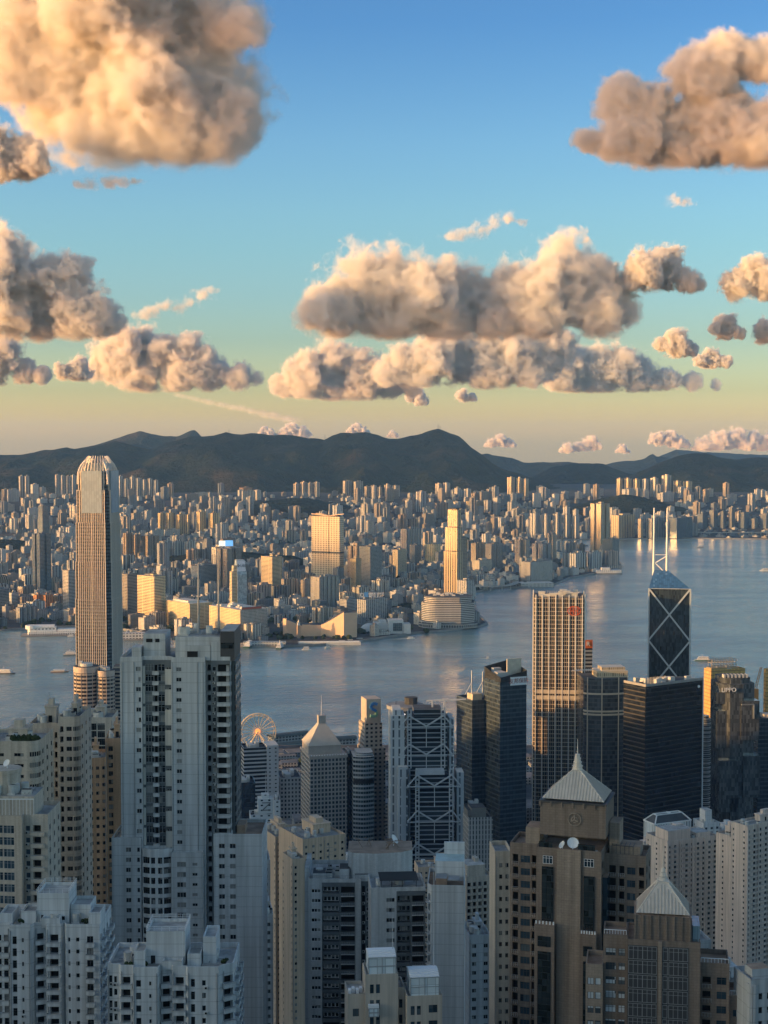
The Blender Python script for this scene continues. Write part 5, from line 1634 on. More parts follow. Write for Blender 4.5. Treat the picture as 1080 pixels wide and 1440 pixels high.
# banded curved glass front
zt = zpy(1064, 1330)
x0 = xpx(496.5, 1330, zt); wv = 30 / F * 1330
root = empty("office_tower", (x0, 1330, GROUND_Z), R(6), "curved glass office with pale bands between black slab and the logo tower", "office tower")
P = [(wv * t, -3.2 * math.sin(math.pi * t)) for t in [k / 10 for k in range(11)]] + [(wv, 24), (0, 24)]
hh = zt - GROUND_Z
BANDG = facade("curved banded glass", (0.30, 0.33, 0.35), (0.03, 0.045, 0.055), 2.4, 4.0, .9, .55)
mb = MB(); mb.prism(P, 0, hh, 0, 1); mb.prism([(x * .8 + 3, y * .8 + 3) for x, y in P], hh, hh + 3, 0, 1); mb.build("curtain_wall", [BANDG, PALE], root)
mb = MB(); mb.prism([(x, y - .5) for x, y in P[:11]] + [(wv, 0), (0, 0)], hh * .83, hh * .83 + 4, 0); mb.build("dark_belt", [VOID], root)
# --- logo tower
F_STD = facade("tan granite tower", (0.46, 0.39, 0.32), (0.04, 0.04, 0.045), 4.4, 4.0, .5, .5)
STG = plain("tan granite", (0.46, 0.39, 0.32), .65, var=.1)
cx, cy_, a, b = site(506, 512, 542, 1360, 16, 150)
root = empty("logo_tower", (cx, cy_, GROUND_Z), R(16), "slim stepped tan tower with a blue green ribbon logo on top", "office tower")
z1, z2, z3 = [zpy(p, 1360) - GROUND_Z for p in (1053, 1018, 984)]
mb = MB(); mb.box(0, 0, 0, a, 24, z1, 0, 1); mb.box(.8, .6, z1, a * .86, 22, z2, 0, 1); mb.build("wall", [F_STD, STG], root)
mb = MB(); mb.box(2.6, 1.2, z2, a * .80, 20, z3, 0); mb.build("crown", [STG], root)
mb = MB()
LB = plain("logo blue", (0.06, 0.22, 0.50), .4); LG = plain("logo green", (0.22, 0.42, 0.30), .4)
cxl, czl = a * .47, (z2 + z3) / 2 + 1
def ribbon(m, pts, wd):
    for i in range(len(pts) - 1): m.bar((cxl + pts[i][0], .9, czl + pts[i][1]), (cxl + pts[i + 1][0], .9, czl + pts[i + 1][1]), wd, up=(0, 1, 0))
ribbon(mb, [(3.2, 5.2), (0, 6.6), (-3, 4.6), (-2.6, 1.8), (0, .3), (2.2, -1)], 2.6)
mb.build("logo_upper", [LB], root)
mb = MB(); ribbon(mb, [(2.2, -1), (3.2, -3.4), (1.2, -6), (-3.4, -5.2)], 2.4); mb.build("logo_lower", [LG], root)
mb = MB()
for k in range(5): mb.box(.5 + k * 1.3, -.3, z2 + .2 + k * .0, .9 + k * 1.3, .3, z2 + 3)
mb.build("crown_fins", [STG], root)

# --- steel hanger bank
Y = 1235
u = Y / F
ox = xpx(550, Y, 150)
root = empty("hanger_bank", (ox, Y, GROUND_Z), R(3), "grey steel bank tower with ladder masts and V shaped hangers", "bank tower")
HST = plain("hanger grey steel", (0.42, 0.46, 0.49), .45, var=.08)
HGL = facade("hanger dark glass", (0.24, 0.27, 0.30), (0.02, 0.028, 0.034), 30, 4.0, 1.0, .74, glass_rough=.1)
HWL = facade("hanger service tower", (0.40, 0.44, 0.47), (0.10, 0.12, 0.14), 5, 8, .3, .8)
g = lambda py: zpy(py, Y) - GROUND_Z
# back slice, higher
zT, zM, zF = g(1005), g(1090), g(1078)
mb = MB(); mb.box(25 * u, 12, 0, 82 * u, 40, g(1012), 0, 1); mb.box(34 * u, 14, 0, 74 * u, 36, g(1002), 0, 1); mb.build("rear_floors", [HGL, DARKROOF], root)
mb = MB(); mb.box(0, 10, 0, 21 * u, 40, g(1010), 0, 1); mb.box(4 * u, 14, 0, 16 * u, 40, g(1003), 0, 1); mb.box(85 * u, 14, 0, 92 * u, 38, g(1015), 0, 1); mb.build("service_tower", [HWL, PALE], root)
# front slice, lower
mb = MB(); mb.box(36 * u, 0, 0, 86 * u, 11.5, g(1090), 0, 1); mb.build("front_floors", [HGL, DARKROOF], root)
mb = MB(); mb.box(94 * u, 2, 0, 104 * u, 20, g(1088), 0, 1); mb.box(10 * u, 2, 0, 24 * u, 11, g(1080), 0, 1); mb.build("front_service_tower", [HWL, PALE], root)
def ladder(m, xa, xb, y, z0, z1, step):
    for x in (xa, xb): m.bar((x, y, z0), (x, y, z1), .9)
    z = z0 + step / 2
    while z < z1:
        m.bar((xa, y, z), (xb, y, z), .9); z += step
mb = MB()
for xa, xb in ((25 * u, 29.5 * u), (73 * u, 78 * u)): ladder(mb, xa, xb, 11, g(1085), zT + 2, 4.4); mb.bar(((xa + xb) / 2, 11.6, 0), ((xa + xb) / 2, 11.6, g(1085)), 1.6)
mb.build("rear_masts", [HST], root)
mb = MB()
for xa, xb in ((35 * u, 39.5 * u), (83 * u, 88 * u)): ladder(mb, xa, xb, -1.2, 0, g(1082), 4.4)
for x in (11 * u, 15 * u): mb.bar((x, -1.0, 0), (x, -1.0, g(1096)), .9)
mb.build("front_masts", [HST], root)
def hanger(m, z, xs, y, d):
    """chevron of two sloping hangers each side of a mast"""
    for x in xs: 
        pass
    xl, xr = xs; mid = (xl + xr) / 2
    m.bar((xl, y, z), (mid, y, z - d), 1.1); m.bar((xr, y, z), (mid, y, z - d), 1.1)
    m.bar((xl - 14 * u, y, z - d), (xl, y, z), 1.0); m.bar((xr, y, z), (xr + 13 * u, y, z - d), 1.0)
    m.bar((xl - 14 * u, y, z - d - .6), (xr + 13 * u, y, z - d - .6), .8); m.bar((mid, y, z - d), (mid, y, z - d - 18), .6)
mb = MB()
for py in (1010, 1050): hanger(mb, g(py), (27 * u, 76 * u), 10.2, 9)
mb.build("rear_hangers", [HST], root)
mb = MB()
for py in (1090, 1140, 1186): hanger(mb, g(py), (37 * u, 86 * u), -2.0, 9)
mb.build("front_hangers", [HST], root)
for k, x in enumerate((62, 80)):
    mb = MB()
    mb.bar((x * u, 24, g(1008)), (x * u, 24, g(992)), 1.3); mb.bar((x * u - 5, 24, g(993)), (x * u + (18 if k else 14), 24, g(991)), 1.0); mb.bar((x * u - 3, 24, g(996)), (x * u + 9, 24, g(991)), .5)
    mb.build("roof_crane", [STEEL], root)
mb = MB(); mb.box(36 * u, -1, g(1090), 76 * u, 10, g(1084)); mb.build("front_roof_plant", [HST], root)
mb = MB()
for k in range(20): mb.box(89.5 * u, 9, g(1180) + k * 5.2, 90.6 * u, 9.8, g(1180) + k * 5.2 + 1.2)
mb.build("edge_lamps", [LAMPWHITE], root)
# round roofed block with the helipad behind it
Yh = 1330
zt = zpy(997, Yh)
root = empty("helipad_tower", (xpx(570.5, Yh, zt), Yh + 18, GROUND_Z), 0, "dark tower with a flat round helipad roof and small white sign", "office tower")
rh = 27 / F * Yh
mb = MB(); mb.cyl(0, 0, 0, zt - GROUND_Z - 2, rh * .68, 16); mb.build("shaft", [DARKG], root)
mb = MB(); mb.cyl(0, 0, zt - GROUND_Z - 2.5, zt - GROUND_Z + 1, rh, 22, bottom=True); mb.build("helipad", [plain("helipad grey", (.26, .27, .28), .7)], root)
mb = MB()
for k in (-1, 1): mb.prism([(-rh * .12 + k * 1.5, -1.2), (-rh * .12 + k * 1.5 + 1.4, 0), (-rh * .12 + k * 1.5, 1.2), (-rh * .12 + k * 1.5 - 1.4, 0)], -.2, .2, M=Matrix.Translation((2, -rh * .7 - .4, zt - GROUND_Z - 6)) @ Matrix.Rotation(math.pi / 2, 4, 'X'))
mb.build("sign", [screen("lit white sign", (0.9, 0.85, 0.8), 1.2)], root)
mb = MB(); mb.cyl(rh * .3, 4, zt - GROUND_Z + 1, zt - GROUND_Z + 7, rh * .35, 10); mb.bar((-rh * .5, 0, zt - GROUND_Z + 1), (-rh * .5, 0, zt - GROUND_Z + 4), .6); mb.build("roof_plant", [DARKROOF], root)

# --- dark glass pair with the white sign
AIAG = glass("dark office glass", (0.040, 0.055, 0.068), .1, .28, 3.2, 4.1, band=(0.085, 0.105, 0.12), bandw=.3)
AIAB = glass("brown lit glass", (0.10, 0.085, 0.07), .14, .4, 1.6, 4.1, band=(0.05, 0.05, 0.05), bandw=.4)
r1, a, b, h = office("office_tower", "lower dark glass tower with two white roof masts", "office tower", 642, 664, 693, 985, 1330, 24, AIAG, seed=4)
mb = MB(); mb.box(a * .1, b * .1, h - 2, a * .55, b * .45, h + 5); mb.build("roof_hut", [plain("cream plant", (.55, .46, .34), .7)], r1)
for k, (x, top) in enumerate(((.22, 944), (.75, 947))):
    mb = MB(); zt_ = zpy(top, 1335) - GROUND_Z
    mb.bar((a * x, b * .3, h), (a * x, b * .3, zt_), 1.0); mb.bar((a * x - 7, b * .3, h + 4), (a * x, b * .3, h + 15), .6); mb.build("mast", [STEEL], r1)
zt = zpy(950, 1310)
cx, cy_, a, b = site(681, 704, 741, 1310, 24, zt)
h = zt - GROUND_Z
root = empty("sign_tower", (cx, cy_, GROUND_Z), R(24), "dark glass tower with a wedge crown, roof fins and white sign", "office tower")
mb = MB()
P = rect(a, b)
mb.prism(P, 0, h - 6, 0, 1, P2=[(-.5, 0), (a * .985, 0), (a * .985, b), (-.5, b)])
zz = [h - 2, h + 3, h + 9, h + 4]
for i in range(4):
    p, q = P[i], P[(i + 1) % 4]
    mb.face([(*p, h - 6), (*q, h - 6), (*q, zz[(i + 1) % 4]), (*p, zz[i])], 0, [(0, 0), (40, 0), (40, zz[(i + 1) % 4] - h + 6), (0, zz[i] - h + 6)])
    mb.face([(*q, h - 6), (*p, h - 6), (*p, zz[i]), (*q, zz[(i + 1) % 4])], 1)
mb.build("curtain_wall", [AIAG, DARKROOF], root)
mb = MB()
for k in range(6): mb.bar((a * .5 + k * a * .09, b * .35, h - 5), (a * .47 + k * a * .09, b * .3, h + 13), 1.1, 0, 2.4)
mb.build("roof_fins", [plain("cream fins", (.60, .54, .44), .6)], root)
mb = MB()
mb.box(2, b * .3, h - 5.9, a * .45, b * .7, h + 1); mb.build("roof_hut", [PALE], root)
mb = MB(); mb.box(a * .2, b * .75, h - 5.9, a * .5, b * .9, h + 3); mb.build("roof_plant", [PALE], root)
sgn = MB(); sgn.box(a * .36, -.9, h - 9.5, a * .97, -.15, h - 2.2); sg = sgn.build("sign_board", [LAMPWHITE], root)
link("sign_letters", lettering("友邦保險", 5.0, plain('sign brown red', (.30, .08, .06), .6), .05), sg, (a * .665, -1.1, h - 5.9))
# small grey classical tower
F_OLD = facade("grey stone front", (0.34, 0.34, 0.33), (0.06, 0.065, 0.07), 2.6, 4.0, .4, .7, vstrip=.5)
r1, a, b, h = office("stone_bank", "small grey stone bank tower between hanger bank and dark glass pair", "bank", 655, 659, 693, 1150, 1190, 8, F_OLD, bmin=24)
mb = MB(); mb.box(3, 3, h - 2, a - 5, 18, h + 7, 0, 1); mb.box(0, 4, h, 5, 20, h + 5, 0, 1); mb.build("attic", [plain("dark attic", (.16, .16, .15), .8), DARKROOF], r1)
office("office_block", "dark low block left of the stone bank", "office block", 655, 656, 682, 1134, 1260, 6, DARKG, bmin=20)

# --- gridded tan tower
Y = 1395
zt = zpy(836, Y)
cx, cy_, a, b = site(750, 750.6, 822, Y, -6, zt)
b = a
root = empty("gridded_tower", (cx, cy_, GROUND_Z), R(-6), "tall square tower wrapped in a tan grid with white ribs", "skyscraper")
h = zt - GROUND_Z
CKG = glass("bronze dark glass", (0.045, 0.042, 0.04), .12, .5, 1.8, 4.0)
CKF = plain("tan grid metal", (0.60, 0.49, 0.36), .45, var=.06)
CKW = plain("white rib", (0.74, 0.70, 0.64), .4, var=.04)
mb = MB(); mb.prism(chamf(a, b, 2), 0, h - 3, 0, 1); mb.build("curtain_wall", [CKG, DARKROOF], root)
mb = MB()
nv = 24
for f in range(nv + 1):
    t = 2 + (a - 4) * f / nv
    for p in ((t, -.2), (t, b + .2)): mb.bar((*p, 0), (*p, h - 1), .26, 0, .5, up=(0, 1, 0))
    for p in ((-.2, t), (a + .2, t)): mb.bar((*p, 0), (*p, h - 1), .5, 0, .26, up=(0, 1, 0))
z = 3.0
while z < h - 3:
    for p, q in (((2, -.15), (a - 2, -.15)), ((-.15, 2), (-.15, b - 2)), ((a + .15, 2), (a + .15, b - 2)), ((2, -.15), (-.15, 2)), ((a - 2, -.15), (a + .15, 2))):
        mb.bar((*p, z), (*q, z), .3, 0, .55)
    z += 4.0
mb.build("grid", [CKF], root)
mb = MB()
for f in range(8):
    t = 2 + (a - 4) * f / 7
    mb.bar((t, -.55, 0), (t, -.55, h), .9); mb.bar((-.55, t, 0), (-.55, t, h), .9); mb.bar((a + .55, t, 0), (a + .55, t, h), .9)
mb.build("ribs", [CKW], root)
zm = zpy(977, Y) - GROUND_Z
mb = MB(); 
for zq in (zm - 4, zm + 1.5): mb.box(1.5, -.75, zq, a - 1.5, -.1, zq + 3.6, 0); mb.box(-.75, 1.5, zq, -.1, b - 1.5, zq + 3.6, 0)
mb.build("plant_belt", [plain("plant belt", (.60, .52, .42), .5)], root)
mb = MB()
r_ = random.Random(5)
for k in range(14):
    x0, y0 = r_.uniform(2, a - 9), r_.uniform(2, b - 9); mb.box(x0, y0, h - 3, x0 + r_.uniform(3, 8), y0 + r_.uniform(3, 8), h + r_.uniform(-1, 3))
mb.bar((a * .2, 3, h), (a * .9, 3, h + 2), .8); mb.build("roof_plant", [PALE], root)
LR = plain("logo red orange", (.62, .12, .04), .5)
xl, zl = a * .80, h - 15
for k in (-1, 1):
    mb = MB(); mb.box(xl + k * 2.1 - 1.5, -1.1, zl - 3.2, xl + k * 2.1 - .9, -.7, zl + 3.2); mb.box(xl + k * 2.1 + .9, -1.1, zl - 3.2, xl + k * 2.1 + 1.5, -.7, zl + 3.2); mb.box(xl + k * 2.1 - .9, -1.1, zl - .4, xl + k * 2.1 + .9, -.7, zl + .4)
    mb.build("logo", [LR], root)
mb = MB()
for k in range(18):
    t0, t1 = 2 * math.pi * k / 18, 2 * math.pi * (k + 1) / 18
    mb.bar((xl + 6 * math.cos(t0), -.9, zl + 4.2 * math.sin(t0)), (xl + 6 * math.cos(t1), -.9, zl + 4.2 * math.sin(t1)), .7)
mb.build("logo_ring", [LR], root)
# banded block with the orange sign behind it
F_AIG = facade("grey banded block", (0.36, 0.37, 0.38), (0.03, 0.035, 0.04), 30, 3.9, .98, .5)
r1, a, b, h = office("office_tower", "banded grey block with an orange roof sign behind the gridded tower", "office tower", 800, 801, 833, 912, 1500, 5, F_AIG, bmin=24)
mb = MB(); mb.box(a - 19, -.4, h + .2, a + .2, .6, h + 8.6); sg = mb.build("sign_board", [plain("orange board", (.62, .13, .02), .5)], r1)
link("sign_letter", lettering("R", 6.5, LAMPWHITE, .2), sg, (a - 4.5, -.7, h + 4.4))
# --- rounded bronze glass tower
Y = 1345
zt = zpy(955, Y)
RNG = glass("rounded bronze glass", (0.07, 0.075, 0.08), .09, .4, 2.4, 4.0, band=(0.12, 0.115, 0.11), bandw=.25)
wv = 64 / F * Y
root = empty("office_tower", (xpx(823.5, Y, zt), Y, GROUND_Z), R(5), "rounded bronze glass tower with a golden roof block", "office tower")
P = [(wv * .5 - wv * .5 * math.cos(math.pi * k / 12), -9 * math.sin(math.pi * k / 12) + 9) for k in range(13)] + [(wv, 36), (0, 36)]
h = zt - GROUND_Z
mb = MB(); mb.prism(P, 0, h, 0, 1); mb.build("curtain_wall", [RNG, DARKROOF], root)
mb = MB(); mb.prism([(wv * .3, 8), (wv * 1.0, 8), (wv * 1.0, 28), (wv * .3, 28)], h, h + 6, 0, 1); mb.prism([(wv * .42, 10), (wv * .95, 10), (wv * .95, 26), (wv * .42, 26)], h + 6, h + 9, 0, 1); mb.build("roof_block", [facade("golden plant louvre", (.58, .47, .32), (.3, .24, .16), 2, 6, .6, .5), PALE], root)
mb = MB()
for k in (2, 5, 8, 11): mb.bar((P[k][0], P[k][1] - .4, 0), (P[k][0], P[k][1] - .4, h + 1), .8)
for zq in (h - 14, h - 30, h - 33): 
    for k in range(12): mb.bar((P[k][0], P[k][1] - .3, zq), (P[k + 1][0], P[k + 1][1] - .3, zq), .5, 0, 1.6)
mb.build("ribs", [CKF], root)
mb = MB()
for k in range(9): mb.bar((-wv * .1 + k * 1.9, 20, h + 4), (-wv * .1 + k * 1.9, 20, h + 6.5), .4)
mb.bar((-wv * .2, 20, h + 5), (wv * .4, 20, h + 6), .7); mb.build("gondola_arm", [STEEL], root)

# --- masted tower with white cross bracing
Y = 1452
BOCG = glass("braced tower glass", (0.035, 0.048, 0.06), .08, .5, 1.4, 3.9)
BOCR = glass("blue roof glass", (0.05, 0.14, 0.30), .18, .25, 2.0, 2.0)
BRC = plain("white bracing", (0.46, 0.50, 0.53), .4, var=.05)
cx, cy_, a, b = site(911.5, 912, 969.5, Y, 14.0, 250)
root = empty("masted_tower", (cx, cy_, GROUND_Z), R(-9.5), "dark glass tower with white X bracing, blue sloped roof and twin masts", "skyscraper")
zE = zpy(827.5, Y) - GROUND_Z
zR = zpy(801, Y + 20) - GROUND_Z
a = 40.0
P = [(0, 0), (a, 0), (a * .52, 26), (a * .06, 26)]
mb = MB(); mb.prism(P, 0, zE, 0, cap=False)
mb.face([(0, 0, zE), (a, 0, zE), (a * .46, 19, zR), (a * .13, 19, zR)], 1)
mb.face([(a, 0, zE), (a * .52, 26, zE), (a * .46, 19, zR)], 1)
mb.face([(a * .06, 26, zE), (0, 0, zE), (a * .13, 19, zR)], 1)
mb.face([(a * .52, 26, zE), (a * .06, 26, zE), (a * .13, 19, zR), (a * .46, 19, zR)], 1)
mb.build("shaft", [BOCG, BOCR], root)
mb = MB()
for x in (0, a): mb.bar((x, -.3, 0), (x, -.3, zE), 1.5)
mb.bar((0, -.3, zE), (a, -.3, zE), .5)
z = zE
while z > 40:
    mb.bar((0, -.5, z), (a, -.5, z - 51), 1.5); mb.bar((a, -.5, z), (0, -.5, z - 51), 1.5); z -= 51
mb.build("bracing", [BRC], root)
MST = plain("white mast", (0.76, 0.75, 0.72), .4, var=.03)
for k, x in enumerate((a * .12, a * .44)):
    mb = MB(); zt_ = zpy(714, Y + 20) - GROUND_Z
    mb.cyl(x, 19, zR - 10, zR + 18, 1.3, 8, r2=1.1); mb.cyl(x, 19, zR + 18, zt_, 1.0, 8, r2=.7); mb.build("mast", [MST], root)
mb = MB(); mb.bar((a * .12, 19, zR + 6), (a * .44, 19, zR + 14), 1.0); mb.bar((a * .12, 19, zR + 8), (a * .38, 19, zR - 2), 1.0); mb.bar((a * .12, 19, zR + 15), (a * .44, 19, zR + 15), .6); mb.build("mast_brace", [MST], root)
# lower triangular shaft at its left
mb = MB()
zL = zpy(1034, Y - 20) - GROUND_Z
x0 = -46 / F * Y
mb.prism([(x0, -10), (-.3, -10), (-.3, 22), (x0, 22)], 0, zL - 18, 0, 1); mb.face([(x0, -10, zL - 18), (-.3, -10, zL - 18), (-.3, 22, zL), (x0, 22, zL)], 1); mb.face([(x0, 22, zL - 18), (x0, -10, zL - 18), (x0, 22, zL)], 0)
mb.build("lower_shaft", [BOCG, BOCR], root)
mb = MB()
mb.bar((x0, -10.4, 0), (x0, -10.4, zL - 18), 1.6); mb.bar((x0, -10.4, zL - 18), (x0, 22, zL), 1.4)
z = zL - 18
while z > 30: mb.bar((x0, -10.6, z), (x0 + 30, -10.6, z - 40), 1.5); mb.bar((x0 + 30, -10.6, z), (x0, -10.6, z - 40), 1.5); z -= 40
mb.build("lower_bracing", [BRC], root)

# --- black tower
CHG = glass("black tower glass", (0.014, 0.018, 0.023), .09, .6, 3.0, 4.0, band=(0.036, 0.040, 0.044), bandw=.25, spec=.8)
CHB = facade("black tower lit flank", (0.06, 0.05, 0.045), (0.018, 0.018, 0.02), 60, 4.0, 1.0, .68, glass_rough=.12)
Y = 1255
zt = zpy(966, Y)
cx, cy_, a, b = site(877, 908, 988.5, Y, 33, zt)
root = empty("black_tower", (cx, cy_, GROUND_Z), R(33), "broad black glass tower with one white vertical edge", "office tower")
h = zt - GROUND_Z
mb = MB(); mb.box(0, 0, 0, a, b, h, 0, 1); mb.build("curtain_wall", [CHG, DARKROOF], root)
mb = MB()
for k in range(int(h / 4)): mb.bar((-.2, .3, k * 4.0 + 1), (-.2, b - .3, k * 4.0 + 1), .35, 0, .8); mb.bar((.3, -.12, k * 4.0 + 1), (a - .3, -.12, k * 4.0 + 1), .2, 0, .28)
mb.build("floor_bands", [plain("black spandrel", (0.045, 0.04, 0.036), .5)], root)
mb = MB(); mb.box(a - .5, -.5, 0, a + .6, .6, h + 1.5); mb.build("white_edge", [BRC], root)
mb = MB()
for q in ((0, -.3, a, .3), (0, .3, .5, b)): mb.box(q[0], q[1], h, q[2], q[3], h + 2.2)
mb.build("parapet", [plain("roof rim", (.30, .29, .28), .6)], root)
mb = MB()
r_ = random.Random(8)
for k in range(16): x0, y0 = r_.uniform(2, a - 8), r_.uniform(3, b - 8); mb.box(x0, y0, h, x0 + r_.uniform(2, 7), y0 + r_.uniform(2, 6), h + r_.uniform(1.5, 5))
for k in range(14): mb.bar((a * .15 + k * 1.6, b * .3, h), (a * .15 + k * 1.6, b * .3, h + 6), .3)
mb.build("roof_plant", [PALE], root)
link("white_letters", lettering("citi", 3.2, LAMPWHITE, .1), root, (a - 5, -.4, h - 4)) if False else None
mb = MB(); mb.cyl(0, 0, -.2, .2, 1.3, 10); 
root2 = mb.build("roof_emblem", [LAMPWHITE], root, (a - 5.5, -.45, h - 5)); root2.rotation_euler = (math.pi / 2, 0, 0)
# --- ribbed dark tower at its right
F_RB = facade("dark ribbed tower", (0.20, 0.21, 0.22), (0.03, 0.035, 0.04), 30, 1.9, 1.0, .6)
Y = 1330
rr = 8.0 / F * Y
zt = zpy(1012, Y) - GROUND_Z
root = empty("ribbed_tower", (xpx(992, Y, 100), Y + rr, GROUND_Z), 0, "slim round ribbed tower squeezed right of the black tower", "office tower")
mb = MB(); mb.cyl(0, 0, 0, zt, rr, 18); mb.cyl(0, 0, zt, zt + 3, rr * .7, 12); mb.build("shaft", [F_RB], root)
mb = MB()
z = 4
while z < zt: mb.cyl(0, 0, z, z + .7, rr * 1.05, 18, bottom=True); z += 4
mb.build("ribs", [METAL], root)
# --- gold glass tower with aerials
GOLD = glass("gold mirror glass", (0.66, 0.42, 0.14), .3, .2, 1.6, 3.8, band=(0.36, 0.22, 0.08), bandw=.3)
r1, a, b, h = office("gold_tower", "gold mirror glass tower crowned by a lattice of aerials", "office tower", 990, 1000, 1048, 942, 1495, 16, GOLD, seed=3)
mb = MB()
ax0, ax1 = a * .08, a * .78
for k in range(9):
    x = ax0 + (ax1 - ax0) * k / 8
    for y in (4, 12): mb.bar((x, y, h - 2), (x, y, h + 10), .45)
for zq in (h + 2, h + 6, h + 9.6):
    for y in (4, 12): mb.bar((ax0, y, zq), (ax1, y, zq), .45)
for k in range(9):
    x = ax0 + (ax1 - ax0) * k / 8; mb.bar((x, 4, h + 6), (x, 12, h + 6), .4); mb.sphere((x, 3.4, h + 8), .9, 6, 4); mb.sphere((x, 3.4, h + 4), .9, 6, 4)
mb.build("aerial_frame", [plain("aerial metal", (.44, .40, .34), .6)], r1)
mb = MB(); mb.box(a * .05, 3, h - 2, a * .85, 14, h + 1); mb.build("roof_hut", [plain("gold plant", (.5, .38, .2), .6)], r1)
r1, a, b, h = office("gold_tower", "second gold tower cut by the right edge", "office tower", 1074, 1078, 1120, 941, 1480, 10, GOLD, seed=6)
mb = MB(); x = xpx(1063, 1470, 180)
root = empty("tower_crane", (x, 1470, GROUND_Z), 0, "orange crane jib rising between the two gold towers", "crane")
za_, zb_ = zpy(966, 1470) - GROUND_Z, zpy(938, 1470) - GROUND_Z
mb = MB()
for d in (-.9, .9): mb.bar((d, 0, za_ - 25), (d, 0, za_), .5); mb.bar((d, 0, za_), (d + 5, 0, zb_), .5)
for k in range(6): t = k / 6; mb.bar((-.9 + 5 * t, 0, za_ + (zb_ - za_) * t), (.9 + 5 * (t + .16), 0, za_ + (zb_ - za_) * (t + .16)), .35)
mb.build("jib", [plain("crane orange", (.55, .25, .08), .6)], root)
mb = MB(); mb.box(-2.2, -2, za_ - 60, 2.2, 2, za_ - 2); mb.build("mast", [plain("crane orange", (.55, .25, .08), .6)], root)
# --- stepped glass tower with clasping boxes
LPG = glass("smoky stepped glass", (0.085, 0.095, 0.10), .09, .5, 1.6, 3.9)
Y = 1360
u = Y / F
zt = zpy(962, Y)
root = empty("clasped_tower", (xpx(1008, Y, zt), Y, GROUND_Z), R(4), "smoky glass tower with clasping stepped bays and white lettering", "office tower")
h = zt - GROUND_Z
W_ = 60 * u
core = [(W_ * .08, 4), (W_ * .3, -3), (W_ * .62, -3), (W_ * .94, 4), (W_ * .94, 30), (W_ * .62, 36), (W_ * .3, 36), (W_ * .08, 30)]
mb = MB(); mb.prism(core, 0, h, 0, 1); mb.prism([(x * .8 + W_ * .1, y * .8 + 3) for x, y in core], h, h + 5, 0, 1); mb.build("shaft", [LPG, DARKROOF], root)
for k, (x0, x1, y0, t0, t1) in enumerate([(.0, .34, -1, 1000, 1052), (.56, 1.0, -4, 985, 1040), (.04, .5, -6, 1068, 1140), (.62, 1.02, -5, 1062, 1120), (.0, .3, 0, 974, 990), (.3, .66, -6, 1120, 1165)]):
    mb = MB(); mb.box(W_ * x0, y0, g2 if False else zpy(t1, Y) - GROUND_Z, W_ * x1, 20, zpy(t0, Y) - GROUND_Z, 0, 0, bottom=True)
    mb.build("bay", [LPG], root)
mb = MB()
for k in range(7): mb.box(W_ * (.2 + k * .09), 4, h + 5, W_ * (.24 + k * .09), 10, h + 8)
mb.build("roof_plant", [PALE], root)
link("letters", lettering("LIPPO", 5.4, LAMPWHITE, .3), root, (W_ * .26, -4.2, h - 5))
mb = MB()
for d in (0, 1):
    x0, x1 = W_ * (.56 + .0 * d), W_ * .86
    za_, zb_ = zpy(1010, Y) - GROUND_Z, zpy(990, Y) - GROUND_Z
    mb.bar((x0, -4.6, zb_), (x1, -4.6, zb_), 1.2); mb.bar((x1, -4.6, zb_), (x1, -4.6, za_), 1.2)
mb.build("bracket", [BRC], root)
office("office_tower", "dark glass tower at the right edge before the second gold tower", "office tower", 1062, 1066, 1130, 1010, 1420, 6, AIAG, bmin=30)
# --- low white block with the glass roof light
Y = 960
zt = zpy(1160, Y)
cx, cy_, a, b = site(905, 921, 972, Y, 24, zt)
root = empty("consulate_block", (cx, cy_, 20), R(24), "low white block with a dark framed roof before the black tower", "office block")
h = zt - 20
WHB = facade("white smooth block", (.66, .70, .71), (.38, .42, .44), 2.0, 30, .5, 1.0, wall_rough=.4)
mb = MB(); mb.box(0, 0, 0, a, b, h, 0); mb.build("wall", [WHB], root)
mb = MB()
mb.prism(rect(a - 1, b - 1, .5, .5), h, h + 4.6, 0, P2=rect(a - 9, b - 9, 4.5, 4.5)); mb.build("roof", [plain("dark roof louvre", (.07, .075, .08), .6)], root)
mb = MB()
for p, q in (((0, 0), (4.5, 4.5)), ((a, 0), (a - 4.5, 4.5)), ((0, b), (4.5, b - 4.5)), ((a, b), (a - 4.5, b - 4.5))): mb.bar((*p, h + .2), (*q, h + 4.9), .7)
Q = rect(a - 9, b - 9, 4.5, 4.5); Q2 = rect(a, b)
for i in range(4): mb.bar((*Q[i], h + 4.9), (*Q[(i + 1) % 4], h + 4.9), .6); mb.bar((*Q2[i], h + .2), (*Q2[(i + 1) % 4], h + .2), .7)
mb.build("roof_frame", [WHITEP], root)
mb = MB(); mb.cyl(a * .55, b * .6, h + 4.7, h + 5.2, 1.6, 14); mb.build("roof_disc", [WHITEP], root)
# low blocks, streets and trees between the towers
rnd = random.Random(77)
LOW = [facade("central low block %s" % n, c, (.04, .045, .05), 4, 3.8, .6, .55) for n, c in (("grey", (.32, .33, .33)), ("cream", (.45, .42, .37)), ("slate", (.2, .22, .24)))]
mb = MB()
for _ in range(520):
    Y = rnd.uniform(1000, 2030); x = rnd.uniform(-.29, .29) * Y
    a, b, hh = rnd.uniform(16, 40), rnd.uniform(16, 34), rnd.uniform(8, 34) if Y > 1600 else rnd.uniform(20, 70)
    if Y > 1850: hh = rnd.uniform(5, 12)
    mb.prism(plan('box', a, b), island(x, Y) - 12, hh, rnd.randrange(3), 3, M=Matrix.Translation((x, Y, 2)) @ Matrix.Rotation(R(rnd.choice((8, 8, 20))), 4, 'Z'))
tag(mb.build("city_blocks", LOW + [F_ROOF]), "low buildings filling the streets between the near shore towers", "city", kind='stuff')
mb = MB()
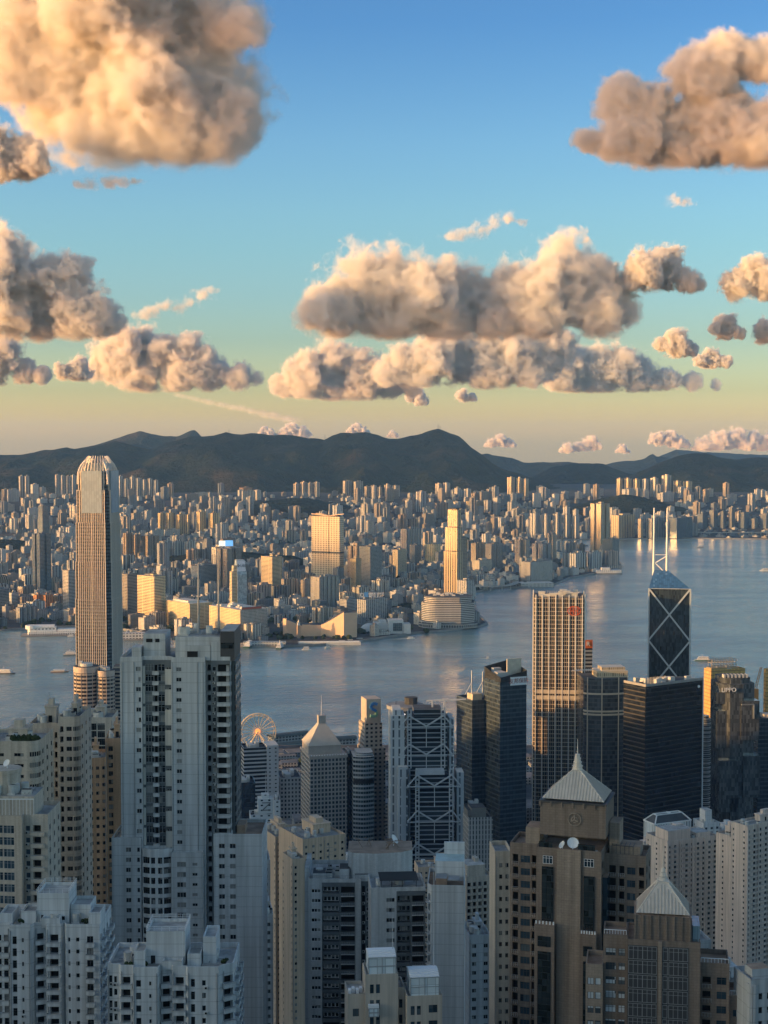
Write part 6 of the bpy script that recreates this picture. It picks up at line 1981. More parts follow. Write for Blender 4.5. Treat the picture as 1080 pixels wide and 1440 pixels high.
for _ in range(160):
    Y = rnd.uniform(1100, 2050); x = rnd.uniform(-.28, .28) * Y
    for q in range(3):
        r = rnd.uniform(3, 6); c = (x + rnd.uniform(-8, 8), Y + rnd.uniform(-8, 8), 8 + rnd.uniform(0, 4)); n0 = len(mb.v)
        mb.sphere(c, r, 7, 5)
        for i in range(n0, len(mb.v)):
            p = Vector(mb.v[i]); k = 1 + .4 * noise.noise(p * .5); mb.v[i] = tuple(Vector(c) + (p - Vector(c)) * k)
tag(mb.build("trees", LEAF), "street trees between the near shore towers", "trees", kind='stuff')
# ------------------------------------------------------------------ residential towers in the foreground
GREYW = weathered("pale grey painted wall", (0.50, 0.515, 0.525), joint=2.95)
GREYW2 = weathered("light grey tiled wall", (0.56, 0.565, 0.56), tile=(.6, .3, .012))
BEIGEW = weathered("beige tiled wall", (0.56, 0.49, 0.41), tile=(.5, .25, .012))
TANW = weathered("tan tiled wall", (0.58, 0.38, 0.24), tile=(.5, .25, .012))
TANL = weathered("light tan wall", (0.60, 0.46, 0.34))
CREAMW = weathered("cream stone wall", (0.56, 0.49, 0.41))
WHITEW = weathered("white painted wall", (0.62, 0.63, 0.63), joint=2.9)
PINKW = weathered("pinkish beige wall", (0.66, 0.55, 0.47))
BRICKW = weathered("brown stone cladding", (0.25, 0.195, 0.158), tile=(1.2, .6, .02))
BRICKL = weathered("light brown stone cladding", (0.35, 0.28, 0.225), tile=(1.2, .6, .02))
ROOFG = plain("roof terrace tiles", (0.40, 0.385, 0.36), .9, var=.4, scale=.3)
ROOFB = plain("roof terrace red brown", (0.36, 0.25, 0.18), .9, var=.35, scale=.3)
BLUEG = window_glass("blue tinted glass", (0.020, 0.036, 0.052), (0.10, 0.13, 0.15), .25)
SLOTG = plain("slot panel grey", (0.13, 0.145, 0.155), .6, var=.25, scale=.5)
DGLASS = glass("dark glazed strip", (0.022, 0.030, 0.036), .1, .6, 1.1, 1.5, band=(.05, .055, .06), bandw=.08)

# ---- great grey tower
Y = 425.0; u = Y / F
x0 = xpx(170, Y, 330)
zt = zpy(929, Y); zb = 120.0
def U(px): return (px - 170) * u
P = [(0, 0), (U(201), 0), (U(201), 1.4), (U(243), 1.4), (U(243), -1.0), (U(291), -1.0), (U(291), 2.2), (U(299), 2.2), (U(299), .2), (U(326), .2), (U(326), 20), (0, 20)]
f = Flats("grey_tower", "towering pale grey apartment tower with a dark balcony slot, left of centre", "apartment tower", x0, Y, 0, zb, zt, P, 2.95, GREYW, roofm=ROOFG)
f.face(0, [(U(192.5), U(199.5), 1.0, 2.3, 'w', lambda k: k % 2 == 0), (U(196), U(199.5), .9, 2.3, 'w', lambda k: k % 2 == 1)])
f.blank(1)
# slot: pale edge strip, dark glazed bays either side, white panel column
f.face(2, [(.7, 3.2, .8, 2.85, 'w'), (3.4, 4.2, .3, 2.6, 'd'), (4.4, 6.4, .8, 2.85, 'w'), (6.75, 8.2, .5, 1.9, 'w', lambda k: k % 2 == 0)], mi=3)
f.blank(3)
f.face(4, [(U(250) - U(243), U(257.6) - U(243), 1.05, 2.25, 'w')])
f.face(5, [(.5, 1.6, .9, 2.3, 'w')]); f.face(6, [(.3, 1.3, .8, 2.6, 'd')]); f.blank(7)
f.face(8, [(.3, 1.4, 1.0, 2.3, 'w'), (1.9, 5.2, .05, 2.9, 'd')], mi=3)
f.face(9, regular(19.8, 4, 2.2, .6, 2.5, 1.2, 'd')); f.blank(10); f.blank(11)
f.pipes(0, [.6, 4.0]); f.pipes(4, [.4, 7.6, 9.2])
f.balconies(2, 2.9, 4.7, 1.1, .9, floors=None)
f.balconies(8, 1.7, 5.35, 1.3, .95)
f.acrow(8, .3, .25, seed=4, prob=.6); f.acrow(2, 3.3, .1, seed=5, prob=.6)
f.extra = [plain("slot panel grey", (0.13, 0.145, 0.155), .6, var=.25, scale=.5)]
f.done()
root = f.root
h = f.h
mb = MB()
for k in range(26):
    z = h - 1.1 - (k + 1) * 5.9 + .9
    if z < 0: break
    mb.box(U(233), .75, z - 1.0, U(243) - .02, 1.38, z + 3.5, 0)
    mb.box(U(201) + .02, 1.0, z - .6, U(204.5), 1.38, z + 4.4, 0)
mb.build("pale_panels", [weathered("cream panel", (0.60, 0.58, 0.53))], root)
mb = MB()
zz = lambda py: zpy(py, Y) - zb
mb.box(U(186), 1, h, U(199), 8, zz(911), 0); mb.build("roof_hut", [GREYW], root)
mb = MB(); mb.box(U(201), 3, h, U(232), 14, zz(893), 0, 1); mb.box(U(248), 1, h, U(312), 16, zz(896), 0, 1); mb.box(U(262), .3, h, U(298), 1, zz(908), 0); mb.box(U(299), .25, h, U(312), 1, zz(903), 0); mb.build("plant_block", [GREYW, ROOFG], root)
mb = MB(); mb.box(U(265), .1, zz(927), U(280), .29, zz(916)); mb.build("plant_opening", [VOID], root)
mb = MB(); mb.box(U(312) + .01, .22, h, U(332), 18, zz(888), 0, 1); mb.box(U(313), .1, zz(912), U(331.5), .215, zz(904), 2); mb.build("glazed_penthouse", [WFRAME_D, ROOFG, DGLASS], root)
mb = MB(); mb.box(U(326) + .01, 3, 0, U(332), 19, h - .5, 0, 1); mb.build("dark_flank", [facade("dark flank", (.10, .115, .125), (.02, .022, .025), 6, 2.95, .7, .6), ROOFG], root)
for xx, t in ((276, 797), (305, 781)):
    mb = MB(); q = (U(xx), 9); mb.cyl(*q, zz(896), zz(850), .33, 8); mb.cyl(*q, zz(850), zz(t), .24, 8, r2=.1); mb.build("aerial_mast", [METAL], root)
roof_kit(root, U(250), 2, U(310), 15, zz(896), 31, [GREYW], n=5, hut=False)
for (a_, b_) in ((205, 214), (218, 224)): 
    mb = MB(); mb.box(U(a_), 2.86, zz(905), U(b_), 2.98, zz(900)); mb.build("vent", [VOID], root)
# lower flank at left, right wing, stepped terrace on the middle bay
P = [(U(157), -1.0), (U(199), -1.0), (U(199), -.01), (-.01, -.01), (-.01, 18), (U(157), 18)]
f2 = Flats("x", None, None, x0, Y, 0, zb, zpy(1182, Y), P, 2.95, GREYW, root=root, roofm=ROOFG)
f2.face(0, [(U(177) - U(157), U(184.5) - U(157), .95, 2.3, 'w'), (U(193) - U(157), U(197) - U(157), .95, 2.3, 'w')]); f2.blank(1); f2.blank(2); f2.blank(3); f2.blank(4); f2.blank(5); f2.done(wallname="lower_wall")
P = [(U(302), -1.8), (U(371), -1.8), (U(371), 16), (U(326.1), 16), (U(326.1), -.2), (U(302), -.2)]
f2 = Flats("x", None, None, x0, Y, 0, zb, zpy(1176, Y), P, 2.95, GREYW, root=root, roofm=ROOFB)
f2.face(0, [(U(309.5) - U(302), U(318) - U(302), 1.0, 2.35, 'w'), (U(325) - U(302), U(333.5) - U(302), 1.0, 2.35, 'w')]); f2.face(1, regular(16.8, 3, 1.2, 1.0, 2.3, 2)); f2.blank(2); f2.blank(3); f2.blank(4); f2.blank(5); f2.done(wallname="wing_wall")
mb = MB(); mb.box(U(333), 3, zpy(1176, Y) - zb, U(345), 9, zpy(1164, Y) - zb); mb.build("wing_hut", [ROOFB], root)
P = [(U(243.2), -3.2), (U(288), -3.2), (U(288), -1.02), (U(243.2), -1.02)]
f2 = Flats("x", None, None, x0, Y, 0, zb, zpy(1200, Y), P, 2.95, GREYW, root=root, roofm=ROOFG)
f2.face(0, [(1.6, 4.2, .95, 2.45, 'w'), (6.0, 7.5, 1.3, 2.2, 'w')]); f2.blank(1); f2.blank(3); f2.done(wallname="bay_wall")
P = [(U(201.2), -1.6), (U(213), -2.6), (U(231), -2.6), (U(243), -1.6), (U(243), 1.38), (U(201.2), 1.38)]
f2 = Flats("x", None, None, x0, Y, 0, zb, zpy(1196, Y), P, 2.95, WHITEW, root=root, frame=WFRAME_D, roofm=ROOFG)
for e, L in ((0, 2.55), (2, 2.55)): f2.face(e, [(.2, L - .2, .9, 2.75, 'w')])
f2.face(1, [(.2, 1.4, .9, 2.7, 'w'), (2.2, 3.45, .9, 2.7, 'w')]); f2.blank(3); f2.blank(5); f2.done(wallname="glazed_bay")

def flats_simple(name, label, cat, pl, pc, pr, top, Y, phi, fh, wall, fcols, lcols, zb=60.0, bmin=None, amin=None, roofm=None, group=None, seed=0, bal=None, lbal=None, ac=None, frame=None, glassm=None, kit=True, dish=False, mast=False, piers=0):
    z = zpy(top, Y)
    cx, cy_, a, b = site(pl, pc, pr, Y, phi, z)
    if bmin: b = bmin
    if amin: a = amin
    f = Flats(name, label, cat, cx, cy_, R(phi), zb, z, rect(a, b), fh, wall, group, roofm=roofm or ROOFG, frame=frame, glassm=glassm)
    f.a, f.b = a, b
    f.face(0, fcols(a)); f.blank(1); f.blank(2); f.face(3, lcols(b))
    for s0, s1, p, hh, so in (bal(a) if bal else []): f.balconies(0, s0, s1, p, hh, solid=so)
    for s0, s1, p, hh, so in (lbal(b) if lbal else []): f.balconies(3, s0, s1, p, hh, solid=so)
    if ac:
        for q in ac(a): f.acrow(0, q, .2, seed=seed + int(q * 10), prob=.55)
    f.done()
    f.pipes(0, [.35, a - .35] + ([a * .5] if a > 12 else []))
    if piers:
        mb = MB()
        for k in range(piers + 1): xk = (a - .9) * k / piers; mb.box(xk, -.75, 0, xk + .9, -.01, f.h + .6)
        mb.build("wall_pier", [wall], f.root)
    if kit: roof_kit(f.root, .8, .8, a - .8, b - .8, f.h, seed, [wall], dish=dish, mast=mast)
    return f

# ---- pale grey pair at bottom left: stepped walls, bays with corner balconies, terraced roofs
def terraced(name, label, xL, Y, pts, zb, top, fh, wall, openings, bals, seed, roof_boxes, group=None):
    """pts: front outline as (px, y offset) pairs from left to right"""
    u = Y / F
    x0 = xpx(xL, Y, 250)
    P = [((px - xL) * u, yo) for px, yo in pts]
    n = len(P)
    P += [(P[-1][0], 16.0), (P[0][0], 16.0)]
    f = Flats(name, label, "apartment block", x0, Y, R(0), zb, zpy(top, Y), P, fh, wall, group, roofm=ROOFG, frame=WFRAME_D)
    for i in range(n - 1):
        p, d, L = f.edge(i)
        if i in openings: f.face(i, openings[i](L))
        else: f.blank(i)
        for s0, s1, pj, hh in bals.get(i, []): f.balconies(i, s0 * L, s1 * L, pj, hh)
    f.face(n - 1, regular(16 - P[n - 1][1], 4, 1.5, .7, 2.3, 1.0, 'd'))
    for s in (1.0, 6.0, 11.0): f.balconies(n - 1, s, min(s + 3, 15.2 - P[n - 1][1]), 1.1, .9)
    f.blank(n); f.blank(n + 1)
    f.acrow(0, .6, .3, seed=seed, prob=.6)
    for i in range(0, n - 1, 2):
        p, d, L = f.edge(i)
        if L > 2.2: f.pipes(i, [.25, L - .3] if L > 4 else [.25]); f.acrow(i, L * .55, .1, seed=seed + i, prob=.45)
    f.done()
    for k, (pa, pb, ya, yb, t, nm) in enumerate(roof_boxes):
        mb = MB(); z = zpy(t, Y) - zb
        xa, xb = (pa - xL) * u, (pb - xL) * u
        mb.box(xa, ya, f.h, xb, yb, z, 0, 1)
        for q in ((xa, ya, xb, ya + .2), (xa, yb - .2, xb, yb), (xa, ya + .2, xa + .2, yb - .2), (xb - .2, ya + .2, xb, yb - .2)): mb.box(q[0], q[1], z, q[2], q[3], z + .7, 0)
        if k == 0:
            mb.box(xa + 1.0, ya - .05, f.h + .3, xa + 2.0, ya, f.h + 2.2, 2); mb.box(xb - 2, ya - .04, f.h + 1.0, xb - 1, ya, f.h + 1.9, 2)
        mb.build(nm, [wall, ROOFG, VOID], f.root)
    # railing round the highest roof
    pa, pb, ya, yb, t, nm = roof_boxes[0]
    mb = MB(); z = zpy(t, Y) - zb + .7
    xa, xb = (pa - xL) * u, (pb - xL) * u
    for p, q in (((xa, ya), (xb, ya)), ((xb, ya), (xb, yb)), ((xb, yb), (xa, yb)), ((xa, yb), (xa, ya))):
        for hh in (.5, 1.0): mb.bar((*p, z + hh), (*q, z + hh), .07)
        for s in range(5): mb.bar((p[0] + (q[0] - p[0]) * s / 5, p[1] + (q[1] - p[1]) * s / 5, z), (p[0] + (q[0] - p[0]) * s / 5, p[1] + (q[1] - p[1]) * s / 5, z + 1.0), .07)
    mb.build("roof_railing", [LAMPWHITE], f.root)
    roof_kit(f.root, P[0][0] + 1, 3, P[n - 1][0] - 1, 14, f.h, seed, [wall], n=14, hut=False)
    # potted greenery on the terraces
    r_ = random.Random(seed)
    for k in range(4):
        mb = MB()
        c = (r_.uniform(P[0][0] + 1, P[n - 1][0] - 1), r_.uniform(1.5, 5), f.h + .6)
        for q in range(5):
            cc = Vector(c) + Vector((r_.uniform(-.6, .6), r_.uniform(-.4, .4), r_.uniform(0, .7))); n0 = len(mb.v); mb.sphere(cc, .5, 6, 4)
            for i in range(n0, len(mb.v)): v = Vector(mb.v[i]); mb.v[i] = tuple(cc + (v - cc) * (1 + .5 * noise.noise(v * 3)))
        mb.build("planter", [LEAF], f.root)
    return f
W1 = lambda s0, s1, lo=.75, hi=2.2, k='w': (s0, s1, lo, hi, k)
terraced("terraced_block", "pale grey apartment block with terraced roof at the bottom left corner", -8, 350,
         [(-8, 1.5), (16, 1.5), (18, 0), (48, 0), (52, 1.6), (66, 2.4), (70, .8), (90, .8), (94, 2.0), (98, .4), (146, .4)], 80, 1307, 2.9, WHITEW,
         {0: lambda L: [W1(1.0, 2.0), W1(2.6, 3.7, .5)], 2: lambda L: [W1(.7, 1.7, .4, 2.3), W1(2.9, 3.4, .9, 1.9)], 4: lambda L: [W1(.5, L - .4, .6, 2.4, 'd')], 6: lambda L: [W1(.7, L - .6, .6, 2.5, 'd')],
          9: lambda L: [W1(.5, 1.0, .9, 1.9), W1(5.0, 6.5, .6, 2.2), W1(2.4, 3.2, .9, 1.9, 'w')]},
         {4: [(0.0, 1.0, .9, .9)], 6: [(0.0, 1.0, 1.1, .9)], 9: [(.60, .86, .9, .85)], 0: [(.55, .98, .8, .85)]}, 3,
         [(52, 98, 4, 13, 1267, "penthouse"), (30, 51.5, 3, 9, 1291, "terrace_hut"), (99, 128, 5, 12, 1285, "stair_hut"), (129, 146, 1.5, 8, 1290, "terrace_hut"), (0, 18, 3, 10, 1294, "terrace_hut"), (62, 88, 1.2, 3.8, 1298, "terrace_hut")])
terraced("terraced_block", "pale grey apartment block with terraced roof, second from the left corner", 152, 326,
         [(152, 1.8), (169, 1.8), (172, .9), (189, .9), (191, -.4), (227, -.4), (229, 1.2), (244, 1.8), (247, .4), (266, .4), (269, -.2), (313, -.2), (318, 1.0), (333, 2.6)], 80, 1366, 2.85, WHITEW,
         {0: lambda L: [W1(.4, 1.1, .4, 2.4), W1(1.5, 2.2)], 2: lambda L: [W1(.4, L - .5, .6, 2.4, 'd')], 4: lambda L: [W1(.7, 1.8, .6, 2.1), W1(3.6, 4.1, .9, 1.8)], 6: lambda L: [W1(.5, L - .3, .6, 2.4, 'd')], 8: lambda L: [W1(.6, L - .5, .6, 2.5, 'd')],
          10: lambda L: [W1(.7, 1.6, .5, 2.3), W1(3.2, 4.0, .8, 2.0)], 12: lambda L: [W1(.2, L - .2, .5, 2.4, 'd')]},
         {2: [(0.0, 1.0, .8, .9)], 6: [(0.0, 1.0, .9, .9)], 8: [(0.0, 1.0, 1.0, .9)], 12: [(0, 1, .9, .9)]}, 8,
         [(206, 262, 4, 13, 1322, "penthouse"), (190, 206, 2, 8, 1346, "terrace_hut"), (266, 285, 3, 9, 1352, "terrace_hut"), (287, 306, 5, 13, 1332, "stair_hut"), (232, 260, 1.0, 3.8, 1358, "terrace_hut")])

# ---- left complex: rounded beige towers with dark glazed slots
Y = 432.0; u = Y / F
def arc(cx, cy_, r, a0, a1, n): return [(cx + r * math.cos(R(a0 + (a1 - a0) * k / n)), cy_ + r * math.sin(R(a0 + (a1 - a0) * k / n))) for k in range(n + 1)]
def rounded(label, xl, xr, top, Y, r, yo, wall, wins, zb=80, dep=18, seed=0, name="rounded_tower", group="rounded beige towers", fh=3.0, glassm=None, right=True):
    u = Y / F
    x0 = xpx(xl, Y, 300); W_ = (xr - xl) * u
    P = [(0, 0)] + arc(W_ - r, r, r, -90, 0, 6) + [(W_, dep), (0, dep)]
    f = Flats(name, label, "apartment tower", x0, Y + yo, 0, zb, zpy(top, Y), P, fh, wall, group, frame=WFRAME_D, glassm=glassm, roofm=ROOFG)
    f.face(0, wins(W_ - r))
    for e in range(1, 7):
        p, d, L = f.edge(e)
        f.face(e, [(.06, L - .06, .9, 2.2, 'w')])
    f.face(7, regular(dep - r, 3, 1.6, .9, 2.2, 1.5)); f.blank(8); f.blank(9)
    f.done()
    mb = MB()
    k = 0
    while f.h - 1.1 - (k + 1) * fh > 0 and k < 26:
        z = f.h - 1.1 - (k + 1) * fh
        mb.prism([(0, -.12)] + arc(W_ - r, r, r + .15, -90, 0, 6) + [(W_ - 1, 3), (0, 3)], z - .1, z + .35, bottom=True); k += 1
    mb.build("floor_ledge", [wall], f.root)
    roof_kit(f.root, .8, 1, W_ - 1, dep - 2, f.h, seed, [wall], n=5)
    return f
mg = rounded("beige rounded tower cut by the left edge, roof garden on top", -25, 58, 1048, 405, 2.6, 0, BEIGEW, lambda L: [(L - 4.2, L - 1.6, 1.0, 1.9, 'w'), (L - 9.5, L - 7.0, 1.0, 1.9, 'w')], seed=12)
r_ = random.Random(9)
for k in range(5):
    mb = MB(); c = (9 + k * 1.4, 3 + r_.uniform(-1, 1), mg.h + .9)
    for q in range(7):
        cc = Vector(c) + Vector((r_.uniform(-.9, .9), r_.uniform(-.6, .6), r_.uniform(-.2, .9))); n0 = len(mb.v); mb.sphere(cc, .7, 7, 5)
        for i in range(n0, len(mb.v)): v = Vector(mb.v[i]); mb.v[i] = tuple(cc + (v - cc) * (1 + .6 * noise.noise(v * 2.5)))
    mb.build("roof_shrub", [LEAF], mg.root)
rounded("narrow beige rounded tower with stacked corner windows, left of the tapered tower's foot", 84, 114, 1013, 438, 1.9, 0, BEIGEW, lambda L: [(.5, 1.5, .5, 2.3, 'd'), (2.4, L - .4, .9, 2.2, 'w')], seed=13)
f = flats_simple("beige_tower", "beige block with a dark blue glazed slot behind the narrow rounded tower", "apartment tower", 112, 113, 158, 1013, 580, 2, 3.0, BEIGEW,
             lambda a: [(3.6, 6.4, .2, 2.85, 'w'), (6.7, 9.6, .2, 2.85, 'w'), (.7, 1.8, .9, 2.1, 'w')], lambda b: [], bmin=16, seed=14, frame=WFRAME_D, mast=True)
f = flats_simple("beige_tower", "beige block with a dark glazed slot and roof railing right of the left edge tower", "apartment tower", 40, 41, 84, 1022, 446, 2, 3.0, BEIGEW,
             lambda a: [(2.9, 5.6, .15, 2.85, 'd'), (5.9, 7.2, .15, 2.85, 'd'), (.6, 1.4, .9, 2.1, 'w'), (7.6, 8.4, .5, 2.4, 'd')], lambda b: [], bmin=16, seed=15, frame=WFRAME_D, mast=True)
# tan pair with small square windows
flats_simple("tan_tower", "lower tan tower with two window columns, left of the great grey tower", "apartment tower", 116, 119, 149, 1071, 480, 10, 2.75, TANW,
             lambda a: [(1.5, 2.6, 1.0, 2.1, 'w'), (3.6, 4.6, 1.0, 2.1, 'w'), (5.6, 6.6, 1.0, 2.1, 'w')], lambda b: [], bmin=14, seed=16, frame=WFRAME_D)
flats_simple("tan_tower", "taller tan tower with one window column touching the great grey tower", "apartment tower", 147, 148, 172, 1043, 492, 6, 2.8, TANW,
             lambda a: [(1.0, 2.5, .7, 2.3, 'w')], lambda b: [], bmin=14, seed=17, frame=WFRAME_D)
# rounded tower with blue glass bands at far left
Y = 372.0; u = Y / F
x0 = xpx(-30, Y, 260)
P = [(0, 0), ((38 + 30) * u, -1.4)] + [((38 + 30) * u, 1.0), ((73 + 30) * u, .4), ((73 + 30) * u, 15), (0, 15)]
f = Flats("blue_glass_tower", "apartment tower with bands of blue glass and a round roof drum, left edge", "apartment tower", x0, Y, 0, 90, zpy(1152, Y), P, 3.0, BEIGEW, frame=WFRAME, glassm=BLUEG, roofm=ROOFG)
f.face(0, [(.4, 3.6, .7, 2.75, 'w'), (3.8, 7.2, .7, 2.75, 'w'), (7.4, 10.2, .7, 2.75, 'w')])
f.blank(1); f.face(2, [(.4, 1.6, .8, 2.2, 'w'), (2.3, 4.4, .6, 2.4, 'd')]); f.face(3, regular(14.5, 3, 1.6, .8, 2.2, 1.5)); f.blank(4); f.blank(5)
f.balconies(2, 2.0, 5.5, .9, .8); f.acrow(2, .5, .2, seed=3); f.acrow(2, 4.7, .2, seed=6)
f.done()
root = f.root; h = f.h
mb = MB(); mb.box(2, 1.5, h, (52 + 30) * u, 12, zpy(1122, Y) - 90, 0, 1); mb.build("upper_wall", [BEIGEW, ROOFG], root)
mb = MB()
zq = zpy(1122, Y) - 90
mb.bar((1.5, .3, zq - .4), ((53 + 30) * u, .3, zq - .4), .2)
for k in range(16): xx = 1.5 + k * ((53 + 30) * u - 1.5) / 15; mb.bar((xx, .3, h + 1.0), (xx, .3, zq - .4), .1)
mb.build("terrace_railing", [LAMPWHITE], root)
mb = MB(); cxd = (5 + 30) * u; mb.cyl(cxd, 7, zq, zpy(1093, Y) - 90, 3.6, 20); mb.cyl(cxd, 7, zpy(1093, Y) - 90, zpy(1093, Y) - 89.1, 3.9, 20, bottom=True); mb.build("roof_drum", [BEIGEW], root)
sat_dish(root, (cxd + .5, 6, zpy(1093, Y) - 89), 1.0)
roof_kit(root, 3, 2, (50 + 30) * u, 11, zq, 44, [BEIGEW], n=6, hut=False)

# ---- centre: tan slab end with roof running back, pale grey slabs, blank white flank, cream lantern block
def dots(n, w, lo, hi, m): return lambda L: regular(L, n, w, lo, hi, m)
f = flats_simple("tan_slab_block", "tall narrow tan block, left of two, whose flat roof runs back beside the emblem block", "apartment block", 379, 387, 424, 1180, 665, 24, 2.85, TANL,
             lambda a: [(1.2, 2.4, .8, 2.0, 'w'), (4.0, 5.2, .8, 2.0, 'w'), (7.0, 8.4, .8, 2.0, 'w')], lambda b: regular(b, 2, .8, .9, 2.0, .8), bmin=26, seed=21, dish=True)
f = flats_simple("tan_slab_block", "lower narrow tan block in front of the tall one, dotted with small windows", "apartment block", 404, 411, 430, 1212, 600, 24, 2.85, TANL,
             lambda a: [(1.0, 2.0, .8, 2.0, 'w')], lambda b: regular(b, 2, .8, .9, 2.0, .6), bmin=12, seed=22)
f = flats_simple("tan_slab_block", "flat roofed beige block with many roof huts behind the grey slab", "apartment block", 424, 426, 486, 1184, 640, 28, 2.85, TANL, lambda a: regular(a, 6, 1.2, .8, 2.0, 1.0), lambda b: [], bmin=26, seed=23)
Y = 433.0; u = Y / F
zt = zpy(1241, Y); zb = 70
x0 = xpx(434, Y, 250)
U = lambda px: (px - 434) * u
P = [(0, 0), (4.0, 0), (9.4, 0), (13.9, 0), (U(509), 0), (U(509), 1.2), (U(524), 1.2), (U(524), 20), (0, 20)]
f = Flats("grey_slab_block", "pale grey slab with wide window columns and dark balcony stacks, centre", "apartment block", x0, Y, R(0), zb, zt, P, 2.9, GREYW2, frame=LAMPWHITE, roofm=ROOFG)
f.extra = [SLOTG]
f.face(0, [(.9, 3.7, .9, 2.0, 'w')]); f.face(1, [(.25, 5.15, .75, 2.65, 'd')], mi=3); f.face(2, [(.25, 4.25, .75, 2.75, 'd')], mi=3); f.blank(3); f.blank(4)
f.face(5, [(.3, 1.2, .3, 2.6, 'd'), (1.5, 2.8, .9, 2.0, 'w')], mi=3); f.blank(6); f.blank(7); f.blank(8)
f.balconies(2, .2, 4.3, .5, .9, solid=False); f.acrow(5, .4, .2, seed=31, prob=.9); f.acrow(5, 1.6, .2, seed=32, prob=.6)
for k in range(14):
    zf = f.h - 1.1 - (k + 1) * 2.9
    for s in range(4): f.wins.append((Matrix.Translation((4.5 + s * 1.15, .55, zf + 1.25)), 1.05, 1.3))
f.done()
root = f.root; h = f.h
mb = MB(); mb.box(U(428), 4, 0, -.01, 20, zpy(1226, Y) - zb, 0, 1); mb.build("end_wall", [GREYW, ROOFG], root)
mb = MB(); zz = lambda py: zpy(py, Y) - zb
Q = [(U(490), 6), (U(497), 3.5), (U(530), 2.6), (U(566), 4.2), (U(583), 7), (U(583), 17), (U(490), 17)]
mb.prism(Q, h, zz(1204), 0, 1); mb.build("penthouse", [GREYW2, ROOFB], root)
mb = MB()
r_ = random.Random(6)
for k in range(12): x_, y_ = U(r_.uniform(496, 572)), r_.uniform(5, 14); mb.bar((x_, y_, zz(1204)), (x_ + r_.uniform(-2, 2), y_, zz(1204) + 2.2), .16); mb.bar((x_, y_, zz(1204) + 2.1), (x_ + r_.uniform(-4, 4), y_ + r_.uniform(-3, 3), zz(1204) + 2.3), .14)
mb.build("pergola", [plain("timber pergola", (.25, .17, .11), .8)], root)
for k, (xa, xb, ya, yb, t) in enumerate(((440, 458, 2, 8, 1231), (478, 492, 3, 9, 1226), (500, 520, 1.5, 2.5, 1232))):
    mb = MB(); mb.box(U(xa), ya, h, U(xb), yb, zz(t), 0, 1); mb.build("terrace_hut", [GREYW2, DARKROOF], root)
mb = MB()
mb.bar((0.2, .2, h + 2.0), (U(509), .2, h + 2.0), .1)
for k in range(20): mb.bar((.2 + k * U(508) / 20, .2, h + 1.1), (.2 + k * U(508) / 20, .2, h + 2.0), .07)
mb.build("roof_railing", [METAL], root)
sat_dish(root, (U(556), 9, zz(1201)), 1.5, 1.2)
roof_kit(root, U(436), 2, U(488), 18, h, 33, [GREYW2], n=7, hut=False, mast=True)
Y = 415.0; u = Y / F
zt = zpy(1254, Y); x0 = xpx(522, Y, 240); U = lambda px: (px - 522) * u
P = [(0, 0), (7.2, 0), (U(600), 0), (U(600), 14), (0, 14)]
f = Flats("grey_slab_block", "shorter pale grey slab with a blank left strip and dark roof pergola, centre", "apartment block", x0, Y, R(4), zb, zt, P, 2.9, GREYW2, frame=WFRAME, roofm=ROOFG)
f.extra = [SLOTG]
f.face(0, [(4.3, 6.7, .9, 2.1, 'w')]); f.face(1, [(.2, 4.0, .7, 2.65, 'd'), (4.5, 7.8, .7, 2.65, 'd')], mi=3); f.blank(2); f.blank(3); f.blank(4)
f.balconies(1, 4.4, 7.9, .3, .85, solid=False)
for k in range(14):
    zf = f.h - 1.1 - (k + 1) * 2.9
    for s in range(3): f.wins.append((Matrix.Translation((7.5 + s * 1.25, .6, zf + 1.1)), 1.1, 1.4))
f.done()
root = f.root; h = f.h
mb = MB()
for x_ in (3, 6, 9, 13): mb.bar((x_, 2, h), (x_, 2, h + 2.6), .2); mb.bar((x_, 9, h), (x_, 9, h + 2.6), .2)
for y_ in range(9): mb.bar((2.6, 1.5 + y_, h + 2.7), (13.6, 1.5 + y_, h + 2.7), .5, 0, .2)
mb.build("roof_pergola", [plain("black pergola", (.03, .03, .03), .6)], root)
roof_kit(root, 1, 2, 14, 13, h, 35, [GREYW2], n=5, hut=False)
Y = 408.0; u = Y / F
zt = zpy(1250, Y); x0 = xpx(606, Y, 240); U = lambda px: (px - 606) * u
P = [(0, 0), (U(653), 0), (U(653), 17), (U(600), 17), (U(600), 2.0)]
f = Flats("grey_flank_tower", "blank pale grey flank with a curved balcony stack on its left edge, centre", "apartment tower", x0, Y, R(-4), zb, zt, P, 2.9, GREYW, frame=WFRAME, roofm=ROOFB)
f.blank(0); f.face(1, [(4, 5.2, .9, 2.1, 'w')]); f.blank(2); f.blank(3); f.face(4, [(.4, 1.8, .5, 2.4, 'd')]); f.balconies(4, .2, 2.1, .8, .9, solid=False)
f.done()
root = f.root; h = f.h
mb = MB(); zz = lambda py: zpy(py, Y) - zb
mb.box(U(610), 8, h, U(652), 16, zz(1222), 0, 1); mb.build("penthouse", [WHITEW, plain("pale aqua roof", (.42, .55, .56), .5)], root)
mb = MB(); mb.box(U(622), 15.5, zz(1222), U(652), 16.5, zz(1205), 0); mb.build("roof_screen", [WHITEW], root)
mb = MB(); mb.box(U(612), 2, h, U(628), 7, h + 2.4, 0, 1); mb.box(U(630), 1.5, h + 2.0, U(646), 6, h + 2.2, 1, bottom=True); mb.build("terrace_hut", [ROOFB, METAL], root)
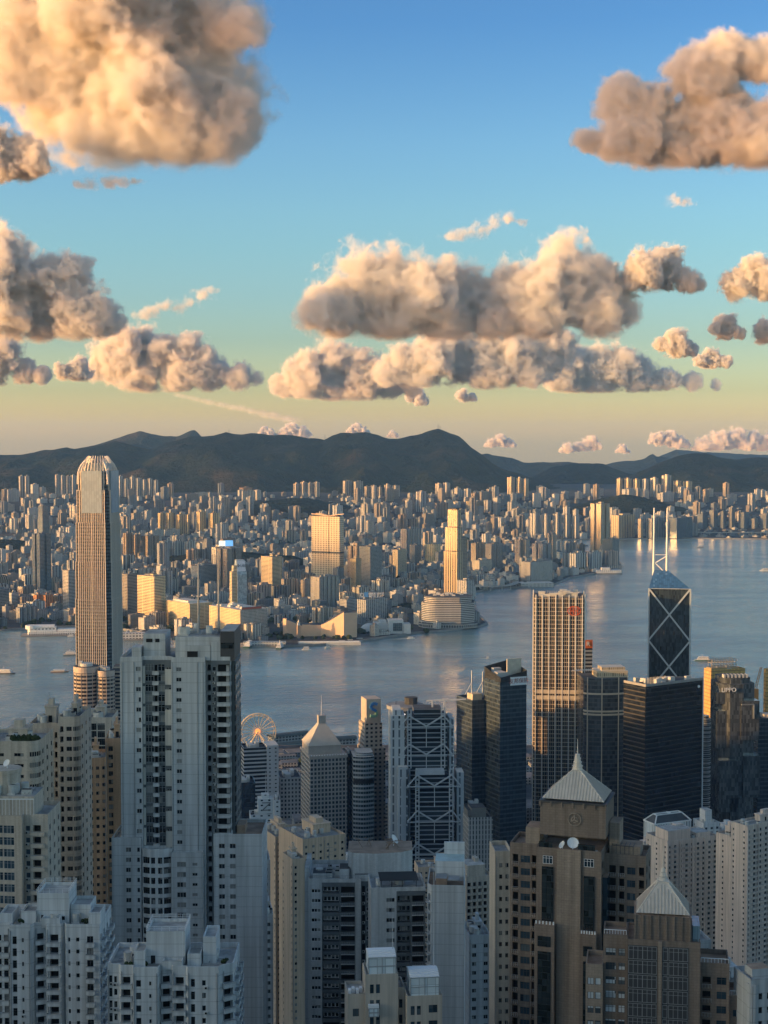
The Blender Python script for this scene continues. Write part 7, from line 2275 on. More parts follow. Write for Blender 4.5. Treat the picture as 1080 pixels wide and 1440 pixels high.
f = flats_simple("beige_tower", "beige tower with close rows of balconies right of the blank grey flank", "apartment tower", 652, 656, 694, 1237, 640, 16, 2.9, BEIGEW,
             lambda a: regular(a, 5, 1.5, .5, 2.5, .5, 'd'), lambda b: [], bmin=16, seed=25, bal=lambda a: [(.4 + k * (a - 1) / 5, .2 + (k + 1) * (a - 1) / 5, .5, .85, True) for k in range(5)])
mb = MB(); mb.box(1, 2, f.h, f.a * .75, 12, f.h + 5.5, 0, 1); mb.build("roof_block", [BEIGEW, ROOFG], f.root)

# cream block with two glazed lanterns
Y = 332.0; u = Y / F; zb = 100
LANT = glass("white lantern glass", (0.72, 0.78, 0.79), .25, .1, 1.9, 1.9, band=(.40, .44, .46), bandw=.05)
x0 = xpx(490, Y, 230)
U = lambda px: (px - 490) * u
root = empty("lantern_block", (x0, Y, zb), R(6), "cream stone block topped by two white glazed lanterns, bottom centre", "apartment block")
zz = lambda py: zpy(py, Y) - zb
F_ = lambda P, top, nm, ops: None
for nm, xa, xb, ya, yb, top, ops in (("left_tower", 515, 562, 0, 8, 1376, [(1.0, 1.9, -2.6, -.5), (2.4, 3.3, -2.6, -.5)]), ("right_tower", 573, 624, -2, 7, 1404, [(.9, 1.8, -2.6, -.5), (2.3, 3.2, -2.6, -.5), (5.0, 7.0, -2.2, -.4)]),
                                      ("link", 562.2, 572.8, 2, 9, 1400, [(.4, 1.2, -3, -1)]), ("side_wing", 490, 514.8, 1.5, 10, 1406, [(1.2, 2.6, -3.4, -1.6)])):
    P = [(U(xa), ya), (U(xb), ya), (U(xb), yb), (U(xa), yb)]
    g_ = Flats("x", None, None, x0, Y, R(6), zb, zpy(top, Y), P, 3.6, CREAMW, root=root, frame=WFRAME_D, glassm=BLUEG, roofm=ROOFG)
    g_.face(0, [(a_, b_, 3.6 + lo, 3.6 + hi, 'w') for a_, b_, lo, hi in ops]); g_.face(1, [(1.5, 2.8, .9, 2.6, 'w')]); g_.blank(2); g_.face(3, [(1.5, 2.8, .9, 2.6, 'w')])
    g_.done(parapet=.7, wallname="tower_wall" if 'tower' in nm else "wing_wall")
for xa, xb, ya, yb, t0, t1 in ((520, 559, .8, 7, 1374, 1350), (579, 620, -1.2, 6, 1402, 1376), (519, 533, -1.6, -.3, 1428, 1416)):
    mb = MB(); Pp = rect(U(xb) - U(xa), yb - ya, U(xa), ya)
    z0, z1 = zz(t0), zz(t1)
    mb.prism(Pp, z0 + .02, z1, 0); 
    lan = mb.build("lantern", [LANT], root)
    mb = MB(); Wl, Dl = U(xb) - U(xa), yb - ya
    nst = 8 if Dl > 3 else 2
    for k in range(nst): 
        yy = ya + Dl * (k + .5) / nst; zc = z1 + .9 * math.sin(math.pi * (k + .5) / nst)
        mb.box(U(xa) - .1, yy - Dl / nst / 2 + .01, z1, U(xb) + .1, yy + Dl / nst / 2 - .01, zc)
    mb.build("lantern_roof", [LAMPWHITE], lan)
    mb = MB()
    for x_ in (U(xa), (U(xa) + U(xb)) / 2, U(xb)): mb.bar((x_, ya - .05, z0), (x_, ya - .05, z1), .14)
    for z_ in (z0 + .1, (z0 + z1) / 2, z1): mb.bar((U(xa), ya - .05, z_), (U(xb), ya - .05, z_), .14)
    mb.build("lantern_frame", [WFRAME], lan)
for xx in (557, 617):
    mb = MB(); mb.cyl(U(xx), 4, zz(1376 if xx < 600 else 1400), zz(1300 if xx < 600 else 1232), .12, 6, r2=.05); mb.build("aerial_mast", [STEEL], root)
mb = MB()
for k in range(4): mb.box(U(492 + k * 5.5), 2.5 + k % 2, zz(1405), U(496 + k * 5.5), 4 + k % 2, zz(1405) + 1.1)
mb.build("roof_units", [LAMPWHITE], root)
# pale narrow tower with two columns of small windows
flats_simple("narrow_tower", "slender pale beige tower with tiny paired windows left of the brown towers", "apartment tower", 695, 696, 720, 1203, 372, 4, 2.9, WHITEW if False else BEIGEW,
             lambda a: [(1.1, 1.9, .9, 2.0, 'w'), (2.7, 3.5, .9, 2.0, 'w')], lambda b: [], bmin=10, seed=26, frame=WFRAME_D, kit=False)

# ---- brown stone towers with pyramid roofs
PYR = NT("ribbed pale metal roof")
PYR.set(color=PYR.mix(1.0, (0.68, 0.60, 0.52), PYR.rng(PYR.noise(.5, 4, .6), .3, .7, .88, 1.08), 'MULTIPLY'), rough=.5, spec=.4)
PYR = PYR.m
PYRSEAM = plain('roof seam shade', (0.46, 0.40, 0.35), .6, var=.1)
def pyramid(root, x0, y0, w, d, z0, z1, top=1.0, step=.72):
    """ribbed pyramid roof with standing seams, finial and spire"""
    Q0 = rect(w, d, x0, y0); cx, cy_ = x0 + w / 2, y0 + d / 2
    Q1 = rect(top, top, cx - top / 2, cy_ - top / 2)
    mb = MB(); mb.prism(Q0, z0, z1, 0, P2=Q1, bottom=True)
    for i in range(4):
        a, b = Vector((*Q0[i], z0)), Vector((*Q0[(i + 1) % 4], z0)); c, e = Vector((*Q1[i], z1)), Vector((*Q1[(i + 1) % 4], z1))
        n = int((b - a).length / step)
        mid = (c + e) / 2
        for k in range(1, n):
            t = k / n
            p = a + (b - a) * t
            s = 1 - abs(t - .5) * 2
            q = p + ((mid - (a + b) / 2)) * (s if s < .93 else .93)
            mb.bar(p, q, .2, 1, .26)
        mb.bar(a, c, .22)
    rf = mb.build("pyramid_roof", [PYR, PYRSEAM], root)
    return rf, cx, cy_
def emblem(root, x, y, z, r, mat):
    mb = MB()
    for k in range(20):
        t0, t1 = 2 * math.pi * k / 20, 2 * math.pi * (k + 1) / 20
        for rr in (r, r * .45): mb.bar((x + rr * math.cos(t0), y, z + rr * math.sin(t0)), (x + rr * math.cos(t1), y, z + rr * math.sin(t1)), .22)
    for k in range(3):
        t0 = math.pi / 2 + k * 2 * math.pi / 3
        mb.bar((x, y, z), (x + r * .7 * math.cos(t0), y, z + r * .7 * math.sin(t0)), .3)
    mb.build("emblem", [mat], root)
def stone_tower(label, pl, pc, pr, Y, phi, zb, topblock, basepy, apexpy, spirepy, wings, emb, strips, fh=3.05, seed=0):
    z = zpy(topblock, Y)
    cx, cy_, a, b = site(pl, pc, pr, Y, phi, z)
    root = empty("pyramid_roof_tower", (cx, cy_, zb), R(phi), label, "apartment tower", "brown stone towers with pyramid roofs")
    return root, cx, cy_, a, b, z
# first (taller): origin at its front left corner
Y = 342.0; u = Y / F; zb = 90.0
PHI = -17.0
Xc = xpx(849, Y, 300)                    # front right corner of the block under the pyramid
# local frame: x runs along the front from left to right, rotated so that the right flank shows
wfr = 92 * u / math.cos(R(PHI)) * .985
x0 = Xc - wfr * math.cos(R(PHI)); y0 = Y - wfr * math.sin(R(PHI))
root = empty("pyramid_roof_tower", (x0, y0, zb), R(PHI), "taller brown stone tower with a pale pyramid roof, emblem and two roof dishes", "apartment tower", "brown stone towers with pyramid roofs")
zz = lambda py: zpy(py, Y) - zb
W_, D_ = wfr, 13.0
def sub(P, top, wall, faces, nm, bal=None, bottom=0.0, parapet=1.1, fh=3.05, roofm=None, gl=None):
    f = Flats("x", None, None, x0, y0, R(PHI), zb, zb + zz(top), P, fh, wall, root=root, frame=WFRAME_D, glassm=gl or BLUEG, roofm=roofm or ROOFB)
    for i in range(len(P)):
        if i in faces: f.face(i, faces[i])
        else: f.blank(i)
    for (i, s0, s1, p) in (bal or []): f.balconies(i, s0, s1, p, .9, solid=False)
    f.done(wallname=nm, parapet=parapet)
    return f
# crown block
mb = MB(); mb.prism(rect(W_, D_, 0, 1.2), zz(1182), zz(1136), 0, 1)
for k in range(7): mb.box(W_ * k / 6 - .2, .85, zz(1141), W_ * k / 6 + .2, 1.2, zz(1134))
mb.build("crown_block", [BRICKW, ROOFB], root)
mb = MB(); mb.prism(rect(W_ + .5, D_ + .5, -.25, .95), zz(1136), zz(1136) + .5, 0, bottom=True); mb.build("crown_ledge", [WFRAME_D], root)
rf, cxp, cyp = pyramid(root, .5, 1.6, W_ - 1.0, D_ - 1.0, zz(1136) + .9, zpy(1083, Y + 7) - zb)
mb = MB()
for k, (rr, hh) in enumerate(((1.25, .5), (1.0, .55), (.8, .55), (.62, .5))): zk = zpy(1083, Y + 7) - zb - .3 + k * .9; mb.cyl(cxp, cyp, zk, zk + .75, rr, 12, r2=rr * .85); mb.cyl(cxp, cyp, zk + .75, zk + .9, rr * 1.05, 12, bottom=True)
mb.cyl(cxp, cyp, zpy(1083, Y + 7) - zb + 3.2, zpy(1042, Y + 7) - zb, .16, 8, r2=.05); mb.build("spire", [PYR], rf)
emblem(root, W_ * .53, 1.0, zz(1157), 1.5, BRICKL)
# main shaft with light centre bay and dark glazed strips
P = [(-.4, -1.2), (W_ - .6, -1.2), (W_ - .6, 13), (-.4, 13)]
sub(P, 1203, BRICKW, {0: [(5.3, 5.9, .6, 2.0, 'w'), (9.0, 9.6, .6, 2.0, 'w')], 1: regular(14, 3, 2.0, .6, 2.4, 1.5)}, "wall")
mb = MB(); mb.box(4.6, -1.9, 0, 10.2, -1.22, zz(1196), 0, 1)
z = zz(1196) - 3
while z > 20: mb.box(5.8, -2.0, z, 9.0, -1.9, z + .25, 0, bottom=True); z -= 3.05
mb.build("centre_bay", [BRICKL, ROOFB], root)
for xa, xb, ta, tb in ((1.0, 3.7, 1223, 1300), (10.9, 13.4, 1232, 1308)):
    mb = MB(); mb.box(xa, -1.5, zz(tb), xb, -1.21, zz(ta)); mb.build("glazed_strip", [DGLASS], root)
for xa, xb, ta in ((-.3, 4.4, 1301), (10.4, 14.1, 1309)):
    mb = MB(); mb.box(xa, -3.6, 0, xb, -1.95, zz(ta), 0, 1)
    for k in range(6): mb.box(xa + .2 + k * (xb - xa - .6) / 5, -3.5, zz(ta), xa + .5 + k * (xb - xa - .6) / 5, -3.2, zz(ta) + .7, 2)
    mb.build("lower_bay", [BRICKW, ROOFB, LAMPWHITE], root)
    mb = MB(); mb.box(xa + .8, -3.75, 0, xb - .8, -3.62, zz(ta) - 6.4); mb.box(xa + .8, -3.75, zz(ta) - 5.2, xb - .8, -3.62, zz(ta) - 2.8); mb.build("glazed_strip", [DGLASS], root)
# terrace rail and dishes
mb = MB(); mb.box(.2, -1.0, zz(1203), 3.4, -.7, zz(1203) + 2.4); mb.box(9.4, -1.0, zz(1203), 13.4, -.7, zz(1203) + 2.4); mb.build("terrace_glazing", [DGLASS], root)
sat_dish(root, (5.6, .1, zz(1203) + .4), .95, -.9); sat_dish(root, (8.0, .2, zz(1203) + .5), 1.35, .25)
mb = MB()
for k in range(5): mb.box(9.6 + k * .9, -.6, zz(1203), 10.2 + k * .9, .3, zz(1203) + 1.0 + (k % 2) * .5)
mb.build("roof_units", [ACMAT], root)
# windows blocks on shaft head
for xa in (1.2, 10.9):
    f_ = None
    mb = MB(); window_geo(mb, 2.3, 1.9, 3, M=Matrix.Translation((xa, -1.45, zz(1219)))); mb.build("window", [LAMPWHITE, BLUEG], root)
# left wing, set back, with window stack
P = [(-7.3, 1.6), (-.41, 1.6), (-.41, 12), (-7.3, 12)]
sub(P, 1204, BRICKW, {0: [(2.6, 4.9, .6, 2.3, 'w'), (.7, 2.0, .4, 2.5, 'd'), (5.3, 6.4, .4, 2.5, 'd')], 3: []}, "wing_wall", bal=[(0, .6, 2.1, .5), (0, 5.2, 6.5, .5)])
mb = MB(); mb.box(-3.8, 3, zz(1204), -.42, 9, zz(1176), 0, 1); mb.build("wing_hut", [BRICKL, ROOFB], root)
# right wing
P = [(W_ - .58, 4.2), (W_ + 9.0, 4.2), (W_ + 9.0, 14), (W_ - .58, 14)]
sub(P, 1213, BRICKW, {0: [(1.0, 2.6, .4, 2.5, 'd'), (5.2, 7.2, .6, 2.3, 'w'), (3.4, 4.6, .4, 2.5, 'd'), (8.0, 9.2, .4, 2.5, 'd')], 1: regular(9.8, 2, 2.0, .6, 2.3, 1.2)}, "wing_wall", bal=[(0, .9, 2.7, .6), (0, 3.3, 4.7, .6)])
mb = MB(); mb.box(W_ + 1.5, 5.5, zz(1213), W_ + 7.5, 11, zz(1196), 0, 1); mb.box(W_ + .2, 6, zz(1196) - 6, W_ + 2.6, 12, zz(1165), 0, 1); mb.build("wing_hut", [BRICKL, ROOFB], root)
mb = MB()
for k in range(6): mb.bar((W_ + 1.0 + k, 4.6, zz(1213)), (W_ + 1.0 + k, 4.6, zz(1213) + 3.0), .12); mb.bar((W_ + 1.0 + k, 4.6, zz(1213) + 3), (W_ + 1 + k, 8, zz(1213) + 3), .12)
mb.bar((W_ + 1, 4.6, zz(1213) + 3), (W_ + 6, 4.6, zz(1213) + 3), .15); mb.build("terrace_pergola", [WFRAME_D], root)
mb = MB(); mb.box(W_ - .57, .6, 0, W_ + .6, 4.19, zz(1235), 0, 1); mb.build("corner_glazing", [glass("corner blue glass", (.03, .05, .07), .1, .4, 1, 1.5), ROOFB], root)

# second, nearer and lower
Y = 306.0; u = Y / F; zb = 110.0
PHI = -10.0
Xc = xpx(966, Y, 260)
wfr = 76 * u / math.cos(R(PHI))
x0 = Xc - wfr * math.cos(R(PHI)); y0 = Y - wfr * math.sin(R(PHI))
root = empty("pyramid_roof_tower", (x0, y0, zb), R(PHI), "lower brown stone tower with a pale pyramid roof and bright glazed strips", "apartment tower", "brown stone towers with pyramid roofs")
W_, D_ = wfr, 10.0
mb = MB(); mb.prism(rect(W_ + .6, D_, -.2, .6), zz(1340), zz(1292), 0, 1)
for k in range(8): mb.box(W_ * k / 7 - .15, .3, zz(1330), W_ * k / 7 + .15, .6, zz(1290))
mb.build("crown_block", [BRICKW, ROOFB], root)
rf, cxp, cyp = pyramid(root, .3, 1.0, W_ - .4, D_ - .8, zz(1292) + .4, zpy(1242, Y + 5) - zb, 2.2)
mb = MB(); mb.box(cxp - 1.25, cyp - 1.25, zpy(1242, Y + 5) - zb - .3 + .3, cxp + 1.25, cyp + 1.25, zpy(1242, Y + 5) - zb - .3 + .55, bottom=True)
for s in (-1, 1):
    for t_ in (-1, 1): mb.bar((cxp + s * 1.1, cyp + t_ * 1.1, zpy(1242, Y + 5) - zb - .3 + .5), (cxp + s * 1.1, cyp + t_ * 1.1, zpy(1242, Y + 5) - zb - .3 + 1.3), .1)
for k in range(3): mb.cyl(cxp, cyp, zpy(1242, Y + 5) - zb - .3 + .5 + k * .9, zpy(1242, Y + 5) - zb - .3 + 1.3 + k * .9, .95 - k * .22, 12, r2=.8 - k * .22)
mb.cyl(cxp, cyp, zpy(1242, Y + 5) - zb - .3 + 3.0, zpy(1193, Y + 5) - zb, .14, 8, r2=.04); mb.build("spire", [PYR], rf)
P = [(-1.6, -.6), (W_ + 2.2, -.6), (W_ + 2.2, 10.8), (-1.6, 10.8)]
BR = window_glass("painted reflection glass", (0.045, 0.058, 0.07), (0.62, 0.66, 0.68), .8)  # pale panes: the sky's reflection is put into the glass colour
f = sub(P, 1328, BRICKW, {1: regular(11, 2, 2, .6, 2.4, 1.4)}, "wall", parapet=.6)
for xa, nb in ((-1.3, 3), (1.6, 3), (5.8, 1), (7.0, 4)):
    nb_w = nb * .98
    for k in range(9):
        zf = zz(1332) - (k + 1) * 3.05
        if zf < 0: break
        mb = MB(); window_geo(mb, nb_w, 2.75, nb, M=Matrix.Translation((xa, -.92, zf + .15)))
        mb.build("window", [WFRAME, BR], root)
    mb = MB(); mb.box(xa - .12, -.75, 0, xa + nb_w + .12, -.61, zz(1332)); mb.build("strip_frame", [WFRAME_D], root)
mb = MB(); mb.box(4.75, -1.0, 0, 5.6, -.61, zz(1325)); mb.build("pier", [BRICKL], root)
mb = MB()
for k in range(6): mb.box(-1.5 + k * .3, -1.3, zz(1288), -1.3 + k * .3, -1.0, zz(1286) + .3)
# side wings stepping down
P = [(-6.6, 1.2), (-1.62, 1.2), (-1.62, 10), (-6.6, 10)]
sub(P, 1330, BRICKW, {0: [(.5, 2.7, .7, 2.3, 'w'), (3.2, 4.6, .7, 2.3, 'w')]}, "wing_wall", gl=BR)
P = [(-10.2, 0), (-6.62, 0), (-6.62, 9), (-10.2, 9)]
sub(P, 1371, BRICKL, {0: [(.4, 1.7, .8, 2.3, 'w'), (2.0, 3.2, .8, 2.3, 'w')], 3: regular(9, 3, 1.4, .8, 2.2, 1)}, "wing_wall", gl=BR)
P = [(W_ + 2.22, 1.0), (W_ + 8.2, 1.0), (W_ + 8.2, 10), (W_ + 2.22, 10)]
sub(P, 1362, BRICKW, {0: [(.5, 2.2, .7, 2.3, 'd'), (3.4, 5.4, .7, 2.3, 'w')], 1: regular(9, 2, 1.6, .7, 2.2, 1.4)}, "wing_wall", bal=[(0, .4, 2.3, .5)])
P = [(W_ + 8.22, 2.0), (W_ + 12, 2.0), (W_ + 12, 10), (W_ + 8.22, 10)]
sub(P, 1408, BRICKW, {0: [(.8, 2.8, .7, 2.2, 'w')]}, "wing_wall")
for xa, xb, ya, t in ((W_ + 2.4, W_ + 8.0, 1.3, 1362), (-6.4, -1.8, 1.5, 1330), (W_ + 8.4, W_ + 11.8, 2.2, 1408)):
    mb = MB(); mb.bar((xa, ya, zz(t) + 2.0), (xb, ya, zz(t) + 2.0), .12)
    for k in range(9): mb.bar((xa + (xb - xa) * k / 8, ya, zz(t) + 1.1), (xa + (xb - xa) * k / 8, ya, zz(t) + 2.0), .08)
    mb.build("terrace_railing", [LAMPWHITE], root)
mb = MB(); mb.box(W_ + .6, 2, zz(1340), W_ + 2.1, 9, zz(1306), 0); mb.build("corner_glazing", [glass("pale corner glass", (.25, .33, .37), .1, .3, 1, 1.4)], root)

# ---- beige towers at right
def balc(n): return lambda a: [(.5 + k * (a - 1) / n, .2 + (k + 1) * (a - 1) / n, .6, .85, True) for k in range(n)]
R3 = "close beige towers at the right"
f = flats_simple("beige_tower", "beige tower with tight balcony rows directly behind the two brown towers", "apartment tower", 918, 938, 1009, 1186, 800, 24, 2.85, PINKW,
             lambda a: regular(a, 9, 1.6, .9, 2.4, .8, 'w'), lambda b: regular(b, 3, 1.2, .8, 2.0, 1.2), bmin=20, group=R3, seed=41, piers=4, bal=balc(9))
mb = MB(); mb.box(2, 2, f.h, f.a * .5, 14, f.h + 6, 0, 1); mb.box(f.a * .62, 2, f.h, f.a * .9, 12, f.h + 3, 0, 1); mb.build("roof_block", [PINKW, ROOFG], f.root)
f = flats_simple("beige_tower", "low beige block with a roof block left of the tight balcony tower", "apartment tower", 894, 900, 938, 1200, 850, 20, 2.85, PINKW, lambda a: regular(a, 5, 1.5, .7, 2.1, .8), lambda b: [], bmin=16, group=R3, seed=42)
f = flats_simple("beige_tower", "beige tower with a plain pinkish flank in the middle of the right group", "apartment tower", 1007, 1026, 1052, 1178, 780, 38, 2.85, PINKW,
             lambda a: regular(a, 4, 1.6, .9, 2.4, .8, 'w'), lambda b: regular(b, 1, 1.0, .8, 2.0, 1.0), group=R3, seed=43, piers=2, bal=balc(4))
f = flats_simple("beige_tower", "tallest beige tower of the right group, cut by the right edge", "apartment tower", 1028, 1050, 1112, 1164, 760, 34, 2.85, PINKW,
             lambda a: regular(a, 8, 1.6, .9, 2.4, .8, 'w'), lambda b: regular(b, 2, 1.0, .8, 2.0, 1.2), group=R3, seed=44, piers=4, bal=balc(8))
f = flats_simple("white_block", "small white block with roof boxes in front of the ribbed tower", "apartment block", 985, 990, 1012, 1160, 960, 18, 2.9, WHITEW, lambda a: regular(a, 3, 1.8, .6, 2.2, .8), lambda b: regular(b, 2, 1.2, .8, 2, 1), bmin=14, seed=45)
mb = MB(); mb.box(2, 2, f.h, f.a * .6, 9, f.h + 9, 0, 1); mb.build("roof_block", [WHITEW, ROOFG], f.root)
f = flats_simple("white_block", "low white block with small roof tanks right of the framed roof block", "apartment block", 1010, 1012, 1046, 1172, 980, 14, 2.9, WHITEW, lambda a: regular(a, 5, 1.8, .6, 2.2, .8), lambda b: [], bmin=16, seed=46)
# pale block at the bottom right corner
f = flats_simple("white_block", "pale curved edged block cut by the bottom right corner", "apartment block", 1046, 1056, 1100, 1385, 300, 12, 2.9, GREYW, lambda a: [(1.5, 2.6, .7, 2.1, 'w'), (3.6, 4.6, .7, 2.1, 'w')], lambda b: [], zb=120, bmin=8, seed=47, kit=False)
mb = MB(); mb.box(1.0, 1.5, f.h, 5, 5, f.h + 2.6, 0, 1); mb.cyl(.9, .9, 0, f.h, 1.2, 12); mb.build("roof_hut", [GREYW, ROOFB], f.root)
# towers filling the gaps between the front rows
G4 = "plain towers between the front rows"
F_FILL = lambda a: regular(a, max(2, int(a / 3.2)), 1.4, .8, 2.1, .9)
for k, (pl, pc, pr, top, Y, wall, lab) in enumerate([
    (352, 356, 380, 1214, 560, GREYW, "plain grey tower seen in the gap left of the tan blocks"), (368, 370, 384, 1290, 500, WHITEW, "low white tower in the gap right of the great grey tower"),
    (690, 691, 704, 1270, 700, BEIGEW, "beige tower in the gap left of the slender pale tower"), (655, 660, 690, 1320, 470, GREYW, "grey block low in the gap below the beige balcony tower"),
    (470, 474, 520, 1216, 800, GREYW, "grey block behind the hexagonal penthouse"), (585, 588, 650, 1222, 850, TANL, "tan block behind the aqua roofed flank"),
    (60, 62, 122, 1180, 560, BEIGEW, "beige block low between the left rounded towers"), (905, 910, 1000, 1330, 520, GREYW, "grey block between the second brown tower and beige towers"), (1000, 1004, 1060, 1390, 420, WHITEW, "white block low behind the second brown tower's right wing")]):
    flats_simple("plain_tower", lab, "apartment tower", pl, pc, pr, top, Y, 8, 2.9, wall, F_FILL, lambda b: [], bmin=14, group=G4, seed=60 + k, zb=40)
# ------------------------------------------------------------------ clouds
def cloud_material(name, mfp, scale, amp, soft, puffs, base, bias):
    """vapour: a sum of soft round puffs eaten into by turbulence, with a flat base"""
    t = NT(name)
    nt = t.t
    nt.nodes.remove(t.b)
    o = nt.nodes['Material Output']
    co = t.n('ShaderNodeTexCoord').outputs['Object']
    n1 = t.noise(1.0 / scale, 6, 0.66, vec=co)
    m = None
    for c, rr, sq in puffs:
        mp = t.n('ShaderNodeMapping')
        mp.vector_type = 'TEXTURE'
        mp.inputs['Location'].default_value = c
        mp.inputs['Scale'].default_value = (rr, rr, rr * sq)
        t.l(co, mp.inputs[0])
        ln = t.n('ShaderNodeVectorMath', operation='LENGTH')
        t.l(mp.outputs[0], ln.inputs[0])
        d = ln.outputs['Value']
        if m is None: m = d
        else:
            sm = t.n('ShaderNodeMath', operation='SMOOTH_MIN')
            t.l(m, sm.inputs[0]); t.l(d, sm.inputs[1]); sm.inputs[2].default_value = 0.25
            m = sm.outputs[0]
    n2 = t.noise(2.6 / scale, 2, 0.5, vec=co)
    billow = t.math('SUBTRACT', 0.09, t.math('ABSOLUTE', t.math('SUBTRACT', n2, 0.5)))
    v = t.math('ADD', t.math('SUBTRACT', 1.0 + bias, m), t.math('MULTIPLY', t.math('SUBTRACT', n1, 0.5), amp))
    v = t.math('ADD', v, t.math('MULTIPLY', billow, 1.5))
    sz = t.n('ShaderNodeSeparateXYZ'); t.l(co, sz.inputs[0])
    fl = t.rng(sz.outputs[2], -0.3 * base, 0.45 * base, 0, 1, True)
    dens = t.math('MULTIPLY', t.rng(v, 0.0, soft, 0, 1.0 / mfp, True), fl)
    s = nt.nodes.new('ShaderNodeVolumeScatter')
    s.inputs['Color'].default_value = CLOUD_ALBEDO
    s.inputs["Anisotropy"].default_value = -0.2
    t.l(dens, s.inputs['Density'])
    t.l(s.outputs[0], o.inputs['Volume'])
    return t.m
CLOUD_ALBEDO = (0.84, 0.92, 0.99, 1)  # white vapour tinted blue, its cool shade put into the colour
def cloud_at(label, org, puffs, seed, mfp=0.12, amp=2.6, soft=0.40, bias=0.12, group=None, grow=1.5, sc=1.25):
    """puffs: (offset from org, radius, height factor); flat below org"""
    bm = bmesh.new()
    rmean = sum(p[1] for p in puffs) / len(puffs)
    for c, rr, sq in puffs:
        g = rr * (grow + bias)
        bmesh.ops.create_icosphere(bm, subdivisions=3, radius=1.0, matrix=Matrix.Translation(c) @ Matrix.Diagonal((g, g, g * sq, 1)))
    for v in bm.verts:
        if v.co.z < -0.25 * rmean: v.co.z = -0.25 * rmean + (v.co.z + 0.25 * rmean) * 0.05
    me = bpy.data.meshes.new("cloud")
    bm.to_mesh(me)
    bm.free()
    o = bpy.data.objects.new("cloud", me)
    o.location = org
    COL.objects.link(o)
    rm = o.modifiers.new("Remesh", 'REMESH')
    rm.mode = 'VOXEL'
    rm.voxel_size = rmean * 0.16
    me.materials.append(cloud_material("cloud vapour", mfp * rmean, rmean * sc, amp, soft, puffs, rmean * .8, bias))
    tag(o, label, "cloud", group)
    return o
def cloud(label, Y, base_py, puffs, seed, **kw):
    rnd = random.Random(seed + 100)
    org = pt(sum(p[0] for p in puffs) / len(puffs), base_py, Y)
    W = []
    for p in puffs:
        rr = p[2] / F * Y
        c = pt(p[0], p[1], Y) - org
        c.y += rnd.uniform(-0.6, 0.6) * rr
        W.append((c, rr, p[3] if len(p) > 3 else 1.0))
    return cloud_at(label, org, W, seed, **kw)
WISP = dict(mfp=0.9, amp=5.0, soft=1.0, bias=0.06, grow=1.9)
cloud("largest cloud, peach topped, filling the top left corner", 4600, 236,
      [(60, 50, 75), (150, 10, 90), (250, 10, 90), (90, 120, 80), (190, 110, 100), (290, 110, 75), (325, 160, 42), (250, 185, 55), (160, 185, 55), (20, 90, 60), (320, 50, 50), (10, 30, 40), (120, 190, 40), (290, 195, 42)], 1, mfp=.20, sc=1.6, amp=2.6)
cloud("small tan cloud at the left edge under the largest cloud", 4400, 252, [(20, 215, 34), (50, 225, 22), (-14, 218, 40)], 3)
cloud("thin grey wisp below the largest cloud", 4500, 268, [(112, 259, 11, .5), (128, 257, 14, .6), (150, 254, 16, .6), (170, 255, 14, .5), (190, 254, 11, .4)], 4, **WISP)
cloud("grey and peach cloud at the top right edge", 5000, 233,
      [(835, 195, 22, .7), (872, 200, 30), (878, 140, 36), (930, 172, 48), (990, 112, 45), (1012, 165, 58), (1062, 190, 50), (1064, 92, 38, .8), (1105, 195, 50), (960, 205, 32), (1020, 78, 28), (985, 160, 40), (900, 195, 34)], 5, mfp=.18, sc=1.6, amp=2.4, bias=.2)
cloud("small grey puff below the top right cloud", 6000, 292, [(950, 281, 12, .7), (967, 283, 9, .7)], 6, **WISP)
cloud("ragged grey wisp alone in the blue, right of centre", 7500, 342, [(632, 333, 11, .5), (648, 330, 14, .6), (664, 326, 15, .6), (680, 320, 16, .6), (697, 313, 16, .6), (714, 309, 15, .6), (730, 314, 11, .6)], 7, **WISP)
cloud("cloud with a bright yellow left half at the left edge, mid sky", 11000, 478,
      [(-4, 385, 50), (30, 400, 46), (62, 420, 46), (92, 402, 40), (112, 430, 38), (140, 440, 28), (72, 378, 22), (20, 442, 38), (160, 456, 17), (60, 455, 26), (110, 455, 26)], 8)
cloud("dark cloud at the left edge just under the yellow one", 12500, 541, [(4, 500, 28), (-14, 518, 26), (35, 522, 18), (60, 526, 13)], 9)
cloud("small dark cloud between the left edge cloud and the long bright one", 13000, 535, [(108, 519, 18), (88, 523, 12)], 10)
cloud("cloud with a bright left end above the twin peaks", 14500, 549,
      [(150, 508, 28), (175, 497, 31), (200, 488, 28), (230, 502, 31), (265, 508, 33), (300, 522, 26), (335, 528, 19), (360, 532, 11), (200, 527, 28), (250, 528, 26), (206, 466, 10)], 11)
cloud("thin brown wisp rising to the right above the bright ended cloud", 13000, 452, [(200, 443, 13, .6), (215, 437, 14, .6), (232, 431, 15, .6), (250, 430, 15, .6), (268, 425, 14, .6), (284, 416, 14, .6), (298, 410, 10, .6)], 12, **WISP)
cloud("longest golden cloud with a grey right end, centre", 12000, 474,
      [(468, 432, 42), (530, 412, 55), (600, 425, 50), (660, 420, 44), (720, 420, 44), (560, 452, 28), (800, 398, 52), (842, 425, 44), (760, 440, 36), (690, 450, 30), (880, 440, 20), (640, 455, 26), (730, 385, 16), (480, 455, 22), (700, 445, 34), (620, 440, 40), (750, 415, 42)], 2, mfp=.15, sc=1.5, bias=.2)
cloud("rosy topped cloud right of the longest golden cloud", 12000, 412, [(905, 385, 27), (935, 374, 28), (965, 392, 19), (890, 395, 17), (985, 402, 8)], 13)
cloud("grey cloud cut by the right edge at mid sky", 12000, 426, [(1035, 402, 22), (1064, 390, 26), (1092, 402, 24)], 14)
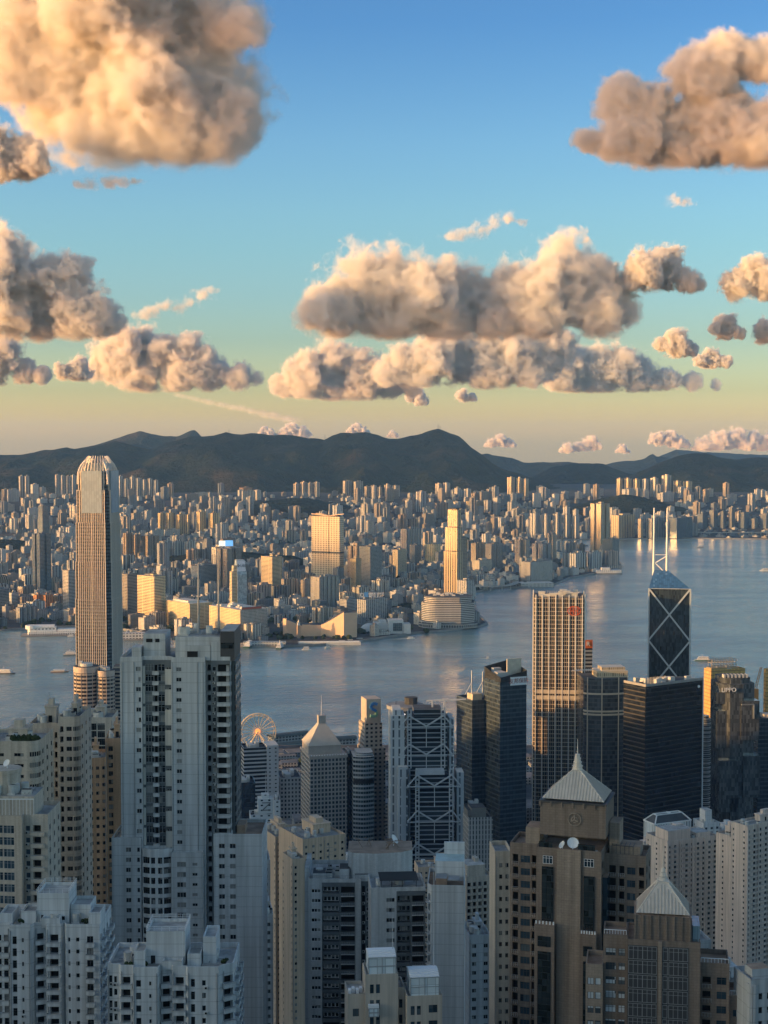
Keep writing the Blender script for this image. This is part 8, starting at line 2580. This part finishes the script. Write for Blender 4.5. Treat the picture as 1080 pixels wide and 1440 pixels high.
cloud("small tan cloud left of the right edge", 13000, 479, [(1022, 459, 17), (1005, 463, 9), (1038, 467, 9)], 15)
cloud("small tan cloud touching the right edge", 13000, 484, [(1078, 466, 17), (1092, 470, 14)], 16)
cloud("dark small cloud, upper of two at right", 14000, 503, [(950, 484, 19), (930, 485, 11), (970, 489, 11)], 17)
cloud("dark small cloud, lower of two at right", 15000, 518, [(1001, 505, 14), (984, 508, 9), (1020, 508, 9)], 18)
cloud("grey cloud band with a bright top left of centre above the ridge", 16500, 561,
      [(400, 541, 17), (430, 528, 26), (470, 515, 31), (510, 528, 29), (545, 541, 20), (470, 546, 20), (580, 546, 12), (440, 545, 18), (500, 546, 20)], 19, bias=.2)
cloud("cloud band with a golden underside under the longest golden cloud", 16000, 545,
      [(568, 512, 26), (610, 506, 29), (650, 500, 33), (690, 506, 33), (730, 500, 34), (770, 494, 33), (600, 526, 20), (680, 528, 21), (740, 526, 20), (545, 525, 18)], 20, bias=.22)
cloud("long dark tapering cloud band at right of centre", 18000, 550,
      [(790, 521, 28), (830, 521, 29), (870, 517, 26), (905, 526, 22), (940, 532, 16), (975, 537, 12), (1008, 541, 8), (850, 536, 18), (810, 535, 18), (890, 538, 14)], 21, bias=.25)
cloud("small rosy puff under the grey band, centre", 19000, 571, [(590, 559, 11), (576, 560, 7)], 22)
cloud("tiny rosy puff right of the small rosy puff", 19000, 566, [(650, 557, 9), (664, 558, 6)], 23)
for k, (lab, ps, base) in enumerate([
    ("tiny golden cloud head above the dark ridge, left of two", [(372, 606, 7), (380, 608, 6)], 616), ("larger golden cloud head above the dark ridge", [(410, 604, 10), (425, 607, 9), (398, 608, 7)], 618),
    ("small golden cloud head above the saddle, centre", [(502, 602, 8), (493, 606, 6), (511, 605, 6)], 614), ("tiny golden cloud head left of the antenna peak", [(551, 610, 5), (556, 612, 4)], 618),
    ("small pale cloud low over the pale ridge", [(704, 619, 9), (690, 623, 7), (716, 623, 7)], 630), ("low pale cloud over the gap hill", [(830, 623, 11), (812, 628, 8), (797, 630, 8)], 638),
    ("tiny pale cloud right of the gap hill cloud", [(875, 631, 7)], 640), ("low golden cloud over the small sharp peak", [(925, 616, 10), (943, 617, 12), (958, 622, 9)], 632),
    ("golden cloud bank low at the right edge", [(990, 625, 12), (1010, 620, 15), (1035, 616, 16), (1060, 620, 15), (1085, 622, 16)], 634)]):
    cloud(lab, 42000, base, [(q[0] + dx * q[2], q[1] + dy * q[2], q[2] * f) for q in ps for dx, dy, f in ((0, 0, .8), (-.7, .35, .5), (.7, .3, .55), (.25, -.45, .45), (-1.2, .55, .3), (1.25, .5, .35))], 40 + k, amp=3.4, sc=1.5, mfp=.25)
cloud("rosy cloud streak slanting down to the right above the ridge", 30000, 598, [(252 + 8 * k, 556 + 1.75 * k, 6.5 + .25 * k, .45) for k in range(21)], 60, mfp=3.0, amp=3.0, soft=1.2, bias=.4, grow=1.8)
# unseen stratus banks added towards the sun to shade the ridge and parts of the far shore
def bank(label, target, alt, rx, ry, n, thick, seed):
    D = (alt - target[2]) / math.tan(R(SUN_EL))
    org = Vector((target[0] + math.sin(R(SUN_AZ)) * D, target[1] + math.cos(R(SUN_AZ)) * D, alt))
    r_ = random.Random(seed)
    ps = []
    for k in range(n):
        a, q = r_.uniform(0, 6.28), r_.random() ** .5
        ps.append((Vector((math.cos(a) * q * rx, math.sin(a) * q * ry, thick * .4)), r_.uniform(.22, .38) * min(rx, ry), thick / (.3 * min(rx, ry))))
    return cloud_at(label, org, ps, seed, mfp=.22, amp=1.0)
bank("broad stratus bank added out of view to shade the ridge", (-900, 9500, 330), 1250, 2600, 900, 16, 330, 71)
bank("stratus patch added out of view to shade the left waterfront", (-1000, 4100, 40), 1250, 420, 330, 7, 120, 73)
bank("stratus patch added out of view to shade the middle blocks", (350, 5300, 30), 1280, 600, 380, 7, 130, 74)
bank("stratus patch added out of view to shade the far left blocks", (-1300, 6300, 30), 1280, 600, 380, 7, 130, 75)

# masts on the ridge
for px, base, top, Y, lab in ((616, 603, 596, 10200, "radio mast on the summit of the antenna peak"), (619, 604, 598.5, 10200, "shorter mast beside the summit radio mast"), (457, 618, 611, 10200, "thin mast in the saddle left of centre"), (322, 608, 604, 10200, "small tower on the ridge at left")):
    p = pt(px, base, Y)
    mb = MB(); hgt = zpy(top, Y) - p.z
    for sx, sy in ((-3, -3), (3, -3), (3, 3), (-3, 3)): mb.bar((sx, sy, -12), (0, 0, hgt), 1.8)
    for k in range(4): q = 3 * (1 - k / 4); mb.bar((-q, -q, hgt * k / 4), (q, -q, hgt * k / 4), 1.0); mb.bar((-q, q, hgt * k / 4), (q, q, hgt * k / 4), 1.0)
    tag(mb.build("radio_mast", [METAL], None, p), lab, "mast")
HAZE = 0.000021
# ------------------------------------------------------------------ haze
mb = MB()
mb.box(-15500, -2600, -1.2, 15500, 23500, 760, bottom=True)
hz = mb.build("haze", [])
hm = bpy.data.materials.new("evening haze")
hm.use_nodes = True
hn = hm.node_tree
hn.nodes.clear()
ho = hn.nodes.new('ShaderNodeOutputMaterial')
hv = hn.nodes.new('ShaderNodeVolumePrincipled')
hv.inputs['Color'].default_value = (0.22, 0.50, 1.0, 1)
hv.inputs['Density'].default_value = HAZE
hv.inputs['Anisotropy'].default_value = 0.0
hn.links.new(hv.outputs[0], ho.inputs['Volume'])
hz.data.materials.append(hm)
tag(hz, kind='stuff')
